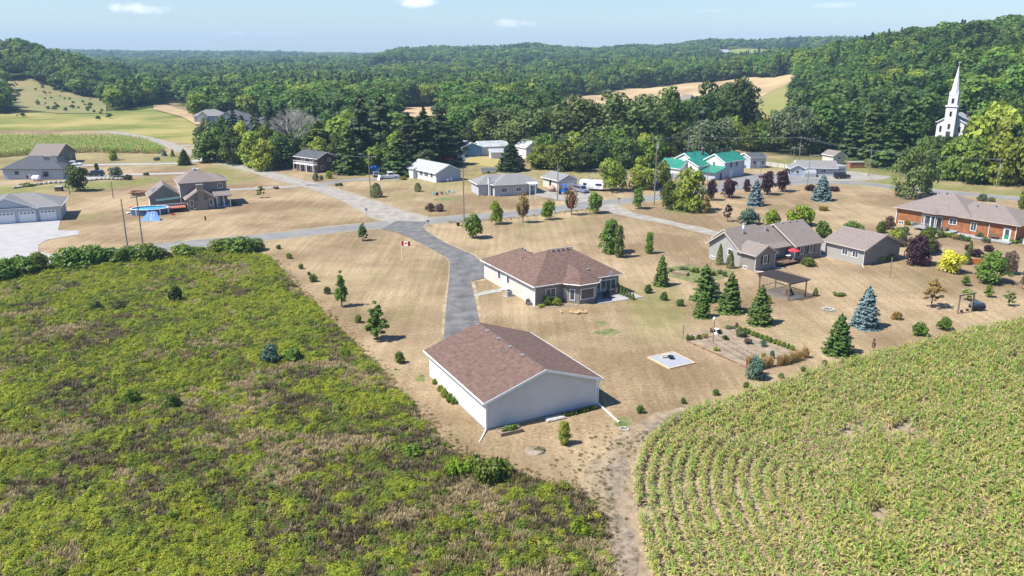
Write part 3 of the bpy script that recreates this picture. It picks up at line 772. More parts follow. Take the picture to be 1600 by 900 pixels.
# ------------------------------------------------------------------ scattering for what nobody could count
def scatter(name, P, rot, scl, idx, protos, label=None, cat=None, kind='stuff'):
    pc = bpy.data.collections.new(name + '_kinds')
    for i, me in enumerate(protos):
        o = bpy.data.objects.new('%s_kind_%02d' % (name, i), me); pc.objects.link(o)
    me = bpy.data.meshes.new(name)
    me.vertices.add(len(P)); me.vertices.foreach_set('co', np.ascontiguousarray(P, np.float32).ravel())
    for nm, tp, arr, key in (('srot', 'FLOAT', rot, 'value'), ('sidx', 'INT', idx, 'value'), ('sscl', 'FLOAT_VECTOR', scl, 'vector')):
        a = me.attributes.new(nm, tp, 'POINT')
        a.data.foreach_set(key, np.ascontiguousarray(arr, np.int32 if tp == 'INT' else np.float32).ravel())
    o = link(bpy.data.objects.new(name, me))
    ng = bpy.data.node_groups.new(name + '_scatter', 'GeometryNodeTree')
    ng.interface.new_socket('Geometry', in_out='INPUT', socket_type='NodeSocketGeometry')
    ng.interface.new_socket('Geometry', in_out='OUTPUT', socket_type='NodeSocketGeometry')
    N_ = ng.nodes.new; Lk = ng.links.new
    gi = N_('NodeGroupInput'); go = N_('NodeGroupOutput'); ip = N_('GeometryNodeInstanceOnPoints'); ci = N_('GeometryNodeCollectionInfo')
    ci.inputs['Collection'].default_value = pc; ci.inputs['Separate Children'].default_value = True; ci.inputs['Reset Children'].default_value = True
    def attr(nm, tp):
        a = N_('GeometryNodeInputNamedAttribute'); a.data_type = tp; a.inputs['Name'].default_value = nm
        return [s for s in a.outputs if s.enabled and s.name == 'Attribute'][0]
    Lk(gi.outputs[0], ip.inputs['Points']); Lk(ci.outputs[0], ip.inputs['Instance'])
    ip.inputs['Pick Instance'].default_value = True
    Lk(attr('sidx', 'INT'), ip.inputs['Instance Index'])
    cx = N_('ShaderNodeCombineXYZ'); Lk(attr('srot', 'FLOAT'), cx.inputs[2])
    Lk(cx.outputs[0], ip.inputs['Rotation']); Lk(attr('sscl', 'FLOAT_VECTOR'), ip.inputs['Scale'])
    Lk(ip.outputs[0], go.inputs[0])
    md = o.modifiers.new('scatter', 'NODES'); md.node_group = ng
    return tag(o, label, cat, None, kind)
def jitter_grid(x0, x1, y0, y1, s, r):
    gx, gy = np.meshgrid(np.arange(x0, x1, s), np.arange(y0, y1, s))
    gx = gx + r.uniform(-.45, .45, gx.shape) * s; gy = gy + r.uniform(-.45, .45, gy.shape) * s
    return gx.ravel(), gy.ravel()
def in_view(x, y, z=0, m=60):
    v = z - CAM_H; fw = y * CP - v * SP
    px = 800 + F_PX * x / np.maximum(fw, 1); py = 450 - F_PX * (y * SP + v * CP) / np.maximum(fw, 1)
    return (fw > 1) & (px > -m) & (px < 1600 + m) & (py > -m - 200) & (py < 900 + m)
def seg_dist(x, y, pts):
    d = np.full(np.shape(x), 1e9)
    for a, b in zip(pts[:-1], pts[1:]):
        ax, ay = a[:2]; bx, by = b[:2]; vx, vy = bx - ax, by - ay; L2 = vx * vx + vy * vy + 1e-9
        t = np.clip(((x - ax) * vx + (y - ay) * vy) / L2, 0, 1)
        d = np.minimum(d, np.hypot(x - ax - t * vx, y - ay - t * vy))
    return d

# meadow of goldenrod, weeds and dry grass
rm = np.random.default_rng(11)
def weed(seed, n, w, h, leaf, m, dens=1):
    V, Qd = bush_crown(seed, int(n * 1.7), w, leaf * .72, 9, (.16, .30)); V[:, 2] *= h
    return mesh_np('weeds', V, Qd, m)
MW = [leafmat('weed_yellow_green', (.25, .295, .024), (.39, .41, .045), 3, .35, .22, .012),
      leafmat('weed_green', (0.12, 0.17, 0.024), (0.21, 0.26, 0.038), 3, .35, .22, .012),
      leafmat('weed_olive', (0.14, 0.14, 0.038), (0.23, 0.215, 0.062), 3, .3, .2, .012),
      leafmat('weed_brown', (0.17, 0.135, 0.06), (0.26, 0.205, 0.095), 3, .25, .22, .01),
      leafmat('weed_straw', (0.33, 0.26, 0.13), (0.46, 0.37, 0.2), 3, .25, .15, .01),
      leafmat('weed_dusky', (0.115, 0.092, 0.05), (0.185, 0.15, 0.082), 3, .2, .2, .01),
      leafmat('weed_blossom', (0.4148, 0.366, 0.0244), (0.5124, 0.4392, 0.0366), 3, .3, .1, .01)]
protos = []
for i in range(3): protos.append(weed(20 + i, 130, .5, .60, .066, MW[0]))          # 0-2
for i in range(3): protos.append(weed(30 + i, 130, .5, .62, .066, MW[1]))          # 3-5
def tuft(seed, n, m, w=.3, h=.6, bw=.02, bend=.5):
    V, Qd = blade_tuft(seed, n, w, h, bw, bend); return mesh_np('grass', V, Qd, m)
for i in range(2): protos.append(tuft(40 + i, 55, MW[2], .5, .7, .03))              # 6-7
for i in range(2): protos.append(tuft(50 + i, 55, MW[3], .5, .75, .026))            # 8-9
for i in range(2): protos.append(tuft(60 + i, 55, MW[4], .5, .70, .024))            # 10-11
for i in range(2): protos.append(tuft(70 + i, 50, MW[5], .55, .8, .028))            # 12-13
protos.append(weed(80, 60, .5, .85, .06, MW[6]))                                    # 14
x, y = jitter_grid(-125, 16, 34, 150, .37, rm)
k = inside(x, y, MEADOW) & in_view(x, y, 0, 420)
ymax = y; keep = rm.random(len(x)) < np.clip(95 / y, .35, 1) ** 1.2
k &= keep; x, y = x[k], y[k]
A = fbm(x, y, 4.2, 1); Bn = fbm(x, y, 1.4, 5); Cn = fbm(x, y, 22, 9); D_ = rm.random(len(x))
g = .5 + (A - .5) * 1.0 + (Bn - .5) * .95 + (Cn - .5) * .55 + (D_ - .5) * .24 - .10
g += np.clip((y - 95) / 60, 0, .45) * .5 + np.clip((-8 - x) / 120, -.1, .1)
edge = seg_dist(x, y, MEADOW[8:19])
g -= np.clip(1 - edge / 12, 0, 1) * .05 * (y > 62)
idx = np.where(g > .56, rm.integers(0, 3, len(x)), np.where(g > .49, rm.integers(3, 6, len(x)), np.where(g > .43, rm.integers(6, 8, len(x)),
      np.where(g > .33, rm.integers(8, 10, len(x)), np.where(vnoise(x, y, 7, 21) > .62, rm.integers(10, 12, len(x)), rm.integers(12, 14, len(x)))))))
mixr = rm.random(len(x)); idx = np.where(mixr < .30, rm.integers(0, 12, len(x)), idx); idx = np.where((mixr > .992) & (g > .4), 14, idx)
tan_k = (fbm(x, y, 6, 33) > .67); idx = np.where(tan_k & (rm.random(len(x)) < .8), rm.integers(10, 12, len(x)), idx)
s = rm.uniform(.55, 1.25, len(x)) * np.where(idx < 6, 1.05, .95) * (1 + (y - 60) / 260)
hgt = s * rm.uniform(.6, 1.15, len(x)) * np.where(idx < 6, 1.0, .68) * (.6 + .7 * fbm(x, y, 5, 41))
scatter('meadow_weeds', np.stack([x, y, np.full(len(x), .01)], 1), rm.uniform(0, 6.28, len(x)), np.stack([s, s, hgt], 1), idx, protos,
        'rough meadow of yellow green goldenrod and brown dry grass filling the lower left', 'weeds')
N_MEADOW = len(x)
# dry grass tufts along meadow edge, road verges
V1 = tuft(91, 30, MW[4], .5, .28, .03); V2 = tuft(92, 30, MW[2], .5, .30, .03); V3 = tuft(93, 30, MW[3], .5, .3, .03)

yv = []
def along(pts, wid, den, r_):
    P = np.array([p[:2] for p in pts]); out = []
    for a, b in zip(P[:-1], P[1:]):
        L_ = np.hypot(*(b - a)); k_ = int(L_ * den)
        t = r_.random(k_)[:, None]; n_ = np.array([-(b - a)[1], (b - a)[0]]) / (L_ + 1e-9)
        out.append(a + (b - a) * t + n_ * (r_.normal(size=(k_, 1)) * wid))
    return np.concatenate(out)
E1 = along([G(*q) for q in ((60, 407), (160, 396), (265, 385), (330, 378), (405, 371.5), (500, 361), (600, 351))], 4.6, 7, rm)
E2 = along([np.array(q) for q in MEADOW[7:20]], .7, 14, rm)
E3 = along([G(*q) for q in ((1010, 672), (968, 712), (948, 760), (950, 830), (975, 905), (1000, 1000))], .7, 12, rm)
E4 = along([G(*q) for q in ((700, 348), (800, 341), (870, 333), (930, 326))], .6, 10, rm)
E5 = along([G(*q) for q in ((860, 765), (900, 735), (950, 700), (985, 680))], 1.8, 10, rm)
EA = np.concatenate([E2, E3, E4, E5]); EA = EA[~inside(EA[:, 0], EA[:, 1], [q[:2] for q in W((960, 700), (955, 760), (965, 830), (990, 905), (1004, 900), (980, 830), (975, 765), (985, 722))])]
s_ = rm.uniform(.3, .6, len(EA))
scatter('verge_grass', np.column_stack([EA, np.full(len(EA), .01)]), rm.uniform(0, 6.28, len(EA)), np.stack([s_, s_, s_], 1), rm.choice([0, 0, 0, 1], len(EA)), [V1, V2, V3],
        'short dry grass tufts along the meadow edge and the field track', 'grass')

# corn
def corn_plant(seed, m_leaf, m_dry, h=1.9, n=9):
    r = random.Random(seed); V = []; Fq = []; mi = []
    def strip(p, wid, mat_i):
        k = len(V)
        for j, (q, t) in enumerate(p):
            V.append(tuple(q - t * wid[j])); V.append(tuple(q + t * wid[j]))
        for j in range(len(p) - 1):
            Fq.append((k + 2 * j, k + 2 * j + 1, k + 2 * j + 3, k + 2 * j + 2)); mi.append(mat_i)
    for a in (0, 1.57):
        T = Vector((math.cos(a), math.sin(a), 0)); strip([(Vector((0, 0, 0)), T), (Vector((0, 0, h * .9)), T)], [.02, .012], 0)
    for i in range(n):
        a = r.uniform(0, 6.28); z = h * (.16 + .72 * i / n); l = r.uniform(.45, .78) * (1.1 - .35 * abs(i / n - .5)); d = Vector((math.cos(a), math.sin(a), 0)); T = Vector((-math.sin(a), math.cos(a), 0))
        c = Vector((0, 0, z)); up = .32 * l / .6
        dry = 1 if (i < n * .45 and r.random() < .8) or r.random() < .2 else 0
        strip([(c, T), (c + d * l * .4 + Vector((0, 0, up)), T), (c + d * l * .8 + Vector((0, 0, up * .8)), T), (c + d * l * 1.05 + Vector((0, 0, up * .1)), T)], [.03, .06, .05, .008], dry)
    for i in range(5):
        a = r.uniform(0, 6.28); l = r.uniform(.05, .16); T = Vector((-math.sin(a), math.cos(a), 0))
        strip([(Vector((0, 0, h * .86)), T), (Vector((math.cos(a) * l, math.sin(a) * l, h + r.uniform(.05, .22))), T)], [.014, .016], 1)
    me = mesh_np('corn_plant', np.array(V), np.array(Fq), m_leaf); me.materials.append(m_dry)
    me.polygons.foreach_set('material_index', np.array(mi, np.int32))
    return me
M_corn = leafmat('corn_leaf', (.18, .30, .042), (.31, .43, .08), 2, .4, .22, .014)
M_corn2 = leafmat('corn_leaf_yellowing', (.33, .36, .07), (.50, .48, .14), 2, .4, .18, .012)
M_corndry = leafmat('corn_dry_leaf', (.42, .33, .15), (.60, .49, .26), 2, .35, .15, .01)
cp = [corn_plant(1, M_corn, M_corndry), corn_plant(2, M_corn, M_corndry, 2.0), corn_plant(3, M_corn2, M_corndry, 1.8, 8), corn_plant(4, M_corn2, M_corndry, 1.7, 8), corn_plant(5, M_corn, M_corn, 2.0, 10)]
rc = np.random.default_rng(5)
edge_line = smooth_line(np.array([p for p in CORN[:15]][::-1]), 1.0)                # from the near corner round to the far right
def offset_curve(E, d):
    T = np.gradient(E, axis=0); T /= np.linalg.norm(T, axis=1)[:, None]
    N = np.stack([T[:, 1], -T[:, 0]], 1)
    O = E + N * d
    # drop the folded part of the offset and keep a clean row
    D0 = np.array([np.min(np.hypot(E[:, 0] - o[0], E[:, 1] - o[1])) for o in O])
    return O[D0 > d - .12]
PX_, PY_, IDX = [], [], []
row_s = .9
Ecen = edge_line
for j in range(0, 95):
    O = offset_curve(Ecen, 1.0 + (j * 1.04 if j < 12 else 12 * 1.04 + (j - 12) * row_s))
    if len(O) < 3: break
    O = O[::2] if len(O) > 8 else O
    O = smooth_line(O, .6)
    seg = np.hypot(*np.diff(O, axis=0).T); ok = seg < 3
    s_ = np.concatenate([[0], np.cumsum(seg)])
    t = np.arange(0, s_[-1], .19); t = t + rc.uniform(-.07, .07, len(t))
    xx = np.interp(t, s_, O[:, 0]) + rc.normal(size=len(t)) * .11; yy = np.interp(t, s_, O[:, 1]) + rc.normal(size=len(t)) * .11
    PX_.append(xx); PY_.append(yy); IDX.append(np.full(len(xx), j))
x = np.concatenate(PX_); y = np.concatenate(PY_); rj = np.concatenate(IDX)
k = in_view(x, y, 0, 700) & inside(x, y, CORN)
dens = fbm(x, y, 7, 61)
near = np.clip((76 - y) / 12, 0, 1) * np.clip((15 - rj) / 6, 0, 1)
k &= rc.random(len(x)) < np.clip(1.25 - np.clip(.36 - dens, 0, 1) * 5 - near * .2, .1, 1)
k &= ~((fbm(x, y, 3.2, 77) < .21))
x, y = x[k], y[k]; near = near[k]; rj = rj[k]
q = fbm(x, y, 3.5, 71) + rc.uniform(-.22, .22, len(x)) - .03 + .12 * near
idx = np.where(q > .58, rc.integers(0, 2, len(x)), np.where(q > .44, rc.integers(2, 4, len(x)), rc.integers(1, 5, len(x))))
s = .86 * rc.uniform(.75, 1.1, len(x)) * (1 - .22 * near) * (.8 + .35 * fbm(x, y, 10, 81))
scatter('corn_field', np.stack([x, y, np.full(len(x), .015)], 1), rc.uniform(0, 6.28, len(x)), np.stack([s * 1.15, s * 1.15, s * .85], 1), idx, cp,
        'curving rows of half dry green corn filling the lower right corner', 'corn')
N_CORN = len(x)
# corn strip far left behind the blue house
STRIP = W((-260, 214), (-260, 252), (0, 247), (60, 241), (108, 240), (150, 239), (250, 241), (256, 237), (232, 226), (190, 219), (100, 219))
x, y = jitter_grid(-420, -100, 220, 420, 1.1, rc)
k = inside(x, y, STRIP) & in_view(x, y); x, y = x[k], y[k]
s = rc.uniform(.9, 1.25, len(x))
scatter('corn_strip', np.stack([x, y, np.zeros(len(x))], 1), rc.uniform(0, 6.28, len(x)), np.stack([s * 1.5, s * 1.5, s * 1.15], 1), rc.integers(0, 2, len(x)) * 4, cp,
        'deep green strip of corn behind the blue and brown roofed houses', 'corn')
# ------------------------------------------------------------------ trees, shrubs: (base x, base y, top y, width px, shape, leaf, label)
YT = 'young_tree'; LT = 'leafy_tree'; SP_ = 'spruce_tree'; SH = 'shrub'
def many(rows, name, cat, group=None, trunk=True):
    for r_ in rows:
        PT(r_[0], r_[1], r_[2], r_[3], r_[4], r_[5], name, r_[6], cat, group, trunk)
many([(534, 479, 423, 21, 'young', 'fresh', 'slim young tree in the left lawn, farther of two beside the meadow edge'),
      (589, 531, 471, 34, 'young', 'fresh', 'young tree with narrow crown in the left lawn, nearer to the long garage'),
      (567, 376, 349, 15, 'young', 'leafy', 'small young tree by the road at the far end of the left lawn'),
      (740, 372, 334, 30, 'round', 'fresh', 'round young green tree right of the driveway entrance'),
      (775, 350, 315, 23, 'round', 'bright', 'bright green young maple left of the amber tree along the road'),
      (856, 343, 313, 20, 'round', 'bright', 'smallest bright green young maple, between the amber and the rust red trees'),
      (930, 333, 300, 25, 'round', 'fresh', 'green young maple right of the rust red tree by the gravel lane mouth'),
      (997, 326, 293, 20, 'round', 'fresh', 'young green tree beside the tall utility pole, between the gravel lane and the road')],
     YT, 'tree', 'young trees on the dry lawns')
many([(817, 348, 295, 28, 'fan', 'amber', 'upright young tree turning amber and olive beside the main road'),
      (893, 336, 288, 30, 'fan', 'rust', 'upright young tree turned rust red beside the main road')], 'autumn_tree', 'tree')
many([(954, 395, 343, 36, 'tall', 'fresh', 'dense dark green tree clump on the lawn behind the brick house'),
      (967, 402, 352, 18, 'tall', 'willow', 'slender birch in front of the dense clump behind the brick house'),
      (1014, 396, 363, 15, 'tall', 'fresh', 'lone slim birch on the lawn right of the dense clump')], LT, 'tree')
many([(1033, 446, 397, 27, 'fullspruce', 'yardspruce', 'spruce farthest left of the spruce cluster, near the raised bed'),
      (1101, 468, 414, 40, 'rag', 'yardspruce', 'taller dark spruce at the back of the spruce cluster'),
      (1097, 495, 452, 30, 'fullspruce', 'yardspruce', 'small spruce in front of the tall dark one of the cluster'),
      (1140, 487, 425, 42, 'fullspruce', 'yardspruce', 'broad spruce in the middle of the cluster by the tan house'),
      (1187, 505, 444, 41, 'fullspruce', 'yardspruce', 'full dense spruce just left of the brown pergola'),
      (1309, 552, 489, 48, 'fullspruce', 'yardspruce', 'large lone green spruce nearest to the corn field')], SP_, 'spruce', 'green spruces on the back lawns')
many([(1352, 511, 446, 45, 'fullspruce', 'blue', 'large silver blue spruce in the lawn right of the pergola'),
      (1180, 321, 279, 27, 'fullspruce', 'blue', 'blue spruce in front of the purple trees along the road'),
      (1283, 313, 272, 33, 'fullspruce', 'blue', 'blue spruce between two purple shrubs by the road')], 'blue_spruce', 'spruce', 'blue spruces')
many([(1013, 458, 443, 14, 'bush', 'yardspruce', 'small round evergreen nearest to the cedar row'),
      (1037, 469, 454, 13, 'bush', 'yardspruce', 'small round evergreen, middle one of three on the back lawn'),
      (1062, 478, 465, 12, 'bush', 'yardspruce', 'small round evergreen, last of three towards the spruce cluster')], 'evergreen_shrub', 'shrub', 'three small evergreens', False)
for i in range(6):
    PT(966 + i * 4.6, 459 + i * 1.9, 441 + i * 3.2, 6, 'cedar', 'cedar', 'cedar_shrub', 'small pointed cedar in the short row at the patio corner', 'shrub', 'cedar row at the patio corner', False)
SL = ['nearest the drain pipe behind the garage', 'second from the garage', 'third from the garage', 'just left of the blue green shrub', 'just right of the blue green shrub', 'second right of the blue green shrub', 'farthest right under the large lone spruce']
for i, (bx, by, ty, w) in enumerate([(1001, 645, 632, 13), (1068, 630, 620, 10), (1118, 617, 607, 11), (1166, 606, 596, 11), (1220, 591, 582, 11), (1255, 580, 571, 10), (1289, 571, 561, 9)]):
    PT(bx, by, ty, w, 'bush', 'yardspruce', 'evergreen_seedling', 'tiny evergreen seedling at the corn edge, ' + SL[i], 'shrub', 'seedlings along the corn field', False)
PT(1180, 591, 557, 30, 'bush', 'juniper', 'evergreen_shrub', 'blue green spiky shrub at the corner of the vegetable garden', 'shrub', None, False)
PT(1180, 586, 545, 20, 'spiky', 'juniper', 'ornamental_grass', 'tall blue green leaf blades rising behind the shrub at the vegetable garden corner', 'plant', None, False)
for i, (bx, by, w) in enumerate([(1170, 572, 11), (1186, 577, 12), (1194, 575, 12), (1203, 573, 12), (1218, 571, 12), (1228, 569, 13), (1238, 566, 13), (1247, 563, 12), (1258, 559, 14)]):
    PT(bx, by, by - 18, w * 1.25, 'tuft', 'straw', 'ornamental_grass', 'clump of golden ornamental grass in the hedge bordering the vegetable garden', 'plant', 'golden grass hedge', False)
many([(1399, 498, 484, 20, 'low', 'amber', 'low mixed shrub right of the large blue spruce'),
      (1437, 524, 502, 23, 'bush', 'fresh', 'rounded light green evergreen near the corn, left of a pair'),
      (1475, 515, 494, 23, 'bush', 'fresh', 'rounded light green evergreen near the corn, right of a pair'),
      (1263, 415, 401, 24, 'bush', 'cedar', 'dark rounded shrub beside the tan house wall'),
      (1170, 350, 324, 33, 'bush', 'juniper', 'dark blue green bush behind the tan house roof'),
      (1513, 392, 381, 12, 'bush', 'purple', 'small purple shrub left of the orange board on the right lawn'),
      (1524, 401, 388, 26, 'low', 'purple', 'wide purple shrub behind the orange board on the right lawn'),
      (1545, 393, 382, 15, 'bush', 'purple', 'purple shrub in front of the log house deck'),
      (1457, 393, 372, 24, 'bush', 'brown', 'dull purple brown shrub behind the dark maple'),
      (1265, 299, 287, 18, 'low', 'purple', 'purple shrub left of the blue spruce by the road'),
      (1302, 299, 290, 20, 'low', 'purple', 'purple shrub right of the blue spruce by the road'),
      (1286, 329, 319, 21, 'spiky', 'gold', 'spiky yellow green yucca on the open lawn behind the tan house'),
      (1377, 364, 343, 17, 'bush', 'cedar', 'dark green bush left of the log house garden'),
      (1389, 358, 335, 18, 'bush', 'brown', 'brownish bush at the left corner of the log house'),
      (1334, 358, 343, 30, 'low', 'fresh', 'low green shrub behind the tan garage roof'),
      (1286, 371, 342, 29, 'bush', 'leafy', 'round green bush between the tan house and the tan garage'),
      (855, 477, 460, 14, 'bush', 'bright', 'bright green shrub left of the bay window'),
      (870, 477, 464, 16, 'bush', 'lime', 'pale green hydrangea next to the bay window'),
      (845, 480, 474, 12, 'low', 'lime', 'very low pale shrub at the brick house corner'),
      (1450, 372, 352, 22, 'bush', 'cedar', 'deep green shrub standing in front of the log house deck'),
      (1400, 378, 354, 24, 'low', 'lime', 'yellow green shrub in the garden left of the log house'),
      (1412, 366, 350, 18, 'low', 'silver', 'pale flowering shrub under the log house window'),
      (1407, 385, 370, 20, 'low', 'brown', 'brownish low shrub in the garden right of the tan garage'),
      (1372, 408, 397, 26, 'low', 'lime', 'yellow green low shrub at the foot of the tan garage wall'),
      (1388, 406, 394, 22, 'low', 'fresh', 'green low shrub at the far end of the tan garage wall'),
      (1356, 410, 402, 16, 'low', 'lime', 'small low plant at the near corner of the tan garage wall'),
      (1470, 371, 359, 12, 'bush', 'cedar', 'small round dark shrub left of the log house flower bed'),
      (1591, 379, 370, 22, 'low', 'silver', 'pale low shrub at the right end of the log house'),
      (1582, 380, 371, 12, 'low', 'lime', 'small yellow green shrub beside the log house barbecue'),
      (1534, 314, 301, 16, 'bush', 'silver', 'grey green bush standing by the road behind the log house'),
      (1549, 315, 307, 12, 'bush', 'silver', 'smaller grey green bush by the road behind the log house'),
      (1600, 327, 293, 22, 'bush', 'leafy', 'large green bush at the right edge near the road'),
      (1311, 462, 456, 22, 'low', 'cedar', 'low green patch plant beyond the pergola'),
      (1411, 383, 362, 14, 'tuft', 'silver', 'silvery tall plant in the garden right of the tan garage'),
      (882, 694, 658, 21, 'tall', 'lime', 'slim light green sapling behind the long garage'),
      (588, 308, 285, 18, 'column', 'cedar', 'rounded cedar next to the utility pole in front of the white bungalow'),
      (653, 300, 285, 11, 'column', 'cedar', 'small barrel shaped cedar in front of the white bungalow'),
      (672, 330, 316, 15, 'bush', 'brown', 'brown leaved bush, left one of a pair on the bungalow lawn'),
      (686, 330, 316, 15, 'bush', 'brown', 'brown leaved bush, right one of a pair on the bungalow lawn'),
      (630, 281, 274, 14, 'low', 'gold', 'yellowish shrub at the left end of the white bungalow'),
      (514, 279, 266, 12, 'bush', 'bright', 'round bright green shrub beside the brown two storey house'),
      (493, 283, 268, 12, 'bush', 'silver', 'grey green shrub at the pole by the brown two storey house'),
      (502, 281, 273, 8, 'bush', 'cedar', 'small dark shrub between two shrubs by the brown two storey house'),
      (200, 281, 271, 14, 'bush', 'dark', 'dark rounded shrub along the lane right of the dark parked wagon'),
      (229, 274, 268, 10, 'low', 'dark', 'small flat dark shrub beside the lane'),
      (257, 244, 234, 10, 'fullspruce', 'blue', 'small blue conifer near the lane junction'),
      (245, 251, 244, 11, 'low', 'juniper', 'low blue green juniper near the lane junction'),
      (270, 245, 233, 7, 'cedar', 'dark', 'small dark cone shrub right of the small blue conifer'),
      (178, 249, 241, 13, 'bush', 'dark', 'dark round shrub in front of the corn strip'),
      (152, 271, 255, 7, 'tall', 'dark', 'tiny dark tree left of the upper lane'),
      (408, 309, 291, 14, 'sparse', 'leafy', 'thin little tree at the edge of the left dry field'),
      (432, 295, 290, 10, 'low', 'brown', 'low dark shrub at the mouth of the house lane'),
      (530, 290, 285, 14, 'low', 'dark', 'dark low perennials on the grass beside the bungalow lane'),
      (42, 291, 285, 24, 'low', 'fresh', 'flat green weeds on the grass in front of the blue house'),
      (365, 320, 311, 12, 'low', 'leafy', 'low green shrub at the right end of the two storey house')], SH, 'shrub', None, False)
many([(1124, 413, 380, 12, 'cedar', 'cedar', 'taller pointed cedar against the tan house wall'),
      (1141, 419, 391, 13, 'cedar', 'cedar', 'shorter pointed cedar against the tan house wall'),
      (1274, 462, 449, 9, 'cedar', 'cedar', 'tiny cone shaped cedar right of the pergola'),
      (1515, 398, 375, 9, 'cedar', 'cedar', 'slender cedar among the purple shrubs of the right lawn'),
      (1509, 413, 392, 11, 'column', 'cedar', 'stubby dark cedar left of the orange board'),
      (1201, 474, 459, 9, 'cedar', 'lime', 'small yellow green shrub at the foot of the pergola post')], 'cedar_shrub', 'shrub', None, False)
many([(1455, 480, 436, 34, 'sparse', 'amber', 'thin young tree turning reddish on the right lawn'),
      (1508, 446, 428, 14, 'young', 'fresh', 'small fruit tree behind the wooden frame, farthest of four'),
      (1544, 464, 443, 14, 'young', 'bright', 'small bright fruit tree right of the wooden frame'),
      (1576, 478, 455, 19, 'sparse', 'fresh', 'small sparse fruit tree nearest the right edge'),
      (1511, 469, 452, 22, 'sparse', 'fresh', 'small wide fruit tree seen through the wooden frame'),
      (1364, 549, 528, 7, 'sparse', 'brown', 'dead looking brown sapling beside the corn'),
      (1103, 333, 306, 13, 'tall', 'gold', 'small yellow leaved tree beside the large roadside maples'),
      (1137, 346, 320, 15, 'sparse', 'purple', 'small thin purple tree behind the tan house'),
      (1597, 452, 422, 10, 'sparse', 'brown', 'thin reddish sapling at the right edge of the lawn')], YT, 'tree')
many([(1432, 413, 368, 37, 'broad', 'purple', 'dark purple maple in front of the log house'),
      (1485, 425, 392, 40, 'round', 'yellow', 'brilliant yellow round tree in the right lawn'),
      (1548, 442, 394, 50, 'broad', 'fresh', 'broad green tree right of the yellow one'),
      (1576, 428, 394, 22, 'round', 'brown', 'dull purple tree half behind the broad green one'),
      (1446, 397, 357, 30, 'broad', 'leafy', 'green tree behind the dark purple maple'),
      (1206, 352, 325, 27, 'bush', 'bright', 'bright green dome tree behind the tan house, smaller of two'),
      (1249, 352, 318, 42, 'bush', 'bright', 'bright green dome tree behind the tan house, larger of two'),
      (1076, 329, 264, 52, 'broad', 'lime', 'large yellowish green maple between the road and the gravel lane'),
      (1046, 326, 283, 31, 'broad', 'leafy', 'darker maple touching the large yellowish one'),
      (956, 299, 249, 46, 'round', 'lime', 'round olive green tree right of the white trailer'),
      (1004, 296, 246, 46, 'broad', 'lime', 'broad olive tree left of the tall utility pole'),
      (1035, 292, 252, 26, 'broad', 'leafy', 'dark green tree behind the tall utility pole'),
      (123, 299, 258, 35, 'round', 'dark', 'dark round tree in front of the dark parked wagon'),
      (181, 277, 261, 21, 'round', 'silver', 'pale umbrella shaped little tree by the lower lane'),
      (177, 251, 232, 14, 'tall', 'lime', 'small yellow green tree in front of the corn strip'),
      (1425, 309, 221, 62, 'willow', 'willow', 'big drooping grey green willow beside the road'),
      (1446, 303, 270, 18, 'tall', 'willow', 'smaller grey green tree right of the big roadside willow')], LT, 'tree')
PT(289, 258, 232, 23, 'fullspruce', 'dark', SP_, 'dark broad cone tree where the upper lane meets the side road', 'spruce')
many([(1111, 313, 280, 18, 'round', 'purple', 'narrow purple maple, first of the roadside row from the left'),
      (1139, 309, 278, 24, 'round', 'purple', 'reddish purple maple, second of the roadside row from the left'),
      (1167, 300, 280, 12, 'tall', 'purple', 'slim purple maple half behind a blue spruce'),
      (1198, 304, 268, 24, 'round', 'purple', 'purple maple right of the blue spruce in the roadside row'),
      (1222, 300, 265, 25, 'round', 'purple', 'purple maple at the right end of the roadside row')], 'purple_maple', 'tree', 'purple maples along the road')
# hedge bushes between meadow and road
HB = [(-22, 440, 404, 46), (5, 437, 400, 42), (35, 429, 396, 48), (60, 424, 392, 34), (108, 418, 384, 46), (142, 415, 381, 44), (168, 413, 385, 40), (196, 411, 382, 44), (226, 409, 379, 42), (252, 406, 384, 34),
      (288, 401, 379, 34), (312, 396, 385, 26), (346, 394, 371, 42), (374, 396, 366, 46), (398, 391, 370, 32)]
for i, (bx, by, ty, w) in enumerate(HB):
    PT(bx, by, ty, w * 1.1, 'bush', 'fresh' if i % 3 else 'leafy', 'hedge_bush', 'leafy green bush in the hedge between the meadow and the main road', 'bush', 'hedge bushes along the meadow', False)
many([(275, 472, 446, 21, 'bush', 'darkspruce', 'dark cedar bush alone in the upper meadow'),
      (423, 568, 535, 32, 'bush', 'juniper', 'dark blue green bush in the meadow, left of a pair'),
      (457, 564, 540, 34, 'bush', 'fresh', 'bright green bush in the meadow, right of a pair'),
      (208, 632, 604, 24, 'bush', 'fresh', 'fresh green bush in the middle of the meadow, left of a pair'),
      (271, 637, 612, 24, 'bush', 'leafy', 'dark green bush in the middle of the meadow, right of a pair'),
      (541, 556, 542, 20, 'low', 'bright', 'bright low bush at the meadow edge'),
      (152, 487, 470, 22, 'low', 'dark', 'dark low bush in the upper meadow, left of a pair'),
      (187, 487, 472, 22, 'low', 'dark', 'dark low bush in the upper meadow, right of a pair'),
      (28, 456, 446, 18, 'low', 'dark', 'dark low bush at the far left of the meadow'),
      (765, 750, 706, 66, 'low', 'leafy', 'broad green shrub at the meadow corner by the wooden post'),
      (716, 742, 716, 44, 'low', 'bright', 'bright low bush left of the broad shrub at the meadow corner'),
      (640, 712, 692, 40, 'low', 'fresh', 'light green low bush at the meadow edge across from the planter box'),
      (905, 835, 808, 40, 'low', 'bright', 'bright low bush at the meadow edge beside the field track')], 'meadow_bush', 'bush', None, False)
LS = ['nearest the road', 'second from the road', 'third from the road', 'fourth from the road', 'beyond the slim young tree', 'left of the slim young tree', 'between the two young trees', 'nearest the brown garage']
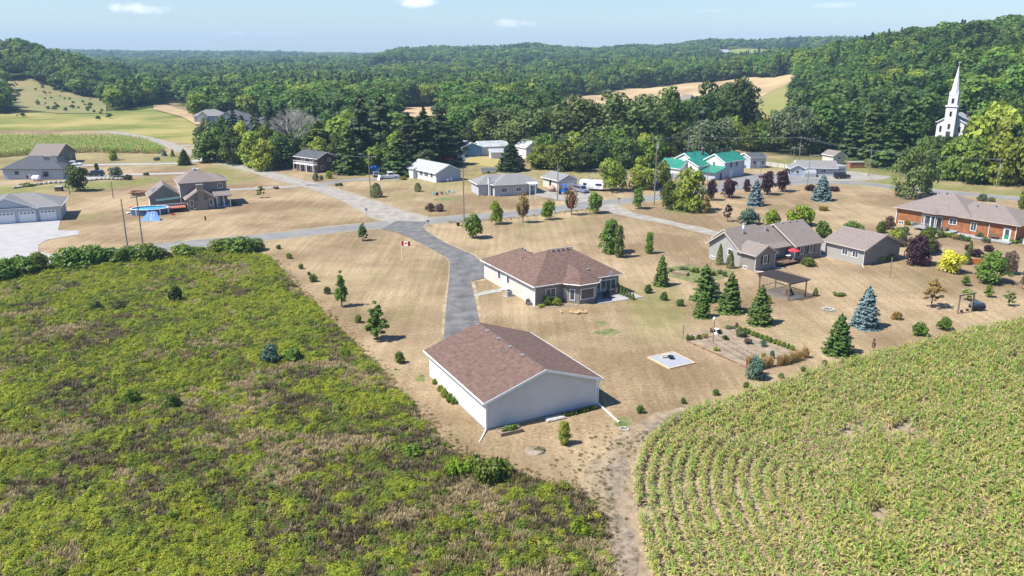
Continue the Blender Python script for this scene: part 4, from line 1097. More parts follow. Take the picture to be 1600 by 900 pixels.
for i, (bx, by, ty, w) in enumerate([(435, 389, 381, 8), (452, 404, 394, 9), (470, 420, 411, 10), (483, 430, 424, 6), (490, 440, 427, 13), (512, 459, 446, 11), (560, 504, 490, 12), (625, 567, 548, 17)]):
    PT(bx, by, ty, w, 'bush', 'leafy', 'lawn_shrub', 'small round shrub in the line along the meadow, ' + LS[i], 'shrub', 'shrubs along the meadow edge', False)
# garage side plants
for i, (bx, by, ty, w) in enumerate([(679, 600, 591, 9), (688, 611, 600, 12), (695, 620, 605, 14), (703, 628, 614, 14), (709, 631, 619, 10)]):
    PT(bx, by, ty, w, 'bush', 'lime' if i < 3 else 'fresh', 'wall_shrub', 'leafy green plant in the bed along the white side wall of the garage', 'shrub', 'plants along the garage side wall', False)
for i in range(9):
    PT(880 + i * 6.2, 652 - i * 1.6, 645 - i * 1.7, 8, 'low', 'leafy', 'border_plant', 'tiny green plant in the border along the shaded garage gable', 'plant', 'border plants along the garage gable', False)
# garden row plants
for i in range(13):
    t_ = i / 12
    PT(1156 + 82 * t_, 517 + 30 * t_, 508 + 30 * t_, 9, 'bush', ('lime', 'leafy', 'fresh')[i % 3], 'garden_plant', 'leafy vegetable plant in the row along the far right side of the garden plot', 'plant', 'vegetables in the garden', False)
for (bx, by, ty, w, m_) in [(1081, 531, 523, 9, 'leafy'), (1091, 529, 521, 11, 'leafy'), (1101, 527, 520, 12, 'gold'), (1113, 519, 512, 10, 'brown'), (1133, 530, 523, 12, 'leafy'), (1124, 521, 513, 8, 'leafy'),
                           (1158, 526, 513, 20, 'silver'), (1168, 537, 527, 14, 'brown'), (1193, 541, 530, 13, 'juniper'), (1206, 560, 545, 9, 'juniper'), (1192, 558, 550, 10, 'gold'), (1074, 532, 521, 6, 'leafy'), (1151, 512, 503, 6, 'brown'), (1140, 513, 508, 18, 'silver'), (1119, 548, 541, 12, 'lime')]:
    PT(bx, by, ty, w, 'low' if w > 8 else 'bush', m_, 'garden_plant', 'single vegetable or flower clump inside the garden plot', 'plant', 'clumps in the garden plot', False)

# the belt of big trees behind the village
many([(330, 241, 186, 43, 'broad', 'willow', 'grey green tree at the left end of the tree belt'),
      (352, 247, 184, 46, 'broad', 'dark', 'dark round tree second from the left end of the belt'),
      (322, 236, 200, 33, 'broad', 'dark', 'low dark tree at the corner of the cross lane'),
      (376, 252, 196, 43, 'broad', 'lime', 'olive tree beside the side road in the left belt'),
      (396, 262, 206, 43, 'tall', 'lime', 'yellow green tree in front of the dark roofed houses'),
      (414, 266, 218, 43, 'broad', 'lime', 'light green tree left of the dead bare tree'),
      (440, 262, 214, 51, 'broad', 'dark', 'dark spreading tree under the dead bare tree'),
      (590, 270, 228, 51, 'broad', 'fresh', 'bright leafy tree between the spruces behind the blue yard play set'),
      (560, 235, 182, 51, 'broad', 'leafy', 'leafy tree behind the layered pine'),
      (520, 222, 172, 51, 'broad', 'willow', 'pale leafy tree behind the brown two storey house'),
      (780, 232, 170, 89, 'willow', 'willow', 'tall grey green tree above the metal barns'),
      (835, 240, 160, 107, 'willow', 'willow', 'large rounded grey green willow in the middle of the belt'),
      (905, 240, 152, 122, 'willow', 'willow', 'very large grey green willow, left of the two biggest'),
      (985, 240, 146, 133, 'willow', 'willow', 'very large grey green willow in the centre, right of the two biggest'),
      (1040, 232, 136, 64, 'broad', 'leafy', 'dark green tree between the great willow and the tall dark pair'),
      (1105, 228, 128, 71, 'broad', 'dark', 'tall dark tree, left of the pair on the hill foot'),
      (1150, 226, 126, 79, 'broad', 'dark', 'tall dark tree, right of the pair on the hill foot'),
      (1112, 245, 186, 89, 'willow', 'silver', 'pale green tree behind the green roofed building'),
      (1118, 240, 200, 51, 'round', 'lime', 'olive rounded tree above the green roof'),
      (1235, 240, 156, 79, 'willow', 'silver', 'pale silvery poplar at the foot of the right hillside'),
      (1190, 236, 190, 40, 'broad', 'fresh', 'light green tree above the small white building'),
      (850, 262, 226, 43, 'broad', 'leafy', 'leafy tree behind the small grey garage, left'),
      (876, 266, 222, 46, 'broad', 'leafy', 'leafy tree just behind the small grey garage'),
      (903, 268, 228, 43, 'broad', 'dark', 'dark leafy tree behind the white trailer'),
      (930, 262, 218, 51, 'broad', 'dark', 'dark leafy tree right of the white trailer'),
      (985, 262, 220, 46, 'broad', 'leafy', 'leafy tree behind the broad olive trees, left'),
      (1015, 262, 212, 51, 'broad', 'fresh', 'leafy tree behind the tall utility pole'),
      (838, 262, 238, 22, 'bush', 'bright', 'bright bush in front of the white gable house')], LT, 'tree')
many([(500, 250, 190, 61, 'rag', 'cedar', 'layered green pine behind the brown two storey house'),
      (548, 272, 200, 48, 'rag', 'spruce', 'dull tall spruce right of the brown two storey house'),
      (567, 262, 150, 56, 'rag', 'darkspruce', 'tall black green spruce, left of the tallest pair'),
      (598, 246, 148, 58, 'rag', 'darkspruce', 'tall black green spruce, right of the tallest pair'),
      (622, 274, 214, 53, 'rag', 'spruce', 'drooping spruce behind the white pickup'),
      (640, 264, 178, 56, 'rag', 'darkspruce', 'dark spruce behind the left end of the white bungalow'),
      (664, 264, 170, 61, 'rag', 'darkspruce', 'dark spruce behind the middle of the white bungalow'),
      (690, 258, 174, 58, 'rag', 'darkspruce', 'dark spruce behind the camper at the white bungalow'),
      (712, 244, 186, 46, 'rag', 'darkspruce', 'dark spruce left of the metal barns'),
      (798, 267, 222, 50, 'fullspruce', 'darkspruce', 'broad dark spruce behind the grey hip roofed bungalow'),
      (1330, 246, 170, 51, 'rag', 'spruce', 'tall spruce at the foot of the right hillside, left'),
      (1360, 248, 160, 53, 'rag', 'spruce', 'tall spruce at the foot of the right hillside, middle'),
      (1390, 262, 176, 56, 'rag', 'spruce', 'tall spruce at the foot of the right hillside behind the willow'),
      (1474, 268, 212, 33, 'rag', 'darkspruce', 'narrow dark spruce below the white church')], SP_, 'spruce', 'spruces of the tree belt')

BF = []
for (x0, x1, yb, yt, n_) in ((838, 950, 266, 226, 6), (960, 1046, 262, 218, 5), (845, 1040, 250, 208, 9), (312, 470, 254, 200, 8), (480, 640, 262, 206, 6), (660, 790, 236, 190, 6), (1060, 1230, 236, 188, 7), (1090, 1240, 225, 176, 6)):
    for i in range(n_):
        BF.append((int(x0 + (x1 - x0) * (i + .5 + random.uniform(-.3, .3)) / n_), yb + random.randint(-4, 3), yt + random.randint(-9, 8), random.randint(34, 48)))
for i, (bx, by, ty, w_) in enumerate(BF):
    side = 'behind the trailer and small garage' if 830 < bx < 1050 else 'left beyond the side road' if bx < 475 else 'around the brown two storey house' if bx < 650 else 'near the metal barns' if bx < 800 else 'behind the green roofed building'
    mk = ('leafy', 'fresh', 'dark', 'lime', 'leafy')[i % 5]
    PT(bx, by, ty, w_, 'broad', mk, 'belt_tree', {'leafy': 'green', 'fresh': 'light green', 'dark': 'dark green', 'lime': 'olive green'}[mk] + ' leafy tree in the front of the belt ' + side, 'tree', 'front belt trees ' + side)
# dead bare tree
def bare_tree():
    p = G(462, 246); h = height_at((462, 246), 164)
    t = thing('bare_tree', 'dead grey leafless tree with wide bare branches in the left belt', 'tree', p)
    r = random.Random(4); b = MB(); tk = MB()
    tk.path([(0, 0, -.1), (.1, 0, h * .16), (0, .1, h * .32)], h * .028, h * .02, 8)
    def grow(q, d, l, rad, lev):
        e = q + d * l; mid = q + d * l * .5 + Vector((r.uniform(-1, 1), r.uniform(-1, 1), 0)) * l * .06
        b.path([q, mid, e], rad, rad * .55, 5)
        if lev == 0: return
        for _ in range(4 if lev > 1 else 5):
            nd = (d + Vector((r.uniform(-.75, .75), r.uniform(-.75, .75), r.uniform(-.25, .35)))).normalized()
            grow(q + d * l * r.uniform(.45, 1), nd, l * r.uniform(.5, .75), rad * .55, lev - 1)
    for i in range(7):
        a = i * .9; grow(Vector((0, 0, h * r.uniform(.18, .32))), Vector((math.cos(a) * .62, math.sin(a) * .62, 1)).normalized(), h * .36, h * .012, 4)
    tk.build('trunk', M_stem, t, True); b.build('branches', mat('dead_wood', (.36, .33, .30), .95, .2, 4), t)
bare_tree()

# the wooded hillsides and valley: nearest and largest trees one by one, the far wood as a mass
rf = np.random.default_rng(21)
CHURCH = G(1480, 214)
def free_of(x, y, grow=0):
    ok = np.ones(len(x), bool)
    for nm, poly in FIELDS.items(): ok &= ~inside(x, y, poly)
    return ok
xs_, ys_ = [], []
for (y0, y1, s) in ((200, 420, 7.6), (420, 700, 8.8), (700, 1200, 10.5), (1200, 2000, 12), (2000, 3600, 17)):
    gx, gy = jitter_grid(-.85 * y1 - 60, .85 * y1 + 60, y0, y1, s, rf); xs_.append(gx); ys_.append(gy)
x = np.concatenate(xs_); y = np.concatenate(ys_)
k = (y > edge_depth(x, y) + 3) & free_of(x, y)
z = zfun(x, y); k &= in_view(x, y, z, 420)
# sight line to the church front stays open
cx_, cy_ = CHURCH[0], CHURCH[1]
ax = np.array([cx_, cy_]) / math.hypot(cx_, cy_); al = x * ax[0] + y * ax[1]; ac = np.abs(-x * ax[1] + y * ax[0]); cd = math.hypot(cx_, cy_)
k &= ~((ac < 8) & (al > cd - 7) & (al < cd + 20))
k &= ~((np.hypot(x - G(1072, 172)[0], y - G(1072, 172)[1]) < 14))
k &= ~(inside(x, y, W((700, 262), (715, 222), (800, 222), (860, 250), (860, 268), (800, 275))) )
k &= ~inside(x, y, W((300, 225), (316, 185), (425, 190), (430, 215), (400, 222)))
x, y, z = x[k], y[k], z[k]
tx_, ty_ = proj(x, y, z + 13.0); bx_, by_ = proj(x, y, z)
col_ = (y < CHURCH[1] + 3) & (tx_ > 1432) & (tx_ < 1540)
allow = np.where(col_, np.maximum(by_ - 214, 0) / (by_ - ty_ + 1e-6) * 13.0, 99.0)
AT_X = [0, 4, 8, 166, 170, 240, 250, 300, 306, 600, 612, 704, 715, 860, 866, 900, 950, 1050, 1080, 1100, 1110, 1160, 1168, 1228, 1246, 1253, 1300]
AT_Y = [0, 0, 176, 178, 0, 0, 182, 196, 0, 0, 180, 182, 0, 0, 178, 167, 161, 160, 152, 150, 0, 0, 186, 182, 160, 0, 0]
AD_Y = [0, 0, 600, 600, 0, 0, 600, 560, 0, 0, 500, 500, 0, 0, 660, 660, 660, 640, 620, 600, 0, 0, 640, 660, 660, 0, 0]
lim = np.interp(tx_, AT_X, AT_Y); ldep = np.interp(tx_, AT_X, AD_Y)
al2 = np.where((lim > 100) & (y < ldep), np.maximum(by_ - lim, 0) / (by_ - ty_ + 1e-6) * 13.0, 99.0)
allow = np.minimum(allow, np.maximum(al2, 0))
hide = allow < 3.5
x, y, z, allow = x[~hide], y[~hide], z[~hide], allow[~hide]
if PLANTED:
    PL = np.array([p for p in PLANTED if p[1] > 170])
    keep = np.ones(len(x), bool)
    for (a, b, w) in PL: keep &= np.hypot(x - a, y - b) > w * .5 + 2.0
    x, y, z, allow = x[keep], y[keep], z[keep], allow[keep]
order = np.argsort(y); x, y, z, allow = x[order], y[order], z[order], allow[order]
h = rf.uniform(11, 18, len(x)) * (.8 + .45 * fbm(x, y, 60, 3)); h *= np.where(y > 1200, 1.05, 1); h = np.minimum(h, allow)
con = (fbm(x, y, 45, 13) + rf.uniform(-.12, .12, len(x))) > .60
con |= (np.abs(800 + F_PX * 1.02 * x / y - 1370) < 60) & (y < 330) & (rf.random(len(x)) < .55)
con &= ~((np.abs(800 + F_PX * 1.02 * x / y - 620) < 150) & (y < 420) & (rf.random(len(x)) < .7))
tone = fbm(x, y, 50, 23) + rf.uniform(-.22, .22, len(x))
# view test: hidden behind the first rows counts little, so take the nearest to the edge and the hillside
colpx = 800 + F_PX * 1.02 * x / y
near_ix = np.nonzero((y < 430))[0]
depth_in = y - edge_depth(x, y)
score = y + depth_in * .6 + np.where(colpx < 1240, 40, 0)
pickN = near_ix[np.argsort(score[near_ix])][:120]
isind = np.zeros(len(x), bool); isind[pickN] = True
for i in pickN:
    P = (x[i], y[i], z[i]); c_ = colpx[i]
    where = ('on the wooded hillside below and around the white church' if c_ > 1400 else 'on the wooded slope left of the church' if c_ > 1240 else
             'in the belt behind the green roofed building' if c_ > 1020 else 'in the belt behind the trailer and small garage' if c_ > 820 else 'in the belt behind the bungalows' if c_ > 540 else 'in the belt on the left beyond the side road')
    if con[i]:
        plant(P, h[i] * 1.05, h[i] * .5, 'rag', 'spruce' if tone[i] > .5 else 'darkspruce', 'conifer_tree', 'dark pointed conifer ' + where, 'tree', 'conifers ' + where, True, var=i % 3)
    else:
        kk = 'lime' if tone[i] > .80 and c_ > 1200 else 'fresh' if tone[i] > .60 else 'leafy' if tone[i] > .42 else 'dark'
        plant(P, h[i], h[i] * rf.uniform(.68, .95), 'broad', kk, 'forest_tree', {'lime': 'yellow green', 'fresh': 'light green', 'leafy': 'green', 'dark': 'dark green'}[kk] + ' leafy tree ' + where, 'tree', 'leafy trees ' + where, True, var=i % 3)
x, y, z, h, con, tone = [a[~isind] for a in (x, y, z, h, con, tone)]
def farcrown(seed, m, n, leaf, shape='b'):
    V, Qd = leafy_crown(seed, n, leaf, .46, .06, 20, (.13, .22), .2) if shape == 'b' else conifer_crown(seed, n, .28, .02, 12, leaf, .7, .3, .3)
    return mesh_np('wood', V, Qd, m)
FM = [leafmat('wood_green', (0.06, 0.118, 0.022), (0.135, 0.225, 0.036), 4, .40, .34, .02), leafmat('wood_dark_green', (0.04, 0.085, 0.02), (0.095, 0.165, 0.032), 4, .40, .3, .015),
      leafmat('wood_light_green', (0.105, 0.18, 0.028), (0.2, 0.3, 0.045), 4, .40, .25, .018), leafmat('wood_needles', (0.028, 0.058, 0.02), (0.058, 0.105, 0.03), 6, .40, .3, .01), leafmat('wood_yellow_green', (0.16, 0.22, 0.025), (0.27, 0.33, 0.04), 4, .40, .18, .01)]
fp = [farcrown(1, FM[0], 1100, .040), farcrown(2, FM[0], 1100, .040), farcrown(3, FM[1], 1100, .040), farcrown(4, FM[1], 1100, .040), farcrown(5, FM[2], 1100, .040), farcrown(6, FM[2], 1100, .040),
      farcrown(7, FM[3], 1100, .038, 'c'), farcrown(8, FM[3], 1100, .038, 'c'), farcrown(9, FM[4], 1100, .040)]
idx = np.where(con, rf.integers(6, 8, len(x)), np.where((tone > .74) & (y < 650), 8, np.where(tone > .60, rf.integers(4, 6, len(x)), np.where(tone > .40, rf.integers(0, 2, len(x)), rf.integers(2, 4, len(x))))))
gx_, gy_ = proj(x, y, z)
open_ = ((gx_ > 556) & (gx_ < 724) & (gy_ > 98 + .02 * (gx_ - 556)) & (gy_ < 119)) | ((gx_ > 1120) & (gx_ < 1300) & (gy_ > 76) & (gy_ < 96)) | ((gx_ > 40) & (gx_ < 150) & (gy_ > 92) & (gy_ < 112) & (y < 900))
open_ &= fbm(x, y, 70, 91) > .40
h = np.where(open_, h * .42, h); idx = np.where(open_ & (rf.random(len(x)) < .8), 8, idx)
idx = np.where((y > 380) & (rf.random(len(x)) < .05), 8, idx)
wd = h * np.where(con, rf.uniform(.85, 1.1, len(x)), rf.uniform(.9, 1.4, len(x))) * np.where(y > 1200, 1.35, 1) * np.where(y > 2000, 1.3, 1)
scatter('forest', np.stack([x, y, z - .3], 1), rf.uniform(0, 6.28, len(x)), np.stack([wd, wd, h], 1), idx, fp, 'continuous green forest covering the valley and the far hills', 'forest')
# scrub on pastures
x, y = jitter_grid(-420, -120, 330, 720, 9, rf)
k = (inside(x, y, FIELDS['grassy']) | inside(x, y, FIELDS['hillside'])) & (rf.random(len(x)) < np.where(inside(x, y, FIELDS['hillside']), .45, .07)); x, y = x[k], y[k]; z = zfun(x, y)
s = rf.uniform(1.5, 4.5, len(x))
scatter('pasture_scrub', np.stack([x, y, z], 1), rf.uniform(0, 6.28, len(x)), np.stack([s, s, s * .7], 1), rf.integers(0, 6, len(x)), fp, 'scattered scrub bushes on the far left pasture and hillside', 'scrub')
# ------------------------------------------------------------------ building kit
def shingles(name, c, v=.18): return mat(name, c, .92, v, 2.2, .35, 9, detail=8, fac=(.3, .7), stripe=('Z', .30, .10))
S_brown = shingles('shingle_reddish_brown', (.134, .084, .066), .36)
S_tan = shingles('shingle_taupe', (.20, .165, .145))
S_grey = shingles('shingle_grey', (.20, .195, .19))
S_char = shingles('shingle_charcoal', (.075, .08, .09))
S_light = shingles('shingle_light_grey', (.33, .335, .33))
W_white = mat('siding_white', (.70, .69, .66), .6, .04, .6, stripe=('Z', .22, .22))
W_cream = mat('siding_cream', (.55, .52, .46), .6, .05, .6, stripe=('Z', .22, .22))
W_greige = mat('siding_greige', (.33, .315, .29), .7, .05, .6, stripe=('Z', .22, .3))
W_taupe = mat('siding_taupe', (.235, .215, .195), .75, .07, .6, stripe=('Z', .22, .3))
W_garage = mat('siding_light_grey', (.60, .585, .56), .6, .05, .6, stripe=('Z', .22, .2))
W_pale = mat('siding_pale_grey', (.42, .43, .44), .65, .05, .6, stripe=('Z', .22, .25))
W_blue = mat('siding_pale_blue', (.40, .44, .49), .65, .05, .6, stripe=('Z', .22, .25))
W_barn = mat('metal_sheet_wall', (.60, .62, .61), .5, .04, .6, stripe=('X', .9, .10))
W_log = mat('log_wall', (.30, .112, .042), .6, .25, 1.2, stripe=('Z', .33, .55), col2=(.39, .155, .06))
W_brickbrown = mat('dark_brown_brick', (.085, .045, .035), .9, .25, 4, detail=6)
def brick_mat(name, c1, c2, mortar):
    m, nt, b = _new(name); L = nt.links.new
    tc = nt.nodes.new('ShaderNodeTexCoord'); sp = nt.nodes.new('ShaderNodeSeparateXYZ'); L(tc.outputs['Object'], sp.inputs[0])
    ad = nt.nodes.new('ShaderNodeMath'); L(sp.outputs[0], ad.inputs[0]); L(sp.outputs[1], ad.inputs[1])
    cb = nt.nodes.new('ShaderNodeCombineXYZ'); L(ad.outputs[0], cb.inputs[0]); L(sp.outputs[2], cb.inputs[1])
    br = nt.nodes.new('ShaderNodeTexBrick'); L(cb.outputs[0], br.inputs['Vector']); br.inputs['Scale'].default_value = 1
    br.inputs['Brick Width'].default_value = .32; br.inputs['Row Height'].default_value = .13; br.inputs['Mortar Size'].default_value = .016
    br.inputs['Color1'].default_value = c1 + (1,); br.inputs['Color2'].default_value = c2 + (1,); br.inputs['Mortar'].default_value = mortar + (1,)
    L(br.outputs[0], b.inputs['Base Color']); b.inputs['Roughness'].default_value = .9
    MATS[name] = m; return m
W_stone = brick_mat('taupe_brick', (.25, .21, .18), (.15, .125, .11), (.30, .27, .24))
W_brick2 = brick_mat('brown_brick', (.10, .055, .042), (.065, .04, .034), (.16, .14, .12))
M_metalg = mat('green_metal_roof', (.018, .17, .12), .45, .12, .5, stripe=('X', .8, .25), col2=(.030, .22, .155))
M_tin = mat('tin_roof', (.50, .51, .51), .35, .15, .4, metal=.3, stripe=('X', .8, .2))
M_trim = mat('white_trim', (.80, .80, .78), .5, .03, 2)
M_trimt = mat('tan_trim', (.46, .41, .35), .6, .05, 2)
M_trimb = mat('dark_trim', (.06, .07, .085), .5, .05, 2)
M_glass = mat('window_glass', (.045, .06, .075), .08, .2, 1.5, spec=.8)
M_glassd = mat('dark_window_glass', (.02, .025, .032), .08, .2, 1.5, spec=.8)
M_black = mat('black_shutter', (.015, .017, .022), .6, .1, 3)
M_door = mat('white_door', (.72, .72, .72), .5, .03, 2)
M_wood = mat('weathered_wood', (.25, .19, .135), .85, .2, 5)
M_lumber = mat('new_lumber', (.62, .45, .25), .75, .12, 5)
M_deck = mat('brown_deck_wood', (.16, .10, .065), .85, .2, 4)
M_pole = mat('utility_pole_wood', (.22, .195, .17), .9, .2, 5)
M_steel = mat('galvanised_steel', (.45, .46, .47), .4, .08, 3, metal=.6)
M_grey = mat('grey_plastic', (.30, .31, .32), .6, .06, 3)
M_rock = mat('grey_stone', (.36, .34, .31), .9, .25, 2, .4, 6)
M_redp = mat('red_plastic', (.55, .03, .03), .5, .05, 3)
M_bluep = mat('blue_plastic', (.02, .12, .48), .45, .1, 3)
M_teal = mat('teal_plastic', (.10, .42, .42), .5, .08, 3)

class Bld:
    """a building standing at a surveyed corner; local x runs along the measured wall, local y away from the camera"""
    def __init__(s, name, label, px, ang, cat='house', z=None, group=None):
        p = G(*px) if not isinstance(px, np.ndarray) else px
        s.p = p; s.ang = R(ang)
        s.root = thing(name, label, cat, (p[0], p[1], p[2] if z is None else z), s.ang, group)
        cx = p[0]; cy = p[1]
    def world(s, x, y, z=0):
        c, n = math.cos(s.ang), math.sin(s.ang)
        return np.array([s.p[0] + x * c - y * n, s.p[1] + x * n + y * c, s.root.location[2] + z])
    def part(s, name, mb, m, parent=None, **kw): return mb.build(name, m, parent or s.root, **kw)
    def box(s, name, m, *a, parent=None, bevel=0): return MB().box(*a).build(name, m, parent or s.root, bevel=bevel)
    def gable(s, x0, x1, y0, y1, zw, zr, axis, rm, wm, ov=.45, trim=None, z0=-.3, th=.16, wall_name='wall', gx=None):
        """walls up to the gable plus a pitched roof; axis is the way the ridge runs"""
        a0, a1 = (y0, y1) if axis == 'x' else (x0, x1); mid = (a0 + a1) / 2
        b0, b1 = (x0, x1) if axis == 'x' else (y0, y1)
        sl = (zr - zw) / (mid - a0)
        w = MB().prism([(a0, z0), (a1, z0), (a1, zw), (mid, zr), (a0, zw)], axis, b0, b1); s.part(wall_name, w, wm)
        e = .03
        rf_ = MB().prism([(a0 - ov, zw - sl * ov + e), (mid, zr + e), (a1 + ov, zw - sl * ov + e), (a1 + ov, zw - sl * ov + e + th), (mid, zr + e + th * 1.1), (a0 - ov, zw - sl * ov + e + th)], axis, b0 - ov, b1 + ov)
        ro = s.part('roof', rf_, rm)
        if trim:
            d = .20
            t = MB()
            for (p, q) in ((b0 - ov - .05, b0 - ov - .004), (b1 + ov + .004, b1 + ov + .05)):
                t.prism([(a0 - ov, zw - sl * ov + e - d * .6), (mid, zr + e - d * .6), (a1 + ov, zw - sl * ov + e - d * .6), (a1 + ov, zw - sl * ov + e + th - .02), (mid, zr + e + th - .02), (a0 - ov, zw - sl * ov + e + th - .02)], axis, p, q)
            ze = zw - sl * ov + e
            for (p, q) in ((a0 - ov - .10, a0 - ov - .004), (a1 + ov + .004, a1 + ov + .10)):
                if axis == 'x': t.box(b0 - ov, b1 + ov, p, q, ze - .02, ze + th - .03)
                else: t.box(p, q, b0 - ov, b1 + ov, ze - .02, ze + th - .03)
            s.part('fascia', t, trim, parent=ro)
        return ro
    def walls(s, poly, z0, z1, m, name='wall'): return s.part(name, MB().prism(poly, 'z', z0, z1), m)
    def hip(s, x0, x1, y0, y1, ze, r0, r1, zr, rm, trim=None, ov=.5, th=.16, holes=None):
        """hipped roof over a rectangle with ridge ends r0, r1 = (x, y)"""
        X0, X1, Y0, Y1 = x0 - ov, x1 + ov, y0 - ov, y1 + ov
        b = MB().add([(X0, Y0, ze), (X1, Y0, ze), (X1, Y1, ze), (X0, Y1, ze), (X0, Y0, ze + th), (X1, Y0, ze + th), (X1, Y1, ze + th), (X0, Y1, ze + th), (r0[0], r0[1], zr), (r1[0], r1[1], zr)],
                     [(0, 3, 2, 1), (0, 1, 5, 4), (1, 2, 6, 5), (2, 3, 7, 6), (3, 0, 4, 7)] +
                     ([(4, 5, 9, 8), (5, 6, 9), (6, 7, 8, 9), (7, 4, 8)] if abs(r1[0] - r0[0]) >= abs(r1[1] - r0[1]) else [(4, 5, 8), (5, 6, 9, 8), (6, 7, 9), (7, 4, 8, 9)]))
        ro = s.part('roof', b, rm)
        if trim:
            t = MB(); g = .09
            t.box(X0 - g, X1 + g, Y0 - g, Y0 - .003, ze + .02, ze + th - .02).box(X0 - g, X1 + g, Y1 + .003, Y1 + g, ze + .02, ze + th - .02)
            t.box(X0 - g, X0 - .003, Y0, Y1, ze + .022, ze + th - .022).box(X1 + .003, X1 + g, Y0, Y1, ze + .022, ze + th - .022)
            s.part('gutter', t, trim, parent=ro)
        return ro
    def _onface(s, face, at, pos, w, z0, z1, d0, d1, mb):
        if face == 'S': mb.box(pos - w / 2, pos + w / 2, at - d1, at - d0, z0, z1)
        elif face == 'N': mb.box(pos - w / 2, pos + w / 2, at + d0, at + d1, z0, z1)
        elif face == 'W': mb.box(at - d1, at - d0, pos - w / 2, pos + w / 2, z0, z1)
        else: mb.box(at + d0, at + d1, pos - w / 2, pos + w / 2, z0, z1)
        return mb
    def win(s, face, at, pos, z, w, h, mull=0, frame=None, glass=None, shutters=False, fw=.09, label=None):
        f = MB()
        s._onface(face, at, pos, w, z - fw, z, .0, .07, f); s._onface(face, at, pos, w, z + h, z + h + fw, .0, .07, f)
        s._onface(face, at, pos - w / 2 - fw / 2 + .0, fw, z - fw, z + h + fw, .0, .072, f); s._onface(face, at, pos + w / 2 + fw / 2, fw, z - fw, z + h + fw, .0, .072, f)
        for i in range(mull):
            s._onface(face, at, pos - w / 2 + w * (i + 1) / (mull + 1), .06, z, z + h, .0, .066, f)
        fo = s.part('window', f, frame or M_trim)
        if label: fo['label'] = label
        s.part('pane', s._onface(face, at, pos, w, z, z + h, .0, .03, MB()), glass or M_glass, parent=fo)
        if shutters:
            for sg in (-1, 1):
                s.part('shutter', s._onface(face, at, pos + sg * (w / 2 + fw + .2), .36, z - .08, z + h + .08, .0, .05, MB()), M_black, parent=fo)
        return fo
    def door(s, face, at, pos, w=1.0, h=2.1, m=None, z=0.0, glass=False):
        d = s.part('door', s._onface(face, at, pos, w, z, z + h, .0, .06, MB()), m or M_door)
        k = MB(); s._onface(face, at, pos + w * .38, .08, z + h * .46, z + h * .46 + .06, .06, .14, k); s.part('handle', k, M_steel, parent=d)
        if glass: s.part('pane', s._onface(face, at, pos, w * .55, z + h * .45, z + h * .88, .06, .075, MB()), M_glass, parent=d)
        return d
    def gdoor(s, face, at, pos, w, h, m=None):
        mb = MB(); n = 4
        for i in range(n): s._onface(face, at, pos, w, h * i / n + .01, h * (i + 1) / n - .015, .0, .05, mb)
        s._onface(face, at, pos, w, 0, h, .0, .03, mb)
        d = s.part('garage_door', mb, m or M_door)
        g = MB()
        for i in range(4): s._onface(face, at, pos + (i - 1.5) * w / 4.4, w / 7, h * .80, h * .92, .05, .06, g)
        s.part('pane', g, M_glassd, parent=d)
    def vent(s, x, y, z, h=.38, r=.17, m=None):
        b = MB().box(x - r, x + r, y - r, y + r, z - .25, z + h * .6).box(x - r * 1.35, x + r * 1.35, y - r * 1.35, y + r * 1.35, z + h * .6 + .003, z + h)
        return s.part('roof_vent', b, m or M_steel)
    def chim(s, x0, x1, y0, y1, z0, z1, m, name='chimney'):
        c = s.box(name, m, x0, x1, y0, y1, z0, z1)
        s.box('chimney_cap', M_conc, x0 - .08, x1 + .08, y0 - .08, y1 + .08, z1 + .003, z1 + .15, parent=c); return c
    def pipe(s, pts, r=.05, m=None, name='downspout'):
        return s.part(name, MB().path([Vector(p) for p in pts], r, r, 6), m or M_trim)

# ------------------------------------------------------------------ long garage in front
g = Bld('detached_garage', 'long white sided garage with a plain reddish brown gable roof in the middle foreground', (760, 672), 27, 'garage')
gr = g.gable(0, 12.2, 0, 14.6, 2.95, 4.98, 'y', S_brown, W_garage, .42, M_trim, -.1)
for yy in (3.9, 6.6, 9.3, 12.0, 14.4): g.vent(5.85, yy, 4.95, .26, .13, M_steel)
g.box('corner_board', M_trim, -.03, .12, -.03, .12, -.1, 2.9); g.box('corner_board', M_trim, 12.08, 12.23, -.03, .12, -.1, 2.9)
g.box('foundation', M_conc, -.06, 12.26, -.06, 14.66, -.1, .14)
g.pipe([(-.42, -.08, 2.75), (-.08, -.10, 2.5), (-.08, -.10, .15), (-.9, -1.1, .06), (-1.6, -1.9, .05)], .06)
g.pipe([(12.55, -.1, 2.75), (12.30, -.12, 2.5), (12.30, -.12, .18), (12.45, -.9, .08)], .06)
g.gdoor('N', 14.6, 3.2, 2.7, 2.3); g.gdoor('N', 14.6, 9.0, 2.7, 2.3)
g.win('W', 0, 9, 9.0, .1, .1) if False else None
t = thing('drain_pipe', 'long white drain pipe lying on the grass from the right garage corner', 'pipe', G(936, 633))
a = G(936, 633); b_ = G(967, 661); dv = b_ - a
MB().tube((0, 0, .09), (dv[0], dv[1], .09), .08, .08, 8).build('pipe', M_trim, t)
MB().tube((dv[0] * .97, dv[1] * .97, .09), (dv[0] * 1.0, dv[1] * 1.0, .09), .11, .11, 8).build('pipe_collar', M_trim, t)
p = G(975, 671)
mb = MB()
for i in range(11):
    aa = i / 11 * 6.28; mb.lump((.42 * math.cos(aa), .34 * math.sin(aa), .07), .12, i, flat=.7)
tag(mb.build('stone_ring', M_rock, None, loc=p), 'small oval ring of pale stones at the end of the drain pipe', 'stone ring')
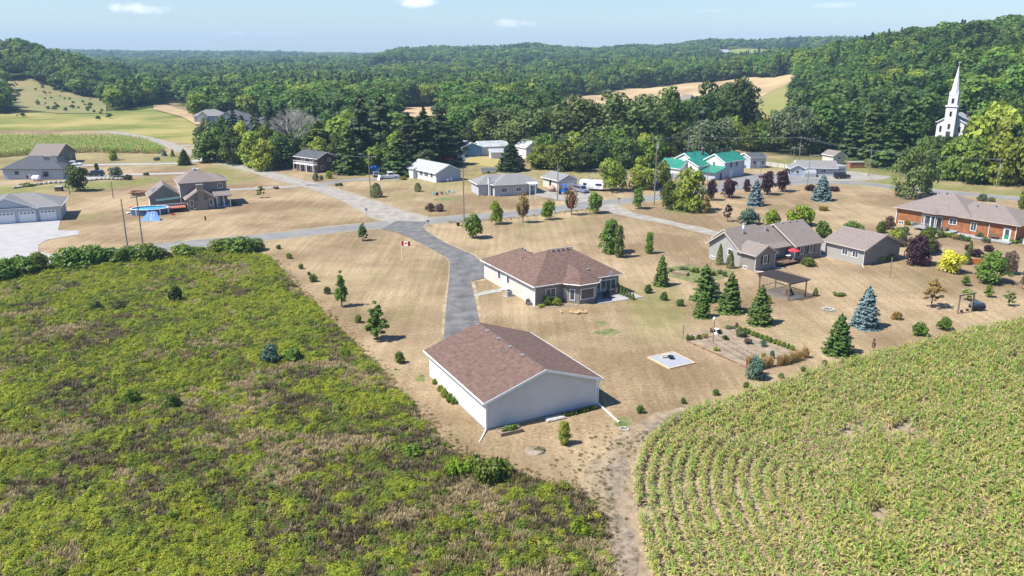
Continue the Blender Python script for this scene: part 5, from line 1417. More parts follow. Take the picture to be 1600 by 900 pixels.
def garden_box(px, ang, L_, W_, H_, label):
    t = thing('planter_box', label, 'planter', G(*px), R(ang))
    MB().box(0, L_, 0, .08, 0, H_).box(0, L_, W_ - .08, W_, 0, H_).box(0, .08, .082, W_ - .082, 0, H_).box(L_ - .08, L_, .082, W_ - .082, 0, H_).build('frame', M_wood, t)
    MB().box(.08, L_ - .08, .08, W_ - .08, 0, H_ * .7).build('soil', M_bed, t)
    V, Qd = bush_crown(5, 500, .5, .06, 12, (.14, .24)); V = V * np.array([L_ * .8, W_ * .8, .6]) + np.array([L_ / 2, W_ / 2, H_ * .6])
    link(bpy.data.objects.new('plants', mesh_np('plants', V, Qd, LM['leafy'])), t); return t
garden_box((783, 683), 27, 2.3, 1.15, .34, 'raised wooden planter box with green plants against the shaded garage gable')
t = thing('stone_slab', 'flat pale stone landing slab at the foot of the garage gable', 'slab', G(856, 661), R(27))
MB().box(0, 2.1, 0, .9, 0, .16).build('slab', M_rock, t, bevel=.04); MB().box(.15, 1.95, .15, .75, .165, .22).build('top_layer', mat('pale_slab', (.50, .46, .40), .9, .2, 2), t, bevel=.02)
def post(px, top, r, label, name='wooden_post', m=None, extra=None):
    p = G(*px); h = height_at(px, top); b = MB().box(-r, r, -r, r, -.1, h)
    return tag(b.build(name, m or M_wood, None, loc=p), label, 'post')
post((730, 716), 695, .07, 'short weathered wooden post at the meadow corner near the garage')
t = thing('dirt_heap', 'low heap of turned earth with weeds behind the garage', 'earth', G(835, 705))
MB().lump((0, 0, 0), .9, 3, 12, 6, .25, .2).build('heap', M_dirt, t, smooth=True)
V, Qd = bush_crown(8, 260, .8, .07); link(bpy.data.objects.new('weeds', mesh_np('weeds', V * np.array([.8, .5, .3]) + np.array([0.5, 0, .1]), Qd, LM['willow'])), t)

# ------------------------------------------------------------------ brick house
h = Bld('brick_house', 'brick bungalow with reddish brown hipped roof and projecting bay behind the long garage', (836, 478), 27.5)
Z1 = 2.8
h.walls([(0, 0), (14, 0), (14, 12.4), (8.4, 12.4), (8.4, 16.2), (0, 16.2)], -.1, Z1, W_stone)
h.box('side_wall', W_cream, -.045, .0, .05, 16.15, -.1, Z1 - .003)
bay = [(4.5, .01), (4.5, -.7), (5.9, -2.2), (8.5, -2.2), (9.5, -1.1), (9.5, .01)]
h.walls(bay, -.1, Z1 - .005, W_stone, 'bay_wall')
h.hip(0, 14, 0, 12.4, Z1, (5.6, 6.2), (9.2, 6.2), 6.1, S_brown, M_trim)
h.hip(0, 8.4, 4, 16.2, Z1 - .005, (4.2, 8.4), (4.2, 12.6), 5.15, S_brown, M_trim)
# bay roof running back into the main slope
bz = Z1 + .005
ev = [(4.0, .2), (4.0, -.95), (5.65, -2.72), (8.75, -2.72), (10.0, -1.35), (10.0, .2)]
b = MB(); n = len(ev)
vs = [(x_, y_, bz) for x_, y_ in ev] + [(x_, y_, bz + .16) for x_, y_ in ev] + [(7.15, -.2, 4.25), (7.15, 3.4, 4.6), (4.0, 1.2, bz + .16), (10.0, 1.2, bz + .16)]
b.add(vs, [(0, 5, 4, 3, 2, 1)] + [(i, i + 1, i + 1 + n, i + n) for i in range(5)] + [(7, 8, 12), (8, 9, 12), (9, 10, 12), (6, 7, 12, 13, 14), (10, 11, 15, 13, 12), (0, 6, 14), (5, 15, 11), (0, 14, 15, 5), (14, 13, 15)])
h.part('bay_roof', b, S_brown)
gt = MB()
for i in range(1, 4):
    a_, c_ = ev[i], ev[i + 1]; gt.tube((a_[0], a_[1], bz + .09), (c_[0], c_[1], bz + .09), .07, .07, 6)
h.part('gutter', gt, M_trim)
h.win('S', 0, 2.5, 1.0, 1.5, 1.15, 1); h.win('S', 0, 12.2, .75, 2.5, 1.45, 2); h.win('S', 0, 10.3, .75, 1.0, 1.45)
def win_seg(bl, p0, p1, t, z, w, hh, label=None):
    d = Vector((p1[0] - p0[0], p1[1] - p0[1], 0)); L_ = d.length; d.normalize(); nrm = Vector((d.y, -d.x, 0)); c = Vector((p0[0], p0[1], 0)) + d * L_ * t
    def slab(w0, w1, z0, z1, dep):
        P = [c + d * w0, c + d * w1, c + d * w1 + nrm * dep, c + d * w0 + nrm * dep]
        return MB().prism([(q.x, q.y) for q in P], 'z', z0, z1)
    f = MB()
    for (a, b2, z0, z1) in ((-w / 2 - .09, w / 2 + .09, z - .09, z), (-w / 2 - .09, w / 2 + .09, z + hh, z + hh + .09), (-w / 2 - .09, -w / 2, z, z + hh), (w / 2, w / 2 + .09, z, z + hh)):
        q = slab(a, b2, z0, z1, .07); f.add(q.v, q.f)
    fo = bl.part('window', f, M_trim); bl.part('pane', slab(-w / 2, w / 2, z, z + hh, .03), M_glass, parent=fo)
win_seg(h, bay[1], bay[2], .5, .55, .62, 1.5); win_seg(h, bay[2], bay[3], .5, .7, 2.1, 1.4); win_seg(h, bay[3], bay[4], .5, .7, .9, 1.4); win_seg(h, bay[0], bay[1], .5, .7, .3, 1.3)
h.win('W', -.045, 11.0, 1.25, .75, 1.2); h.win('W', -.045, 8.1, 1.25, .75, 1.0)
h.door('W', -.045, 9.0, .95, 2.1, z=.15); h.box('step', M_conc, -.95, -.048, 8.45, 9.6, -.05, .15)
h.box('corner_board', M_trim, -.09, .05, -.05, .08, -.1, Z1 - .01); h.box('corner_board', M_trim, -.09, .05, 16.12, 16.25, -.1, Z1 - .01)
for (x_, y_, z_) in ((6.0, 5.8, 6.0), (6.9, 5.8, 6.02), (7.7, 5.8, 6.02), (8.5, 5.8, 6.02), (9.3, 5.9, 5.95), (4.4, 12.0, 5.1), (4.2, 10.8, 5.15), (9.4, 1.2, 3.7)): h.vent(x_, y_, z_, .26, .13, M_steel)
h.part('stack_pipe', MB().tube((2.6, 8.6, 4.0), (2.6, 8.6, 4.75), .06, .06), M_black)
sdp = MB().tube((12.2, -.35, 2.95), (12.2, -.35, 3.4), .025, .025)
for k_ in range(10):
    aa = k_ / 10 * 6.28; ab = (k_ + 1) / 10 * 6.28
    sdp.add([(12.2, -.45, 3.45), (12.2 + .33 * math.cos(aa), -.6 + .1 * math.cos(aa), 3.45 + .33 * math.sin(aa)), (12.2 + .33 * math.cos(ab), -.6 + .1 * math.cos(ab), 3.45 + .33 * math.sin(ab))], [(0, 1, 2)])
h.part('satellite_dish', sdp, M_trim)
t = thing('concrete_patio', 'pale concrete patio slab at the right front of the brick house', 'patio', h.world(0, 0), h.ang)
MB().add([(9.6, -.05, 0), (15.6, -.05, 0), (15.9, -3.6, 0), (8.3, -3.4, 0), (9.0, -1.9, 0), (9.6, -1.1, 0), (9.6, -.05, .07), (15.6, -.05, .07), (15.9, -3.6, .07), (8.3, -3.4, .07), (9.0, -1.9, .07), (9.6, -1.1, .07)],
         [(5, 4, 3, 2, 1, 0), (6, 7, 8, 9, 10, 11)] + [(i, (i + 1) % 6, (i + 1) % 6 + 6, i + 6) for i in range(6)]).build('slab', M_conc, t)
def chair(p, rot, label, m):
    t = thing('patio_chair', label, 'chair', p, rot, None)
    MB().box(-.25, .25, -.25, .25, .38, .44).build('seat', m, t); MB().box(-.25, .25, .22, .28, .443, .95).build('backrest', m, t)
    for sx in (-1, 1):
        for sy in (-1, 1): MB().box(sx * .22 - .025, sx * .22 + .025, sy * .22 - .025, sy * .22 + .025, 0, .378).build('leg', m, t)
        MB().box(sx * .26 - .03, sx * .26 + .03, -.2, .215, .58, .62).build('armrest', m, t)
chair(h.world(10.4, -1.9, .07), .6, 'dark patio chair close to the bay of the brick house', M_black)
chair(h.world(11.5, -.9, .07), -.4, 'dark patio chair under the large window of the brick house', M_black)
t = thing('patio_table', 'small dark round table between the chairs on the patio', 'table', h.world(11.3, -1.7, .07))
MB().tube((0, 0, .66), (0, 0, .70), .45, .45, 14).build('table_top', M_black, t); MB().tube((0, 0, 0), (0, 0, .66), .04, .04).build('leg', M_black, t); MB().tube((0, 0, 0), (0, 0, .04), .22, .22, 12).build('base', M_black, t)
t = thing('storage_cabinet', 'small tan wooden cabinet at the right corner of the brick house', 'cabinet', h.world(13.3, -.55, .07), h.ang)
MB().box(0, .7, 0, .45, 0, 1.0).build('body', M_lumber, t); MB().box(-.03, .73, -.03, .48, 1.003, 1.05).build('top', M_wood, t); MB().box(.04, .66, -.02, -.003, .06, .94).build('door', M_lumber, t)
t = thing('air_conditioner', 'grey air conditioner on a white pad beside the brick house side wall', 'air conditioner', h.world(-1.1, 5.9), h.ang)
MB().box(-.7, .7, -.5, .6, 0, .07).build('pad', M_conc, t); MB().box(-.4, .4, -.38, .42, .075, .85).build('casing', M_grey, t, bevel=.04); MB().tube((0, .02, .85), (0, .02, .9), .32, .32, 14).build('fan_guard', M_black, t)
t = thing('garden_hose_reel', 'dark hose reel standing by the near corner of the brick house', 'hose reel', h.world(-.6, .9), h.ang)
MB().tube((0, -.2, .5), (0, .2, .5), .3, .3, 14).build('reel', M_black, t); MB().box(-.3, .3, -.26, -.205, 0, .6).box(-.3, .3, .205, .26, 0, .6).build('stand', M_grey, t)
t = thing('meter_box', 'pale utility box low on the side wall of the brick house', 'utility box', h.world(-.3, 1.9), h.ang)
MB().box(-.1, .22, -.3, .3, .0, .8).build('box', M_trim, t); MB().tube((-.12, 0, .55), (-.2, 0, .55), .12, .12, 10).build('meter', M_grey, t)
sheet('side_path', [h.world(-.9, 8.2)[:2], h.world(-.9, 9.8)[:2], h.world(-3.4, 9.6)[:2], h.world(-6.2, 8.6)[:2], h.world(-6.1, 7.6)[:2], h.world(-3.2, 8.2)[:2]], .05, mat('grey_flagstone', (.30, .31, .27), .9, .2, 1.5))
sheet('foundation_bed', [h.world(-.5, -.1)[:2], h.world(4.4, -.1)[:2], h.world(4.3, -1.0)[:2], h.world(5.6, -2.9)[:2], h.world(2.0, -1.9)[:2], h.world(-.6, -1.2)[:2]], .03, M_dirt)
# firewood pile
t = thing('firewood_pile', 'loose pile of split yellow firewood on the lawn before the brick house', 'firewood', G(901, 489))
rr = random.Random(2); mb = MB()
for i in range(46):
    aa = rr.uniform(0, 3.14); c = Vector((rr.gauss(0, .75), rr.gauss(0, .38), rr.uniform(.08, .25))); d = Vector((math.cos(aa), math.sin(aa), rr.uniform(-.2, .2))) * .22
    mb.tube(c - d, c + d, .08, .08, 5)
mb.build('logs', mat('split_firewood', (.50, .34, .17), .85, .35, 4), t)
# slab with lumber frame and fire bowl
p0, p1, p2 = G(1008, 560), G(1046, 577), G(1086, 568)
sx = G(1052, 548)
ang_s = math.atan2(p2[1] - p1[1], p2[0] - p1[0]); Ls = np.linalg.norm((p2 - p1)[:2]); Ws = np.linalg.norm((p0 - p1)[:2])
t = thing('concrete_pad', 'square pale grey concrete pad framed with new lumber on the open lawn', 'concrete pad', p1, ang_s)
MB().box(.05, Ls - .05, .05, Ws - .05, 0, .12).build('slab', mat('fresh_concrete', (.29, .30, .325), .85, .08, 1.2), t)
MB().box(0, Ls, -.05, .045, 0, .15).box(0, Ls, Ws - .045, Ws + .05, 0, .15).box(-.05, .045, .05, Ws - .05, 0, .147).box(Ls - .045, Ls + .05, .05, Ws - .05, 0, .147).build('frame', M_lumber, t)
c_ = G(1048, 562); t = thing('fire_bowl', 'small dark fire bowl in the middle of the concrete pad', 'fire pit', (c_[0], c_[1], .12))
MB().tube((0, 0, .1), (0, 0, .32), .25, .38, 14).build('bowl', M_black, t)
for k_ in range(3): MB().box(.22 * math.cos(k_ * 2.1) - .03, .22 * math.cos(k_ * 2.1) + .03, .22 * math.sin(k_ * 2.1) - .03, .22 * math.sin(k_ * 2.1) + .03, 0, .12).build('leg', M_black, t)
t = thing('garden_bench', 'low pale wooden bench beside the fire bowl on the concrete pad', 'bench', (c_[0] - .5, c_[1] + .35, .12), .3)
MB().box(-.55, .55, -.14, .14, .34, .39).build('seat', M_lumber, t)
for s_ in (-1, 1): MB().box(s_ * .45 - .04, s_ * .45 + .04, -.12, .12, 0, .337).build('leg', M_lumber, t)
# fire ring on the lawn right
p = G(1294, 484); mb = MB()
for i in range(14):
    aa = i / 14 * 6.28; mb.lump((.75 * math.cos(aa), .7 * math.sin(aa), .09), .17, i, flat=.7)
t = thing('fire_ring', 'ring of loose stones around ash left of the large blue spruce', 'fire ring', p)
mb.build('stones', M_rock, t); MB().tube((0, 0, 0), (0, 0, .05), .6, .6, 14).build('ash', mat('ash', (.16, .15, .15), .95, .3, 5), t)

# ------------------------------------------------------------------ tan house
h = Bld('tan_house', 'long taupe bungalow with several gables and black shutters right of the brick house', (1179, 424), 31)
Z2 = 2.75
h.gable(0, 10.9, 3.2, 10.4, Z2, 5.2, 'x', S_tan, W_greige, .45, M_trimt)
h.gable(0.03, 4.4, 0, 3.6, Z2, 3.95, 'y', S_tan, W_taupe, .4, M_trimt)
h.gable(4.0, 10.8, 8.2, 13.2, Z2, 4.5, 'x', S_tan, W_greige, .45, M_trimt)
h.gable(10.95, 17.4, 1.3, 10.9, Z2, 5.5, 'x', S_tan, W_taupe, .45, M_trimt)
# porch roof between wing and main block (lower slope)
b = MB().prism([(3.3, Z2 + .20), (1.7, Z2 - .25), (1.7, Z2 - .10), (3.3, Z2 + .35)], 'x', 4.6, 10.8); h.part('porch_roof', b, S_tan)
h.box('side_siding', W_greige, -.03, 0.028, .05, 10.35, -.2, Z2 - .02) if False else None
h.box('deck', M_deck, 4.6, 10.8, -.3, 3.1, .35, .5); h.part('railing', MB().box(4.6, 8.0, -.3, -.22, 1.3, 1.38).box(4.6, 8.0, -.3, -.22, .7, .75).box(4.6, 4.68, -.3, -.22, .5, 1.3).box(6.2, 6.28, -.3, -.22, .5, 1.3).box(7.92, 8.0, -.3, -.22, .5, 1.3), M_deck)
for xx in (4.8, 7.8, 10.6): h.box('deck_post', M_deck, xx - .06, xx + .06, -.25, -.1, -.1, .347)
h.win('S', 0, 2.2, 1.05, .85, 1.25, 0, shutters=True); h.win('S', 1.3, 12.6, 1.05, .9, 1.3, 0, shutters=True); h.win('S', 1.3, 14.9, 1.05, .9, 1.3, 0, shutters=True)
h.win('S', 3.2, 8.3, 1.3, .9, 1.0); h.door('W', 10.95, 2.2, .95, 2.05, z=.5); h.win('W', 0, 5.6, 1.6, .7, .9)
h.win('W', 0, 9.4, .1, .7, .35, 1); h.win('W', 0, 2.0, .05, .7, .35, 1)
for (x_, y_, z_) in ((3.2, 6.0, 5.1), (8.5, 5.9, 5.0), (12.4, 5.9, 5.35), (14.2, 5.9, 5.4), (16.0, 5.9, 5.4), (3.0, 2.0, 3.8)): h.vent(x_, y_, z_, .32, .15, M_steel)
h.chim(4.8, 5.15, 7.4, 7.75, 4.4, 5.9, M_trim, 'flue')
h.pipe([(-.2, -.3, 2.5), (-.05, -.06, 2.3), (-.05, -.06, .1), (.9, -1.3, .06)]); h.pipe([(4.6, -.3, 2.5), (4.48, -.06, 2.3), (4.48, -.06, .1), (5.4, -1.2, .06)]); h.pipe([(17.6, 1.0, 2.5), (17.46, 1.25, 2.3), (17.46, 1.25, .1), (18.2, .2, .06)])
t = thing('patio_umbrella', 'red patio umbrella on the deck of the tan house', 'umbrella', h.world(9.6, .5, .5))
MB().tube((0, 0, 0), (0, 0, 1.9), .03, .03).build('pole', M_trim, t)
um = MB(); NU = 8
for k_ in range(NU):
    a0, a1 = k_ / NU * 6.283, (k_ + 1) / NU * 6.283
    um.add([(0, 0, 2.1), (1.0 * math.cos(a0), 1.0 * math.sin(a0), 1.65), (1.0 * math.cos(a1), 1.0 * math.sin(a1), 1.65), (0, 0, 2.06), (1.0 * math.cos(a0), 1.0 * math.sin(a0), 1.61), (1.0 * math.cos(a1), 1.0 * math.sin(a1), 1.61)], [(0, 1, 2), (3, 5, 4), (1, 4, 5, 2)])
um.build('canopy', mat('red_canvas', (.50, .04, .05), .8, .1, 2), t)
t = thing('patio_table', 'round table under the red umbrella on the deck', 'table', h.world(9.3, 1.3, .5))
MB().tube((0, 0, .68), (0, 0, .72), .5, .5, 14).build('table_top', M_trim, t); MB().tube((0, 0, 0), (0, 0, .68), .04, .04).build('leg', M_grey, t)

h = Bld('tan_garage', 'taupe garage with a gable roof and two white framed windows right of the tan house', (1348, 415), 31, 'garage')
h.gable(0, 9.6, 0, 7.6, 2.75, 4.6, 'y', S_tan, W_taupe, .45, M_trimt)
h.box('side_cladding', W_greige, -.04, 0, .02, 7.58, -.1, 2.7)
h.win('W', -.04, 1.6, 1.15, 1.0, .85, 1); h.win('W', -.04, 3.6, 1.15, 1.0, .85, 1)
h.pipe([(-.4, -.3, 2.5), (-.06, -.06, 2.3), (-.06, -.06, .1), (-1.2, -1.0, .06)])

# ------------------------------------------------------------------ pergola
pA, pB, pC = G(1232, 470), G(1261, 463), G(1197, 452)
ap = math.atan2(pB[1] - pA[1], pB[0] - pA[0]); Lp, Wp, Hp = 3.6, 5.4, 2.35
M_slate = mat('slate_brown_stain', (.075, .062, .062), .8, .2, 4)
t = thing('pergola', 'dark brown timber pergola with slatted top and one lattice side beside the tan house', 'pergola', pA, ap)
for (x_, y_) in ((0, 0), (Lp, 0), (0, Wp), (Lp, Wp)): MB().box(x_ - .07, x_ + .07, y_ - .07, y_ + .07, -.05, Hp).build('post', M_deck, t)
MB().box(-.35, Lp + .35, -.06, .06, Hp + .003, Hp + .2).box(-.35, Lp + .35, Wp - .06, Wp + .06, Hp + .003, Hp + .2).build('beam', M_deck, t)
sl = MB()
for i in range(13): sl.box(-.05 + i * (Lp + .1) / 12 - .035, -.05 + i * (Lp + .1) / 12 + .035, -.5, Wp + .5, Hp + .203, Hp + .36)
sl.build('rafters', M_slate, t)
sl = MB()
for i in range(16): sl.box(-.4, Lp + .4, -.4 + i * (Wp + .8) / 15 - .06, -.4 + i * (Wp + .8) / 15 + .06, Hp + .363, Hp + .42)
sl.build('slats', M_slate, t)
la = MB()
for i in range(10): la.box(-.045, -.005, .08, Wp - .08, .25 + i * .22, .29 + i * .22)
for i in range(22): la.box(-.002, .03, .15 + i * .24, .19 + i * .24, .2, Hp)
la.build('lattice', M_wood, t)
MB().box(0.05, Lp - .05, Wp - .04, Wp + .02, .8, .9).box(Lp - .03, Lp + .03, .07, Wp - .07, .8, .9).build('rail', M_deck, t)
sheet('pergola_floor', [(pA[0] + x_ * math.cos(ap) - y_ * math.sin(ap), pA[1] + x_ * math.sin(ap) + y_ * math.cos(ap)) for x_, y_ in ((-.1, -.2), (Lp + .1, -.2), (Lp + .1, Wp), (-.1, Wp))], .04, M_grav)
t = thing('garden_bench', 'dark bench standing under the pergola', 'bench', (pA[0] + 2.2 * math.cos(ap) - 1.6 * math.sin(ap), pA[1] + 2.2 * math.sin(ap) + 1.6 * math.cos(ap), .04), ap)
MB().box(-.7, .7, -.22, .22, .40, .45).build('seat', M_black, t); MB().box(-.7, .7, .2, .25, .453, .9).build('backrest', M_black, t)
for s_ in (-1, 1): MB().box(s_ * .6 - .03, s_ * .6 + .03, -.2, .2, 0, .397).build('leg', M_black, t)

# ------------------------------------------------------------------ log house
h = Bld('log_house', 'orange brown log house with a wide taupe hipped roof at the right edge', (1399, 349), -52.5)
h.walls([(0, 0), (22.8, 0), (22.8, 12.5), (0, 12.5)], -.1, 3.3, W_log)
h.hip(0, 14.5, 0, 12.5, 3.3, (6.0, 6.3), (8.0, 6.3), 6.6, S_tan, M_trimt, .6)
h.hip(11, 22.8, 0, 12.5, 3.295, (12, 6.3), (17.6, 6.3), 5.6, S_tan, M_trimt, .6)
h.walls([(5.2, .01), (6.2, -1.0), (8.4, -1.0), (9.4, .01)], .4, 3.25, W_log, 'bay_wall')
b = MB().add([(4.7, .2, 3.31), (6.0, -1.6, 3.31), (8.6, -1.6, 3.31), (9.9, .2, 3.31), (7.3, 1.8, 4.35), (7.3, -.2, 4.0)], [(0, 1, 5), (1, 2, 5), (2, 3, 5), (0, 5, 4), (3, 4, 5), (0, 4, 3), (0, 3, 2, 1)]); h.part('bay_roof', b, S_tan)
win_seg(h, (5.2, 0), (6.2, -1), .5, 1.0, .9, 1.8); win_seg(h, (6.2, -1), (8.4, -1), .3, .6, 1.0, 2.2); win_seg(h, (6.2, -1), (8.4, -1), .78, .6, .7, 2.2); win_seg(h, (8.4, -1), (9.4, 0), .5, .6, .9, 2.2)
h.win('S', 0, 11.3, 1.7, 1.3, 1.0, 1); h.win('S', 0, 15.2, 1.1, .9, 1.5, 1); h.win('S', 0, 1.2, .15, .9, .5, 1); h.win('S', 0, 3.8, .15, .9, .5, 1)
h.door('S', 0, 21.2, 1.3, 2.3, z=.3, glass=True); h.part('door_panel', h._onface('S', 0, 21.2, .8, .5, 1.3, .061, .08, MB()), mat('green_paint', (.03, .22, .12), .5, .05, 2))
h.pipe([(22.75, -.5, 3.2), (22.7, -.1, 3.0), (22.7, -.1, .1)], .07); h.pipe([(.0, -.5, 3.2), (.05, -.1, 3.0), (.05, -.1, .1)], .07); h.pipe([(18.0, -.1, 2.9), (18.0, -.1, .4)], .07)
dk = MB().box(4.9, 12.6, -3.0, -.05, .45, .6); h.part('deck', dk, M_grey)
h.part('lower_deck', MB().box(12.65, 22.6, -2.2, -.05, .1, .28), M_grey)
ra = MB()
for i in range(13): ra.box(4.9 + i * .3, 4.94 + i * .3, -3.0, -2.96, .6, 1.5)
ra.box(4.9, 8.6, -3.02, -2.94, 1.5, 1.57); h.part('railing', ra, M_grey)
for (x_, y_, z_) in ((5.0, 6.0, 6.3), (6.6, 5.8, 6.5), (10.2, 4.2, 5.2), (13.4, 4.4, 5.1), (16.4, 5.2, 5.4)): h.vent(x_, y_, z_, .3, .18, M_steel)
def table_set(p, ang, lab, m):
    t = thing('picnic_table', lab, 'table', p, ang)
    MB().box(-.8, .8, -.4, .4, .7, .75).build('table_top', m, t)
    for s_ in (-1, 1):
        MB().box(-.8, .8, s_ * .65 - .12, s_ * .65 + .12, .42, .46).build('seat', m, t); MB().box(s_ * .6 - .05, s_ * .6 + .05, -.7, .7, 0, .417).build('leg', m, t)
table_set(h.world(10.6, -1.8, .6), h.ang, 'dark outdoor table on the upper deck of the log house', M_deck)
t = thing('garden_bench', 'red brown bench against the log house wall on the lower deck', 'bench', h.world(19.2, -.55, .28), h.ang)
MB().box(-.7, .7, -.22, .22, .42, .47).build('seat', M_deck, t); MB().box(-.7, .7, .2, .25, .473, .95).build('backrest', M_deck, t)
for s_ in (-1, 1): MB().box(s_ * .6 - .03, s_ * .6 + .03, -.2, .2, 0, .417).build('leg', M_deck, t)
t = thing('barbecue', 'barbecue under a pale cover at the right end of the log house', 'barbecue', h.world(24.4, .6), h.ang)
MB().prism([(-.5, 0), (.5, 0), (.42, 1.1), (.25, 1.3), (-.25, 1.3), (-.42, 1.1)], 'y', -.35, .35).build('cover', M_blue_ if False else W_blue, t, bevel=.05); MB().tube((0, .0, 1.3), (0, 0, 1.6), .12, .1).build('top_pot', mat('terracotta', (.45, .16, .10), .8, .1, 3), t)
for i, (bx, by, m_) in enumerate([(1464, 364, 'silver'), (1477, 370, 'lime'), (1486, 371, 'fresh'), (1493, 374, 'gold'), (1501, 375, 'silver'), (1511, 377, 'leafy'), (1530, 372, 'dark'), (1540, 379, 'silver'), (1420, 352, 'fresh'), (1430, 355, 'silver')]):
    PT(bx, by, by - 10, 13, 'low', m_, 'flower_bed_plant', 'flowering plant in the bed along the log house deck', 'plant', 'plants along the log house deck', False)
t = thing('garden_gate_board', 'orange wooden board panel standing between shrubs on the right lawn', 'panel', G(1516, 413), R(-6))
MB().box(0, 2.4, 0, .06, .1, 1.0).build('panel', mat('orange_stain', (.50, .17, .04), .7, .15, 2, stripe=('X', .2, .5)), t); MB().box(-.08, 0, -.02, .08, 0, 1.1).build('post', M_deck, t); MB().box(2.4, 2.48, -.02, .08, 0, 1.1).build('post', M_deck, t)
# wooden frame with swing parts
t = thing('timber_frame', 'open green brown timber swing frame on the right lawn', 'swing frame', G(1496, 490), 0)
q = G(1518, 486) - G(1496, 490)
for (x_, y_) in ((0, 0), (q[0], q[1])): MB().box(x_ - .09, x_ + .09, y_ - .09, y_ + .09, 0, 2.5).build('post', M_wood, t)
aq = math.atan2(q[1], q[0]); lq = math.hypot(q[0], q[1])
bm_ = MB().box(-.3, lq + .3, -.08, .08, 2.503, 2.68).build('crossbeam', M_wood, t); bm_.rotation_euler = (0, 0, aq)
for (bx, by, lab) in ((1502, 488, 'small dark round barrel under the left part of the timber frame'), (1511, 486, 'small dark round barrel under the right part of the timber frame')):
    t = thing('garden_pot', lab, 'pot', G(bx, by)); MB().tube((0, 0, 0), (0, 0, .35), .14, .2, 12).build('pot', M_black, t); MB().tube((0, 0, .351), (0, 0, .38), .17, .17, 12).build('soil', M_bed, t)
t = thing('garden_trailer', 'covered dark grey trailer parked right of the timber frame', 'trailer', G(1520, 487), R(8))
MB().box(0, 1.9, 0, 1.0, .3, .75).build('bed', M_black, t, bevel=.04); MB().prism([(0, .753), (1.9, .753), (1.6, 1.15), (.2, 1.15)], 'y', .05, .95).build('cover', mat('slate_tarp', (.07, .10, .13), .7, .2, 2), t)
for y_ in (-.09, 1.0): MB().tube((1.0, y_, .25), (1.0, y_ + .09, .25), .25, .25, 14).build('wheel', M_black, t)
# ------------------------------------------------------------------ two storey house with pool
h = Bld('two_storey_house', 'two storey taupe house with brick chimney and attached garage beside the pool on the left', (295, 329), 27)
h.walls([(-1.0, 3.6), (9.0, 3.6), (9.0, 11), (-1.0, 11)], -.1, 5.6, W_taupe, 'upper_wall')
h.box('painted_lit_side', W_cream, -1.05, -1.003, 3.7, 10.9, -.05, 5.5)  # cream over the taupe wall: sunlight on this side put into the colour
h.hip(-1, 6.4, 3.6, 11, 5.6, (2.4, 7.3), (3.0, 7.3), 8.3, S_tan, M_trimt, .5)
h.hip(3.5, 9.0, 3.7, 10.9, 5.59, (4.2, 7.3), (6.6, 7.3), 7.2, S_tan, M_trimt, .5)
h.gable(0, 5.6, .0, 5.0, 2.7, 4.6, 'y', S_tan, W_taupe, .5, M_trimt, wall_name='wing_wall')
h.walls([(5.6, 1.2), (9.2, 1.2), (9.2, 3.58), (5.6, 3.58)], -.1, .35, M_conc, 'porch_floor')
h.part('porch_roof', MB().prism([(.6, 2.55), (3.62, 3.55), (3.62, 3.70), (.6, 2.70)], 'x', 5.65, 9.6), S_tan)
for xx in (6.3, 7.8, 9.2): h.box('porch_post', M_trim, xx - .09, xx + .09, .95, 1.13, -.1, 2.66)
h.chim(2.1, 3.5, -.55, -.003, -.1, 5.6, W_stone); h.box('chimney_base', W_stone, 1.5, 4.1, -.5, -.004, -.1, 2.2)
h.gable(-7.4, -1.1, 6.0, 12.5, 2.9, 5.2, 'y', S_tan, W_taupe, .45, M_trimt, wall_name='garage_wall')
h.box('painted_lit_garage_side', W_cream, -7.45, -7.403, 6.1, 12.4, -.05, 2.85)  # left garage wall painted paler to look sunlit
for (x_, y_) in ((-6.2, 7.4), (-5.8, 8.6), (-6.3, 9.8)):
    zz = 2.9 + (x_ + 7.4) * .73 + .2
    h.part('skylight', MB().add([(x_ - .5, y_ - .35, zz - .25), (x_ + .5, y_ - .35, zz + .32), (x_ + .5, y_ + .35, zz + .32), (x_ - .5, y_ + .35, zz - .25), (x_ - .5, y_ - .35, zz - .5), (x_ + .5, y_ - .35, zz), (x_ + .5, y_ + .35, zz), (x_ - .5, y_ + .35, zz - .5)], [(0, 1, 2, 3), (7, 6, 5, 4), (0, 4, 5, 1), (1, 5, 6, 2), (2, 6, 7, 3), (3, 7, 4, 0)]), M_glass)
h.win('S', 0, .8, .9, .6, 1.3); h.win('S', 0, 4.9, .9, .7, 1.3); h.win('S', 3.6, 7.6, 4.1, .9, 1.0, 1); h.win('S', 3.6, 8.3, .9, .9, 1.2); h.win('S', 3.6, 2.0, 4.5, .1, .1) if False else None
h.door('S', 3.6, 6.8, .95, 2.0, z=.35); h.win('W', -1.05, 5.4, 3.2, 1.0, 1.3, 1); h.win('W', -1.05, 8.3, 3.2, 1.0, 1.3, 1)
for (x_, y_, z_) in ((2.6, 7.0, 8.1), (3.4, 7.0, 8.0)): h.vent(x_, y_, z_, .35, .2, M_trim)
h.part('awning', MB().prism([(-6.3, 2.2), (-1.2, 2.5), (-1.2, 2.62), (-6.3, 2.32)], 'y', 1.6, 4.6), mat('teal_canvas', (.03, .08, .085), .8, .1, 2))
t = thing('pool_deck', 'reddish wooden pool deck between the pool and the two storey house', 'deck', h.world(-6.6, -1.2), h.ang)
MB().box(0, 6.0, 0, 4.6, .9, 1.05).build('platform', mat('red_stained_wood', (.42, .13, .08), .8, .2, 3), t)
for (x_, y_) in ((.1, .1), (5.8, .1), (3, .1), (.1, 4.4), (5.8, 4.4)): MB().box(x_, x_ + .12, y_, y_ + .12, 0, .897).build('post', M_deck, t)
rl = MB()
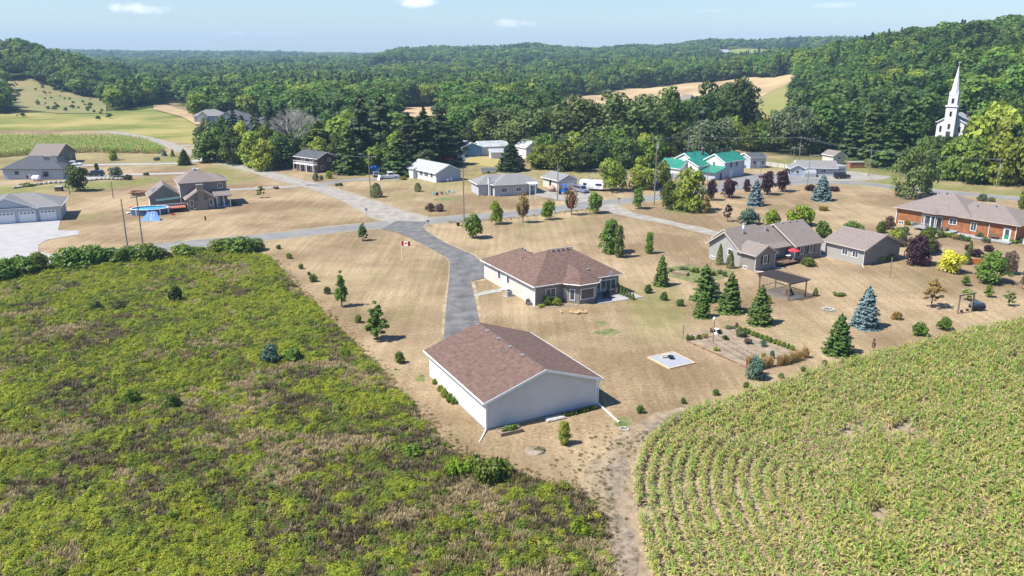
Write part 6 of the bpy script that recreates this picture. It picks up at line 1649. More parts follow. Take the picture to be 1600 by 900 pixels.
for i in range(16): rl.box(.05 + i * .39, .12 + i * .39, .02, .08, 1.05, 1.95)
rl.box(0, 6, .0, .1, 1.953, 2.02); rl.build('railing', M_trim, t)
p = G(235, 334); t = thing('swimming_pool', 'round above ground pool with blue water in front of the two storey house', 'pool', p, .2)
rx, ry = 3.9, 2.6; NP = 28; w = MB(); rim = MB()
for i in range(NP):
    a0, a1 = i / NP * 6.2832, (i + 1) / NP * 6.2832; c0, s0, c1, s1 = math.cos(a0), math.sin(a0), math.cos(a1), math.sin(a1)
    w.add([(rx * c0, ry * s0, 0), (rx * c1, ry * s1, 0), (rx * c1, ry * s1, 1.3), (rx * c0, ry * s0, 1.3), ((rx - .06) * c0, (ry - .06) * s0, 0), ((rx - .06) * c1, (ry - .06) * s1, 0), ((rx - .06) * c1, (ry - .06) * s1, 1.3), ((rx - .06) * c0, (ry - .06) * s0, 1.3)], [(0, 1, 2, 3), (5, 4, 7, 6)])
    rim.add([((rx + .1) * c0, (ry + .1) * s0, 1.3), ((rx + .1) * c1, (ry + .1) * s1, 1.3), ((rx - .15) * c1, (ry - .15) * s1, 1.3), ((rx - .15) * c0, (ry - .15) * s0, 1.3), ((rx + .1) * c0, (ry + .1) * s0, 1.38), ((rx + .1) * c1, (ry + .1) * s1, 1.38), ((rx - .15) * c1, (ry - .15) * s1, 1.38), ((rx - .15) * c0, (ry - .15) * s0, 1.38)], [(3, 2, 1, 0), (4, 5, 6, 7), (0, 1, 5, 4), (2, 3, 7, 6)])
    if i % 3 == 0: MB().box(rx * c0 + .02 * c0 - .06, rx * c0 + .14, ry * s0 - .06, ry * s0 + .08, 0, 1.29).build('support', M_trim, t)
w.build('pool_wall', mat('pool_wall_blue', (.05, .09, .17), .6, .1, 2), t); rim.build('rim', M_trim, t)
wt = MB().prism([((rx - .07) * math.cos(i / NP * 6.2832), (ry - .07) * math.sin(i / NP * 6.2832)) for i in range(NP)], 'z', .05, 1.12)
wt.build('water', mat('pool_water', (.06, .36, .62), .08, .06, .8, spec=.6), t)
t = thing('pool_slide', 'blue tarpaulin and white ladder leaning on the near side of the pool', 'slide', G(236, 345), .1)
MB().add([(-2.2, 0, 0), (2.0, -.4, 0), (.9, 1.5, 1.6), (-.9, 1.5, 1.6), (-2.2, .05, 0), (2.0, -.33, 0), (.9, 1.56, 1.64), (-.9, 1.56, 1.64)], [(3, 2, 1, 0), (4, 5, 6, 7), (0, 1, 5, 4), (1, 2, 6, 5), (2, 3, 7, 6), (3, 0, 4, 7)]).build('tarp', mat('blue_tarp', (.03, .16, .60), .55, .15, 1.5), t)
ld = MB()
for s_ in (-.3, .3): ld.tube((s_ + .2, -.1, .05), (s_ * .8 + .2, 1.5, 1.75), .05, .05, 6)
for k_ in range(7): ld.box(-.1 , .5, -.1 + k_ * .23, -.02 + k_ * .23, .16 + k_ * .245, .22 + k_ * .245)
ld.build('ladder', M_trim, t)
for (bx, by, m_, lab, sc_) in ((262, 322, M_redp, 'red and orange pool toys heaped on the deck near the house', 1.1), (205, 326, M_redp, 'red float lying at the left rim of the pool', .9), (199, 334, M_trim, 'white bag beside the left end of the pool', .7), (270, 336, M_redp, 'red object on the grass right of the pool', .6), (303, 328, M_trim, 'white covered tub by the wall of the two storey house', .9)):
    mb = MB(); [mb.lump((rr.uniform(-.6, .6) * sc_, rr.uniform(-.4, .4) * sc_, .3 * sc_), .35 * sc_, i, 8, 5, .7) for i in range(3)]
    tag(mb.build('pool_gear', m_, None, True, loc=G(bx, by)), lab, 'pool gear')
t = thing('lumber_pile', 'stack of brown lumber and logs left of the two storey house garage', 'lumber', G(226, 305), .1)
mb = MB()
for i in range(34): y_ = rr.uniform(-1.1, 1.1); mb.tube((-3 + rr.uniform(-.5, .5), y_, .15 + rr.random() * 1.1), (2.6 + rr.uniform(-.6, .6), y_ + rr.uniform(-.3, .3), .15 + rr.random() * 1.1), .12, .12, 6)
mb.build('boards', mat('reddish_lumber', (.22, .115, .075), .9, .35, 1.5), t)
t = thing('scrap_pile', 'loose scrap wood scattered on the ground before the lumber pile', 'scrap', G(232, 313), .1)
mb = MB()
for i in range(14): x_, y_ = rr.uniform(-3, 3), rr.uniform(-.8, .8); mb.box(x_, x_ + rr.uniform(.3, 1.1), y_, y_ + .15, 0, rr.uniform(.08, .3))
mb.build('boards', M_lumber, t)
post((321, 344), 338, .12, 'small dark stump standing in the dry field by the two storey house', 'stump', M_black)

# ------------------------------------------------------------------ left edge houses
h = Bld('three_car_garage', 'wide grey garage with three white doors and a front gable at the left edge', (0, 350), 22, 'garage')
h.walls([(-9, 0), (11.2, 0), (11.2, 10), (-9, 10)], -.1, 3.0, W_pale)
h.hip(-9, 11.2, 0, 10, 3.0, (-4, 5), (6.2, 5), 5.4, S_grey, M_trim, .6)
h.gable(-3.6, 7.0, -.35, 4.8, 3.02, 5.3, 'y', S_grey, W_blue, .4, M_trim, wall_name='front_gable')
for xx in (-6.2, -2.2, 1.45, 5.2, 8.95): h.gdoor('S', -.352 if -3.6 < xx < 6.5 else 0, xx, 3.0, 2.3)
h.pipe([(11.7, -.5, 2.8), (11.26, -.1, 2.6), (11.26, -.1, .1)])
h = Bld('pale_blue_house', 'pale blue house with charcoal hipped roofs beside the white parked car', (4, 282), 6)
h.walls([(0, 0.9), (7.4, .9), (7.4, 9), (0, 9)], -.1, 2.8, W_blue, 'wall'); h.walls([(7.0, 0), (16.2, 0), (16.2, 6.4), (7.0, 6.4)], -.1, 2.79, W_blue, 'wing_wall')
h.hip(0, 12, .9, 11, 2.8, (5.0, 6.5), (8.5, 6.5), 5.9, S_char, M_trimb, .5); h.hip(7.0, 16.2, 0, 6.4, 2.795, (10.2, 3.3), (13.0, 3.3), 4.9, S_char, M_trimb, .5)
h.hip(8, 13.4, 5, 12, 2.79, (10.2, 8.4), (11.2, 8.6), 5.6, S_char, M_trimb, .5); h.walls([(8, 5), (13.4, 5), (13.4, 12), (8, 12)], -.1, 2.78, W_blue, 'rear_wall')
h.win('S', .9, 3.6, 1.4, .8, .8, 1, glass=M_glassd, frame=M_trimb); h.win('S', 0, 11.6, .9, 1.3, 1.2, 1, glass=M_glassd, frame=M_trimb); h.win('S', .9, 6.4, .3, .7, .7, frame=M_trimb)
h.door('E', 16.2, 3.0, 1.0, 2.0, m=M_trimb)
h = Bld('brown_roof_house', 'house with a tall brown hipped roof behind the pale blue house', (50, 258), 0)
h.walls([(0, 0), (8.2, 0), (8.2, 11), (0, 11)], -.1, 3.0, W_taupe); h.gable(0.01, 8.19, .01, 10.99, 2.95, 5.9, 'x', S_tan, W_taupe, .5, M_trimt, wall_name='gable_wall')
h.win('E', 8.2, 3, .9, 1.2, 1.2); h.win('E', 8.2, 8, .9, 1.2, 1.2); h.gdoor('S', 0, 6.2, 3.0, 2.2)
# stone retaining walls and storage box
def wall_run(px, hh, label, w=.6):
    t = thing('stone_wall', label, 'wall', G(*px[0])); o = G(*px[0]); mb = MB(); r_ = random.Random(5)
    P = [G(*q) - o for q in px]
    for a, b in zip(P[:-1], P[1:]):
        d = b - a; L_ = np.linalg.norm(d[:2]); k_ = int(L_ / 1.1)
        for i in range(k_):
            c = a + d * (i + .5) / k_; mb.lump((c[0], c[1], hh * .45), .62, r_.randint(0, 99), 7, 4, .6, .15)
    mb.build('boulders', M_rock, t)
wall_run([(20, 296), (45, 291), (75, 288), (105, 286)], .7, 'low grey boulder wall in front of the pale blue house')
wall_run([(132, 284), (160, 281), (205, 281)], .7, 'low grey boulder wall along the lower lane')
t = thing('storage_box', 'small dark storage box with pale lid on the grass before the pale blue house', 'box', G(86, 300), .1)
MB().box(0, 1.7, 0, 1.1, 0, 1.1).build('body', M_deck, t); MB().box(-.08, 1.78, -.08, 1.18, 1.103, 1.25).build('lid', W_pale, t)
for (bx, by, lab) in ((55, 283, 'white wrapped bundle before the pale blue house, left one'), (60, 283, 'white wrapped bundle before the pale blue house, right one')):
    mb = MB().lump((0, 0, .75), .75, 3, 10, 8, 1.1, .08); tag(mb.build('wrapped_bundle', M_trim, None, True, loc=G(bx, by)), lab, 'bundle')

# ------------------------------------------------------------------ bungalows along the far side of the road
h = Bld('grey_bungalow', 'pale grey bungalow with a grey hipped roof and white chimney across the road', (773, 307), 18)
h.walls([(0, 0), (8.2, 0), (8.2, 8), (0, 8)], -.1, 2.7, W_pale); h.walls([(-3.4, 2.5), (12.0, 2.5), (12.0, 9.2), (-3.4, 9.2)], -.1, 2.69, W_pale, 'rear_wall')
h.hip(-3.4, 12, 2.5, 9.2, 2.7, (0, 5.9), (8.6, 5.9), 4.6, S_grey, M_trim, .5); h.hip(0, 8.2, 0, 8, 2.695, (4.1, 3.9), (4.1, 5.5), 4.7, S_grey, M_trim, .5)
h.chim(-1.1, -.5, 1.6, 2.2, -.1, 4.4, M_trim); h.win('S', 0, 2.4, 1.0, 1.3, .9, 1); h.win('S', 0, 6.2, 1.0, 1.2, .9, 1); h.win('S', 2.5, 10.4, 1.0, 1.0, 1.0)
h.part('porch_awning', MB().prism([(.5, 2.5), (2.45, 2.75), (2.45, 2.85), (.5, 2.6)], 'x', 8.5, 11.6), M_trim); h.door('S', 2.5, 9.2)
h = Bld('small_grey_garage', 'small grey gabled garage with a pale door between the grey bungalow and the white trailer', (873, 298), 30, 'garage')
h.gable(0, 5.6, 0, 7.6, 2.5, 3.7, 'y', S_grey, W_pale, .45, M_trim); h.gdoor('S', 0, 2.8, 3.4, 2.1); h.door('W', 0, 4.0, .9, 2.0, m=M_black)
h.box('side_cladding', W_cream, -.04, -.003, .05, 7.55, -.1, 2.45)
h = Bld('white_bungalow', 'white bungalow with a light grey gable roof and blue grey end wall across the road', (682, 286), 38)
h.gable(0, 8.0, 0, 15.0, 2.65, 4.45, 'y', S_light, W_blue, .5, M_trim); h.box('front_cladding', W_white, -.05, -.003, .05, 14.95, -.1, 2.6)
h.box('porch', W_white, -1.2, -.06, 10.2, 12.4, -.1, 2.5); h.part('porch_roof', MB().prism([(-1.5, 2.52), (-.0, 2.9), (-.0, 3.0), (-1.5, 2.64)], 'y', 9.8, 12.8), S_light)
h.win('W', -.05, 2.2, 1.1, 1.0, 1.0); h.win('W', -.05, 5.0, 1.1, 1.8, 1.1, 2); h.win('W', -.05, 7.6, 1.1, 1.4, 1.1, 1); h.win('W', -.05, 13.8, 1.1, .9, 1.0); h.door('W', -.05, 9.2)
h.box('heat_pump', M_trim, 3.0, 3.7, -.6, -.1, .1, .9); h.box('gas_meter', M_trim, 4.2, 4.8, -.5, -.1, .1, 1.0)
h = Bld('brown_two_storey_house', 'dark brown two storey house with balcony and blue grey roof at the left tree belt', (497, 271), 52)
h.gable(0, 6.6, 0, 10.0, 4.3, 5.7, 'y', S_char, W_brick2, .5, M_trim); h.win('S', 0, 1.8, .9, 1.0, 1.1); h.win('S', 0, 4.4, 3.1, .9, .9, 1)
h.box('balcony', M_trim, -1.4, -.003, .4, 9.6, 2.25, 2.4)
rl = MB()
for i in range(24): rl.box(-1.4, -1.35, .42 + i * .39, .47 + i * .39, 2.4, 3.2)
rl.box(-1.42, -1.33, .4, 9.6, 3.2, 3.27); h.part('railing', rl, M_trim)
for yy in (.5, 3.4, 6.4, 9.4): h.box('balcony_post', M_trim, -1.38, -1.26, yy, yy + .12, -.1, 2.247)
h.win('W', 0, 2.5, 3.0, 1.2, 1.1, 1); h.win('W', 0, 6.5, 3.0, 1.2, 1.1, 1); h.win('W', 0, 2.5, .6, 1.4, 1.2, 1); h.door('W', 0, 5.6); h.win('W', 0, 8.0, .6, 1.2, 1.2, 1)
h.gable(6.7, 11.5, 2.4, 8.0, 2.4, 3.4, 'x', S_char, W_blue, .3, M_trim, wall_name='annex_wall')
h.win('S', 2.4, 9.0, .9, 1.6, .9, 1)

# ------------------------------------------------------------------ white building with the green roof
h = Bld('green_roof_building', 'large white building with bright green metal roofs beside the road', (1131, 279), 40, 'building')
h.gable(-2.0, 6.2, 0, 9.0, 4.9, 6.9, 'x', M_metalg, W_blue, .3, M_trim) if False else None
# main block, ridge along local x; its left gable end is painted whiter as if sunlit
h.gable(0, 9.4, 0, 7.0, 4.6, 6.5, 'x', M_metalg, W_blue, .35, M_trim)
h.box('painted_lit_gable', W_white, -.05, -.003, .03, 6.97, -.1, 4.5); h.part('painted_lit_gable_peak', MB().prism([(.1, 4.5), (6.9, 4.5), (3.5, 6.35)], 'x', -.048, -.004), W_white)
h.part('leanto_wall', MB().prism([(-5.0, -.1), (-.06, -.1), (-.06, 3.2), (-5.0, 2.1)], 'y', -.6, 4.6), W_blue)
h.part('leanto_roof', MB().prism([(-5.6, 2.0), (-.07, 3.25), (-.07, 3.40), (-5.6, 2.15)], 'y', -1.0, 5.0), M_metalg)
h.gable(-5.6, .4, 4.8, 12.5, 3.4, 4.9, 'x', M_metalg, W_white, .3, M_trim, wall_name='middle_wall')
h.gable(-3.5, 5.0, 8.0, 15.0, 4.4, 6.2, 'x', M_metalg, W_white, .3, M_trim, wall_name='rear_wall')
h.gable(-8.4, -2.6, 9.0, 16.5, 2.6, 4.5, 'y', M_metalg, W_white, .35, M_trim, wall_name='left_wing_wall')
h.win('S', 0, 3.0, 3.0, .6, 1.2, glass=M_glassd, frame=M_trimb); h.win('S', 0, 5.6, 3.0, .6, 1.2, glass=M_glassd, frame=M_trimb); h.door('S', 0, 3.2, 1.2, 2.1); h.win('W', -.05, 3.6, 3.1, .8, 1.2, 1)
h.door('S', -.6, -2.4, .9, 1.8, m=M_trimb); h.win('W', -5.6, 7.0, 2.2, .7, .7); h.win('S', -.6, -.8, 1.0, .5, .9, glass=M_glassd)
h.chim(2.4, 2.9, 9.6, 10.1, 5.0, 7.4, W_brickbrown)
h.part('sign_panel', MB().box(9.0, 9.1, -.9, -.1, 2.2, 3.0).box(8.98, 9.12, -.1, 0, 2.5, 2.6), M_trim)
h = Bld('small_white_building', 'small white building with dark roof right of the green roofed one', (1172, 264), 20, 'building')
h.gable(0, 5.6, 0, 6, 3.3, 4.3, 'x', S_char, W_blue, .3, M_trim); h.win('S', 0, 1.4, 1.3, .9, .9, glass=M_glassd); h.win('S', 0, 4.4, 1.3, .9, .9, glass=M_glassd); h.door('S', 0, 2.9, .9, 2.0)
# fence panels near green building
def fence(px, hh, label, m, slat=.15, nm='board_fence', gap=.02):
    o = G(*px[0]); t = thing(nm, label, 'fence', o); mb = MB(); P = [G(*q) - o for q in px]
    for a, b in zip(P[:-1], P[1:]):
        d = b - a; L_ = float(np.linalg.norm(d[:2])); aa = math.atan2(d[1], d[0]); k_ = max(1, int(L_ / (slat + gap))); n_ = Vector((-math.sin(aa), math.cos(aa), 0)); u_ = Vector((math.cos(aa), math.sin(aa), 0))
        for i in range(k_):
            c = Vector(a) + u_ * (i * (slat + gap)); q = [c, c + u_ * slat, c + u_ * slat + n_ * .03, c + n_ * .03]
            mb.prism([(v.x, v.y) for v in q], 'z', .04, hh)
        for j in range(int(L_ / 2.4) + 1):
            c = Vector(a) + u_ * min(j * 2.4, L_) - n_ * .07; MB().box(c.x - .06, c.x + .06, c.y - .06, c.y + .06, -.1, hh + .1).build('post', m, t)
    mb.build('boards', m, t); return t
fence([(1037, 280), (1062, 282), (1066, 276)], 1.8, 'grey board fence in front of the left wing of the green roofed building', M_grey)
fence([(1195, 259), (1215, 262), (1232, 264)], 1.3, 'low pale board fence between the road and the grey low house', W_cream)
h = Bld('grey_low_house', 'low grey house with a long light roof beside the gravel lot', (1246, 275), -8)
h.gable(0, 10.5, 0, 7, 2.4, 3.9, 'x', S_grey, W_pale, .4, M_trim); h.gable(-2.4, 1.6, -1.5, 4.0, 2.3, 3.3, 'y', S_grey, W_blue, .3, M_trim, wall_name='porch_wall')
h.win('S', -1.5, -.4, .9, .8, .9); h.win('S', 0, 7, 1.0, 1.2, .9, 1)
t = thing('round_shed', 'dark rounded lean to hut at the front of the grey low house', 'shed', G(1255, 276), R(-8))
sec = [(-1.6, 0), (1.6, 0)] + [(1.6 * math.cos(a), .9 + 1.1 * math.sin(a)) for a in [i * math.pi / 8 for i in range(9)]]
MB().prism(sec, 'x', 0, 3.2).build('shell', M_grey, t); MB().box(3.2, 3.24, -.5, .5, 0, 1.7).build('door', M_black, t)
h = Bld('white_shed', 'white flat roofed shed with a grey door beside the parked black jeep', (1299, 276), 12, 'shed')
h.walls([(0, 0), (4.6, 0), (4.6, 4), (0, 4)], -.1, 2.7, W_white); h.box('roof', M_tin, -.15, 4.75, -.15, 4.15, 2.703, 2.86); h.gdoor('S', 0, 2.9, 2.6, 2.2, W_blue)
h = Bld('barn_shed', 'small tan gabled shed behind the white shed at the forest foot', (1301, 258), 20, 'shed')
h.gable(0, 4.4, 0, 5, 2.9, 4.1, 'y', S_tan, W_cream, .3, M_trim); h.win('S', 0, 2.2, 1.8, 1.2, .6, 1)
t = thing('lumber_stack', 'brown timber stack at the forest edge behind the gravel lot', 'lumber', G(1328, 263), .1)
MB().box(0, 4.6, 0, 2, 0, 1.7).build('boards', mat('rust_timber', (.30, .13, .07), .85, .3, 1.2, stripe=('Z', .25, .5)), t); MB().box(-.1, 4.7, -.1, 2.1, 1.703, 1.82).build('cover', M_tin, t)

# ------------------------------------------------------------------ church
cp0 = CHURCH
h = Bld('church', 'white clapboard church with a tall pointed steeple on the wooded hillside', np.array([cp0[0] - 3.6, cp0[1] + 2.6, cp0[2] - .3]), -40, 'church')
h.gable(0, 9.0, 2.2, 17, 5.2, 7.9, 'y', S_light, W_white, .4, M_trim, -2)
h.walls([(2.7, 0), (6.3, 0), (6.3, 3.6), (2.7, 3.6)], -2, 10.8, W_white, 'tower_wall')
h.part('cornice', MB().box(2.4, 6.6, -.3, 3.9, 10.803, 11.2), M_trim)
h.walls([(3.1, .4), (5.9, .4), (5.9, 3.2), (3.1, 3.2)], 11.203, 14.6, W_white, 'belfry_wall')
for (x_, y_) in ((3.0, .3), (5.7, .3), (3.0, 3.0), (5.7, 3.0)): h.part('pinnacle', MB().box(x_, x_ + .3, y_, y_ + .3, 11.21, 15.2).add([(x_ - .05, y_ - .05, 15.203), (x_ + .35, y_ - .05, 15.203), (x_ + .35, y_ + .35, 15.203), (x_ - .05, y_ + .35, 15.203), (x_ + .15, y_ + .15, 16.6)], [(3, 2, 1, 0), (0, 1, 4), (1, 2, 4), (2, 3, 4), (3, 0, 4)]), W_white)
sp = MB(); NS = 8; R0 = 1.55
vs = [(4.5 + R0 * math.cos(i * math.pi / 4 + .39), 1.8 + R0 * math.sin(i * math.pi / 4 + .39), 14.603) for i in range(8)] + [(4.5, 1.8, 25.3)]
sp.add(vs, [tuple(range(8))[::-1]] + [(i, (i + 1) % 8, 8) for i in range(8)]); h.part('spire', sp, W_white)
h.part('finial', MB().tube((4.5, 1.8, 25.0), (4.5, 1.8, 26.6), .05, .03, 6).box(4.05, 4.95, 1.76, 1.84, 25.95, 26.05), M_trim)
h.win('S', 0, 4.5, 2.9, .8, 1.9, glass=M_glassd); h.win('S', 0, 4.5, 7.4, .8, 1.8, glass=M_glassd); h.win('S', .4, 4.5, 11.9, .9, 1.8, glass=M_glassd)
h.door('S', 0, 4.5, 1.4, 2.4, m=M_trimb, z=-.3)
for xx in (1.4, 7.6): h.win('S', 2.2, xx, 1.6, .8, 2.2, glass=M_glassd)
for yy in (5, 8.5, 12): h.win('E', 9.0, yy, 1.6, .8, 2.4, glass=M_glassd); h.win('W', 0, yy, 1.6, .8, 2.4, glass=M_glassd)
h.chim(7.0, 7.6, 13.5, 14.1, 6.2, 8.4, W_brickbrown)
# ------------------------------------------------------------------ barns, far houses
h = Bld('metal_barn', 'long pale metal barn with a shiny roof behind the white bungalow', (722, 246), 18, 'barn')
h.gable(0, 7, 0, 9, 3.2, 4.6, 'y', M_tin, mat('blue_sheet_wall', (.10, .22, .36), .6, .06, .6), .3, M_trim); h.gable(7.05, 17, 1.5, 9.5, 3.0, 4.4, 'x', M_tin, W_barn, .3, M_trim, wall_name='long_wall'); h.gdoor('S', 1.5, 11, 3, 2.4)
h = Bld('open_shed', 'small pale roofed shed right of the metal barn', (767, 248), 10, 'shed')
h.gable(0, 4.2, 0, 4, 2.1, 2.9, 'x', M_tin, W_barn, .3, M_trim)
h = Bld('white_gable_house', 'white gabled house half hidden by trees behind the grey bungalow', (822, 248), 30)
h.gable(0, 6, 0, 7, 3.6, 5.6, 'y', M_tin, W_white, .3, M_trim); h.gable(6.05, 13, 1, 6, 3.0, 4.4, 'x', M_tin, W_white, .3, M_trim, wall_name='annex_wall'); h.win('S', 0, 3, 1.4, .9, 1.2)
zt = G(1070, 180)
h = Bld('white_farmhouse', 'white farmhouse with a steep pale roof among trees below the golden field', zt, 20)
h.gable(0, 8, 0, 9, 6, 11, 'y', S_tan, W_white, .4, M_trim); h.win('S', 0, 2.6, 3.2, 1, 1.6); h.win('S', 0, 5.4, 3.2, 1, 1.6); h.gable(-4, -.05, 1, 6, 3, 5, 'x', S_tan, W_white, .3, M_trim, wall_name='annex_wall')
for (px_, ang, Lx, Wy, rm_, lab) in (((304, 192), 20, 16, 12, S_grey, 'dark roofed house at the left end of the far row of houses'), ((342, 193), 15, 14, 12, S_char, 'charcoal roofed house in the middle of the far row'), ((362, 199), 15, 12, 10, S_char, 'pale walled house with charcoal roof behind the left tree belt'), ((382, 207), 15, 17, 12, S_char, 'charcoal roofed house at the right end of the far row')):
    h = Bld('distant_house', lab, px_, ang)
    h.walls([(0, 0), (Lx, 0), (Lx, Wy), (0, Wy)], -.3, 3, W_blue); h.hip(0, Lx, 0, Wy, 3, (Wy / 2, Wy / 2), (Lx - Wy / 2 + .5, Wy / 2), 6.2, rm_, M_trimb, .5)
    h.gable(1.5, 6.5, -1.5, 5, 2.95, 5.2, 'y', rm_, W_white, .3, M_trimb, wall_name='front_gable'); h.win('S', -1.5, 4, 1, 1.4, 1.2, 1); h.gdoor('S', 0, Lx - 4, 4, 2.2)
for (px_, sz, lab) in (((1075, 94), 20, 'tiny pale house on the far hill among trees, left'), ((1118, 91), 24, 'tiny pale house on the far hill, middle'), ((1264, 93), 16, 'tiny white house on the far hill above the right woods')):
    q = G(*px_)
    h = Bld('hill_house', lab, np.array([q[0], q[1], q[2] + 4]), 5)
    h.gable(0, sz, 0, 9, 6, 11, 'x', M_tin, W_white, .4, M_trim, -8)
# ------------------------------------------------------------------ vehicles
M_tyre = mat('tyre_rubber', (.02, .02, .02), .85, .1, 6); M_lamp = mat('lamp_lens', (.7, .7, .66), .2, .05, 3); M_tail = mat('tail_lamp', (.35, .02, .02), .3, .05, 3)
def paint(nm, c): return mat(nm, c, .22, .03, 1, spec=.6)
def vehicle(name, label, px, ang, m, kind='sedan', cat='car'):
    t = thing(name, label, cat, G(*px), R(ang))
    Lc, Wc, Hc, hood = {'sedan': (4.6, 1.8, 1.42, .75), 'wagon': (4.9, 1.9, 1.75, .95), 'pickup': (5.6, 1.95, 1.85, 1.0), 'jeep': (4.2, 1.85, 1.85, 1.05)}[kind]
    y0, y1 = -Wc / 2, Wc / 2
    body = [(-Lc / 2, .32), (Lc / 2, .32), (Lc / 2 + .05, .55), (Lc / 2 - .05, hood - .05), (Lc / 2 - 1.15, hood + .05), (-Lc / 2 + .05, hood + .05), (-Lc / 2 - .04, .6)]
    MB().prism(body, 'y', y0, y1).build('body', m, t, bevel=.05)
    cab = {'sedan': [(-1.7, .8), (.95, .8), (.35, Hc), (-1.05, Hc)], 'wagon': [(-2.3, 1.0), (1.25, 1.0), (.65, Hc), (-2.05, Hc)], 'pickup': [(-.55, 1.05), (1.5, 1.05), (1.05, Hc), (-.4, Hc)], 'jeep': [(-2.0, 1.1), (.8, 1.1), (.6, Hc), (-1.95, Hc)]}[kind]
    cb = MB().prism(cab, 'y', y0 + .10, y1 - .10).build('cabin', m, t, bevel=.04)
    xs_c = [c[0] for c in cab]
    zc0, zc1 = cab[0][1] + .1, Hc - .12
    gl = [(cab[0][0] + .22, zc0), (cab[1][0] - .25, zc0), (cab[2][0] - .08, zc1), (cab[3][0] + .12, zc1)]
    MB().prism(gl, 'y', y0 + .085, y0 + .098).build('side_window', M_glassd, cb); MB().prism(gl, 'y', y1 - .098, y1 - .085).build('side_window', M_glassd, cb)
    for (a, b, s_) in ((cab[1], cab[2], 1), (cab[0], cab[3], -1)):
        A_ = (a[0] * .93 + b[0] * .07, a[1] * .86 + b[1] * .14); B_ = (a[0] * .12 + b[0] * .88, a[1] * .12 + b[1] * .88)
        MB().add([(A_[0] + .03 * s_, y0 + .25, A_[1]), (A_[0] + .03 * s_, y1 - .25, A_[1]), (B_[0] + .03 * s_, y1 - .3, B_[1]), (B_[0] + .03 * s_, y0 + .3, B_[1]), (A_[0], y0 + .25, A_[1]), (A_[0], y1 - .25, A_[1]), (B_[0], y1 - .3, B_[1]), (B_[0], y0 + .3, B_[1])],
                 [(0, 1, 2, 3), (4, 7, 6, 5), (0, 4, 5, 1), (2, 6, 7, 3)]).build('windscreen' if s_ > 0 else 'rear_window', M_glassd, cb)
    if kind == 'pickup': MB().box(-Lc / 2 + .15, -.7, y0 + .15, y1 - .15, hood + .052, hood + .06).build('cargo_bed', M_black, t)
    for sx in (-1, 1):
        for sy in (-1, 1):
            wx = sx * Lc * .31; wy = sy * (Wc / 2 - .08)
            wh = MB().tube((wx, wy - .11, .34), (wx, wy + .11, .34), .34, .34, 16).build('wheel', M_tyre, t)
            MB().tube((wx, wy + sy * .112, .34), (wx, wy + sy * .125, .34), .2, .2, 12).build('rim', M_steel, wh)
        MB().box(Lc / 2 - .03, Lc / 2 + .06, sx * (Wc / 2 - .35) - .16, sx * (Wc / 2 - .35) + .16, .58, .72).build('headlight', M_lamp, t)
        MB().box(-Lc / 2 - .06, -Lc / 2 + .03, sx * (Wc / 2 - .3) - .14, sx * (Wc / 2 - .3) + .14, .62, .78).build('tail_light', M_tail, t)
    return t
P_white = paint('white_paint', (.78, .78, .78)); P_dark = paint('dark_blue_paint', (.02, .03, .05)); P_blue = paint('blue_paint', (.02, .05, .22)); P_grey = paint('grey_paint', (.18, .20, .26)); P_black = paint('black_paint', (.015, .016, .018))
vehicle('parked_car', 'white sedan parked on the lane beside the pale blue house', (116, 259), 4, P_white, 'sedan')
vehicle('parked_car', 'dark wagon parked on the lower lane behind the round tree', (149, 276), 184, P_dark, 'wagon')
vehicle('pickup_truck', 'white pickup truck parked left of the white bungalow', (608, 279), 18, P_white, 'pickup', 'truck')
vehicle('parked_car', 'small dark car parked left of the white pickup', (588, 276), 100, P_grey, 'sedan')
vehicle('parked_car', 'grey blue car parked in front of the white trailer', (908, 301), -60, P_grey, 'wagon')
vehicle('jeep', 'black jeep parked on the gravel lot beside the white shed', (1315, 279), 8, P_black, 'jeep')
vehicle('parked_car', 'dark car parked under the trees by the tall utility pole', (1033, 292), 10, P_black, 'sedan')
vehicle('parked_car', 'pale car parked half under the trees left of the green roofed building', (1030, 284), 10, P_white, 'sedan')
t = thing('tractor', 'bright blue tractor in front of the small grey garage', 'tractor', G(882, 303), R(70))
MB().box(-.6, 1.6, -.4, .4, .7, 1.4).build('hood', M_bluep, t, bevel=.05); MB().box(-1.5, -.6, -.65, .65, .6, 1.2).build('seat_platform', M_bluep, t)
for (x_, y_) in ((-1.4, -.55), (-.6, -.55), (-1.4, .5), (-.6, .5)): MB().box(x_, x_ + .07, y_, y_ + .07, 1.2, 2.4).build('roof_post', M_black, t)
MB().box(-1.55, -.4, -.65, .65, 2.403, 2.5).build('canopy', M_bluep, t)
for sy in (-1, 1):
    MB().tube((-1.0, sy * .85 - .18, .75), (-1.0, sy * .85 + .18, .75), .75, .75, 18).build('rear_wheel', M_tyre, t); MB().tube((1.2, sy * .6 - .1, .4), (1.2, sy * .6 + .1, .4), .4, .4, 14).build('front_wheel', M_tyre, t)
MB().box(1.7, 2.3, -.8, .8, .1, .6).build('bucket', M_bluep, t)
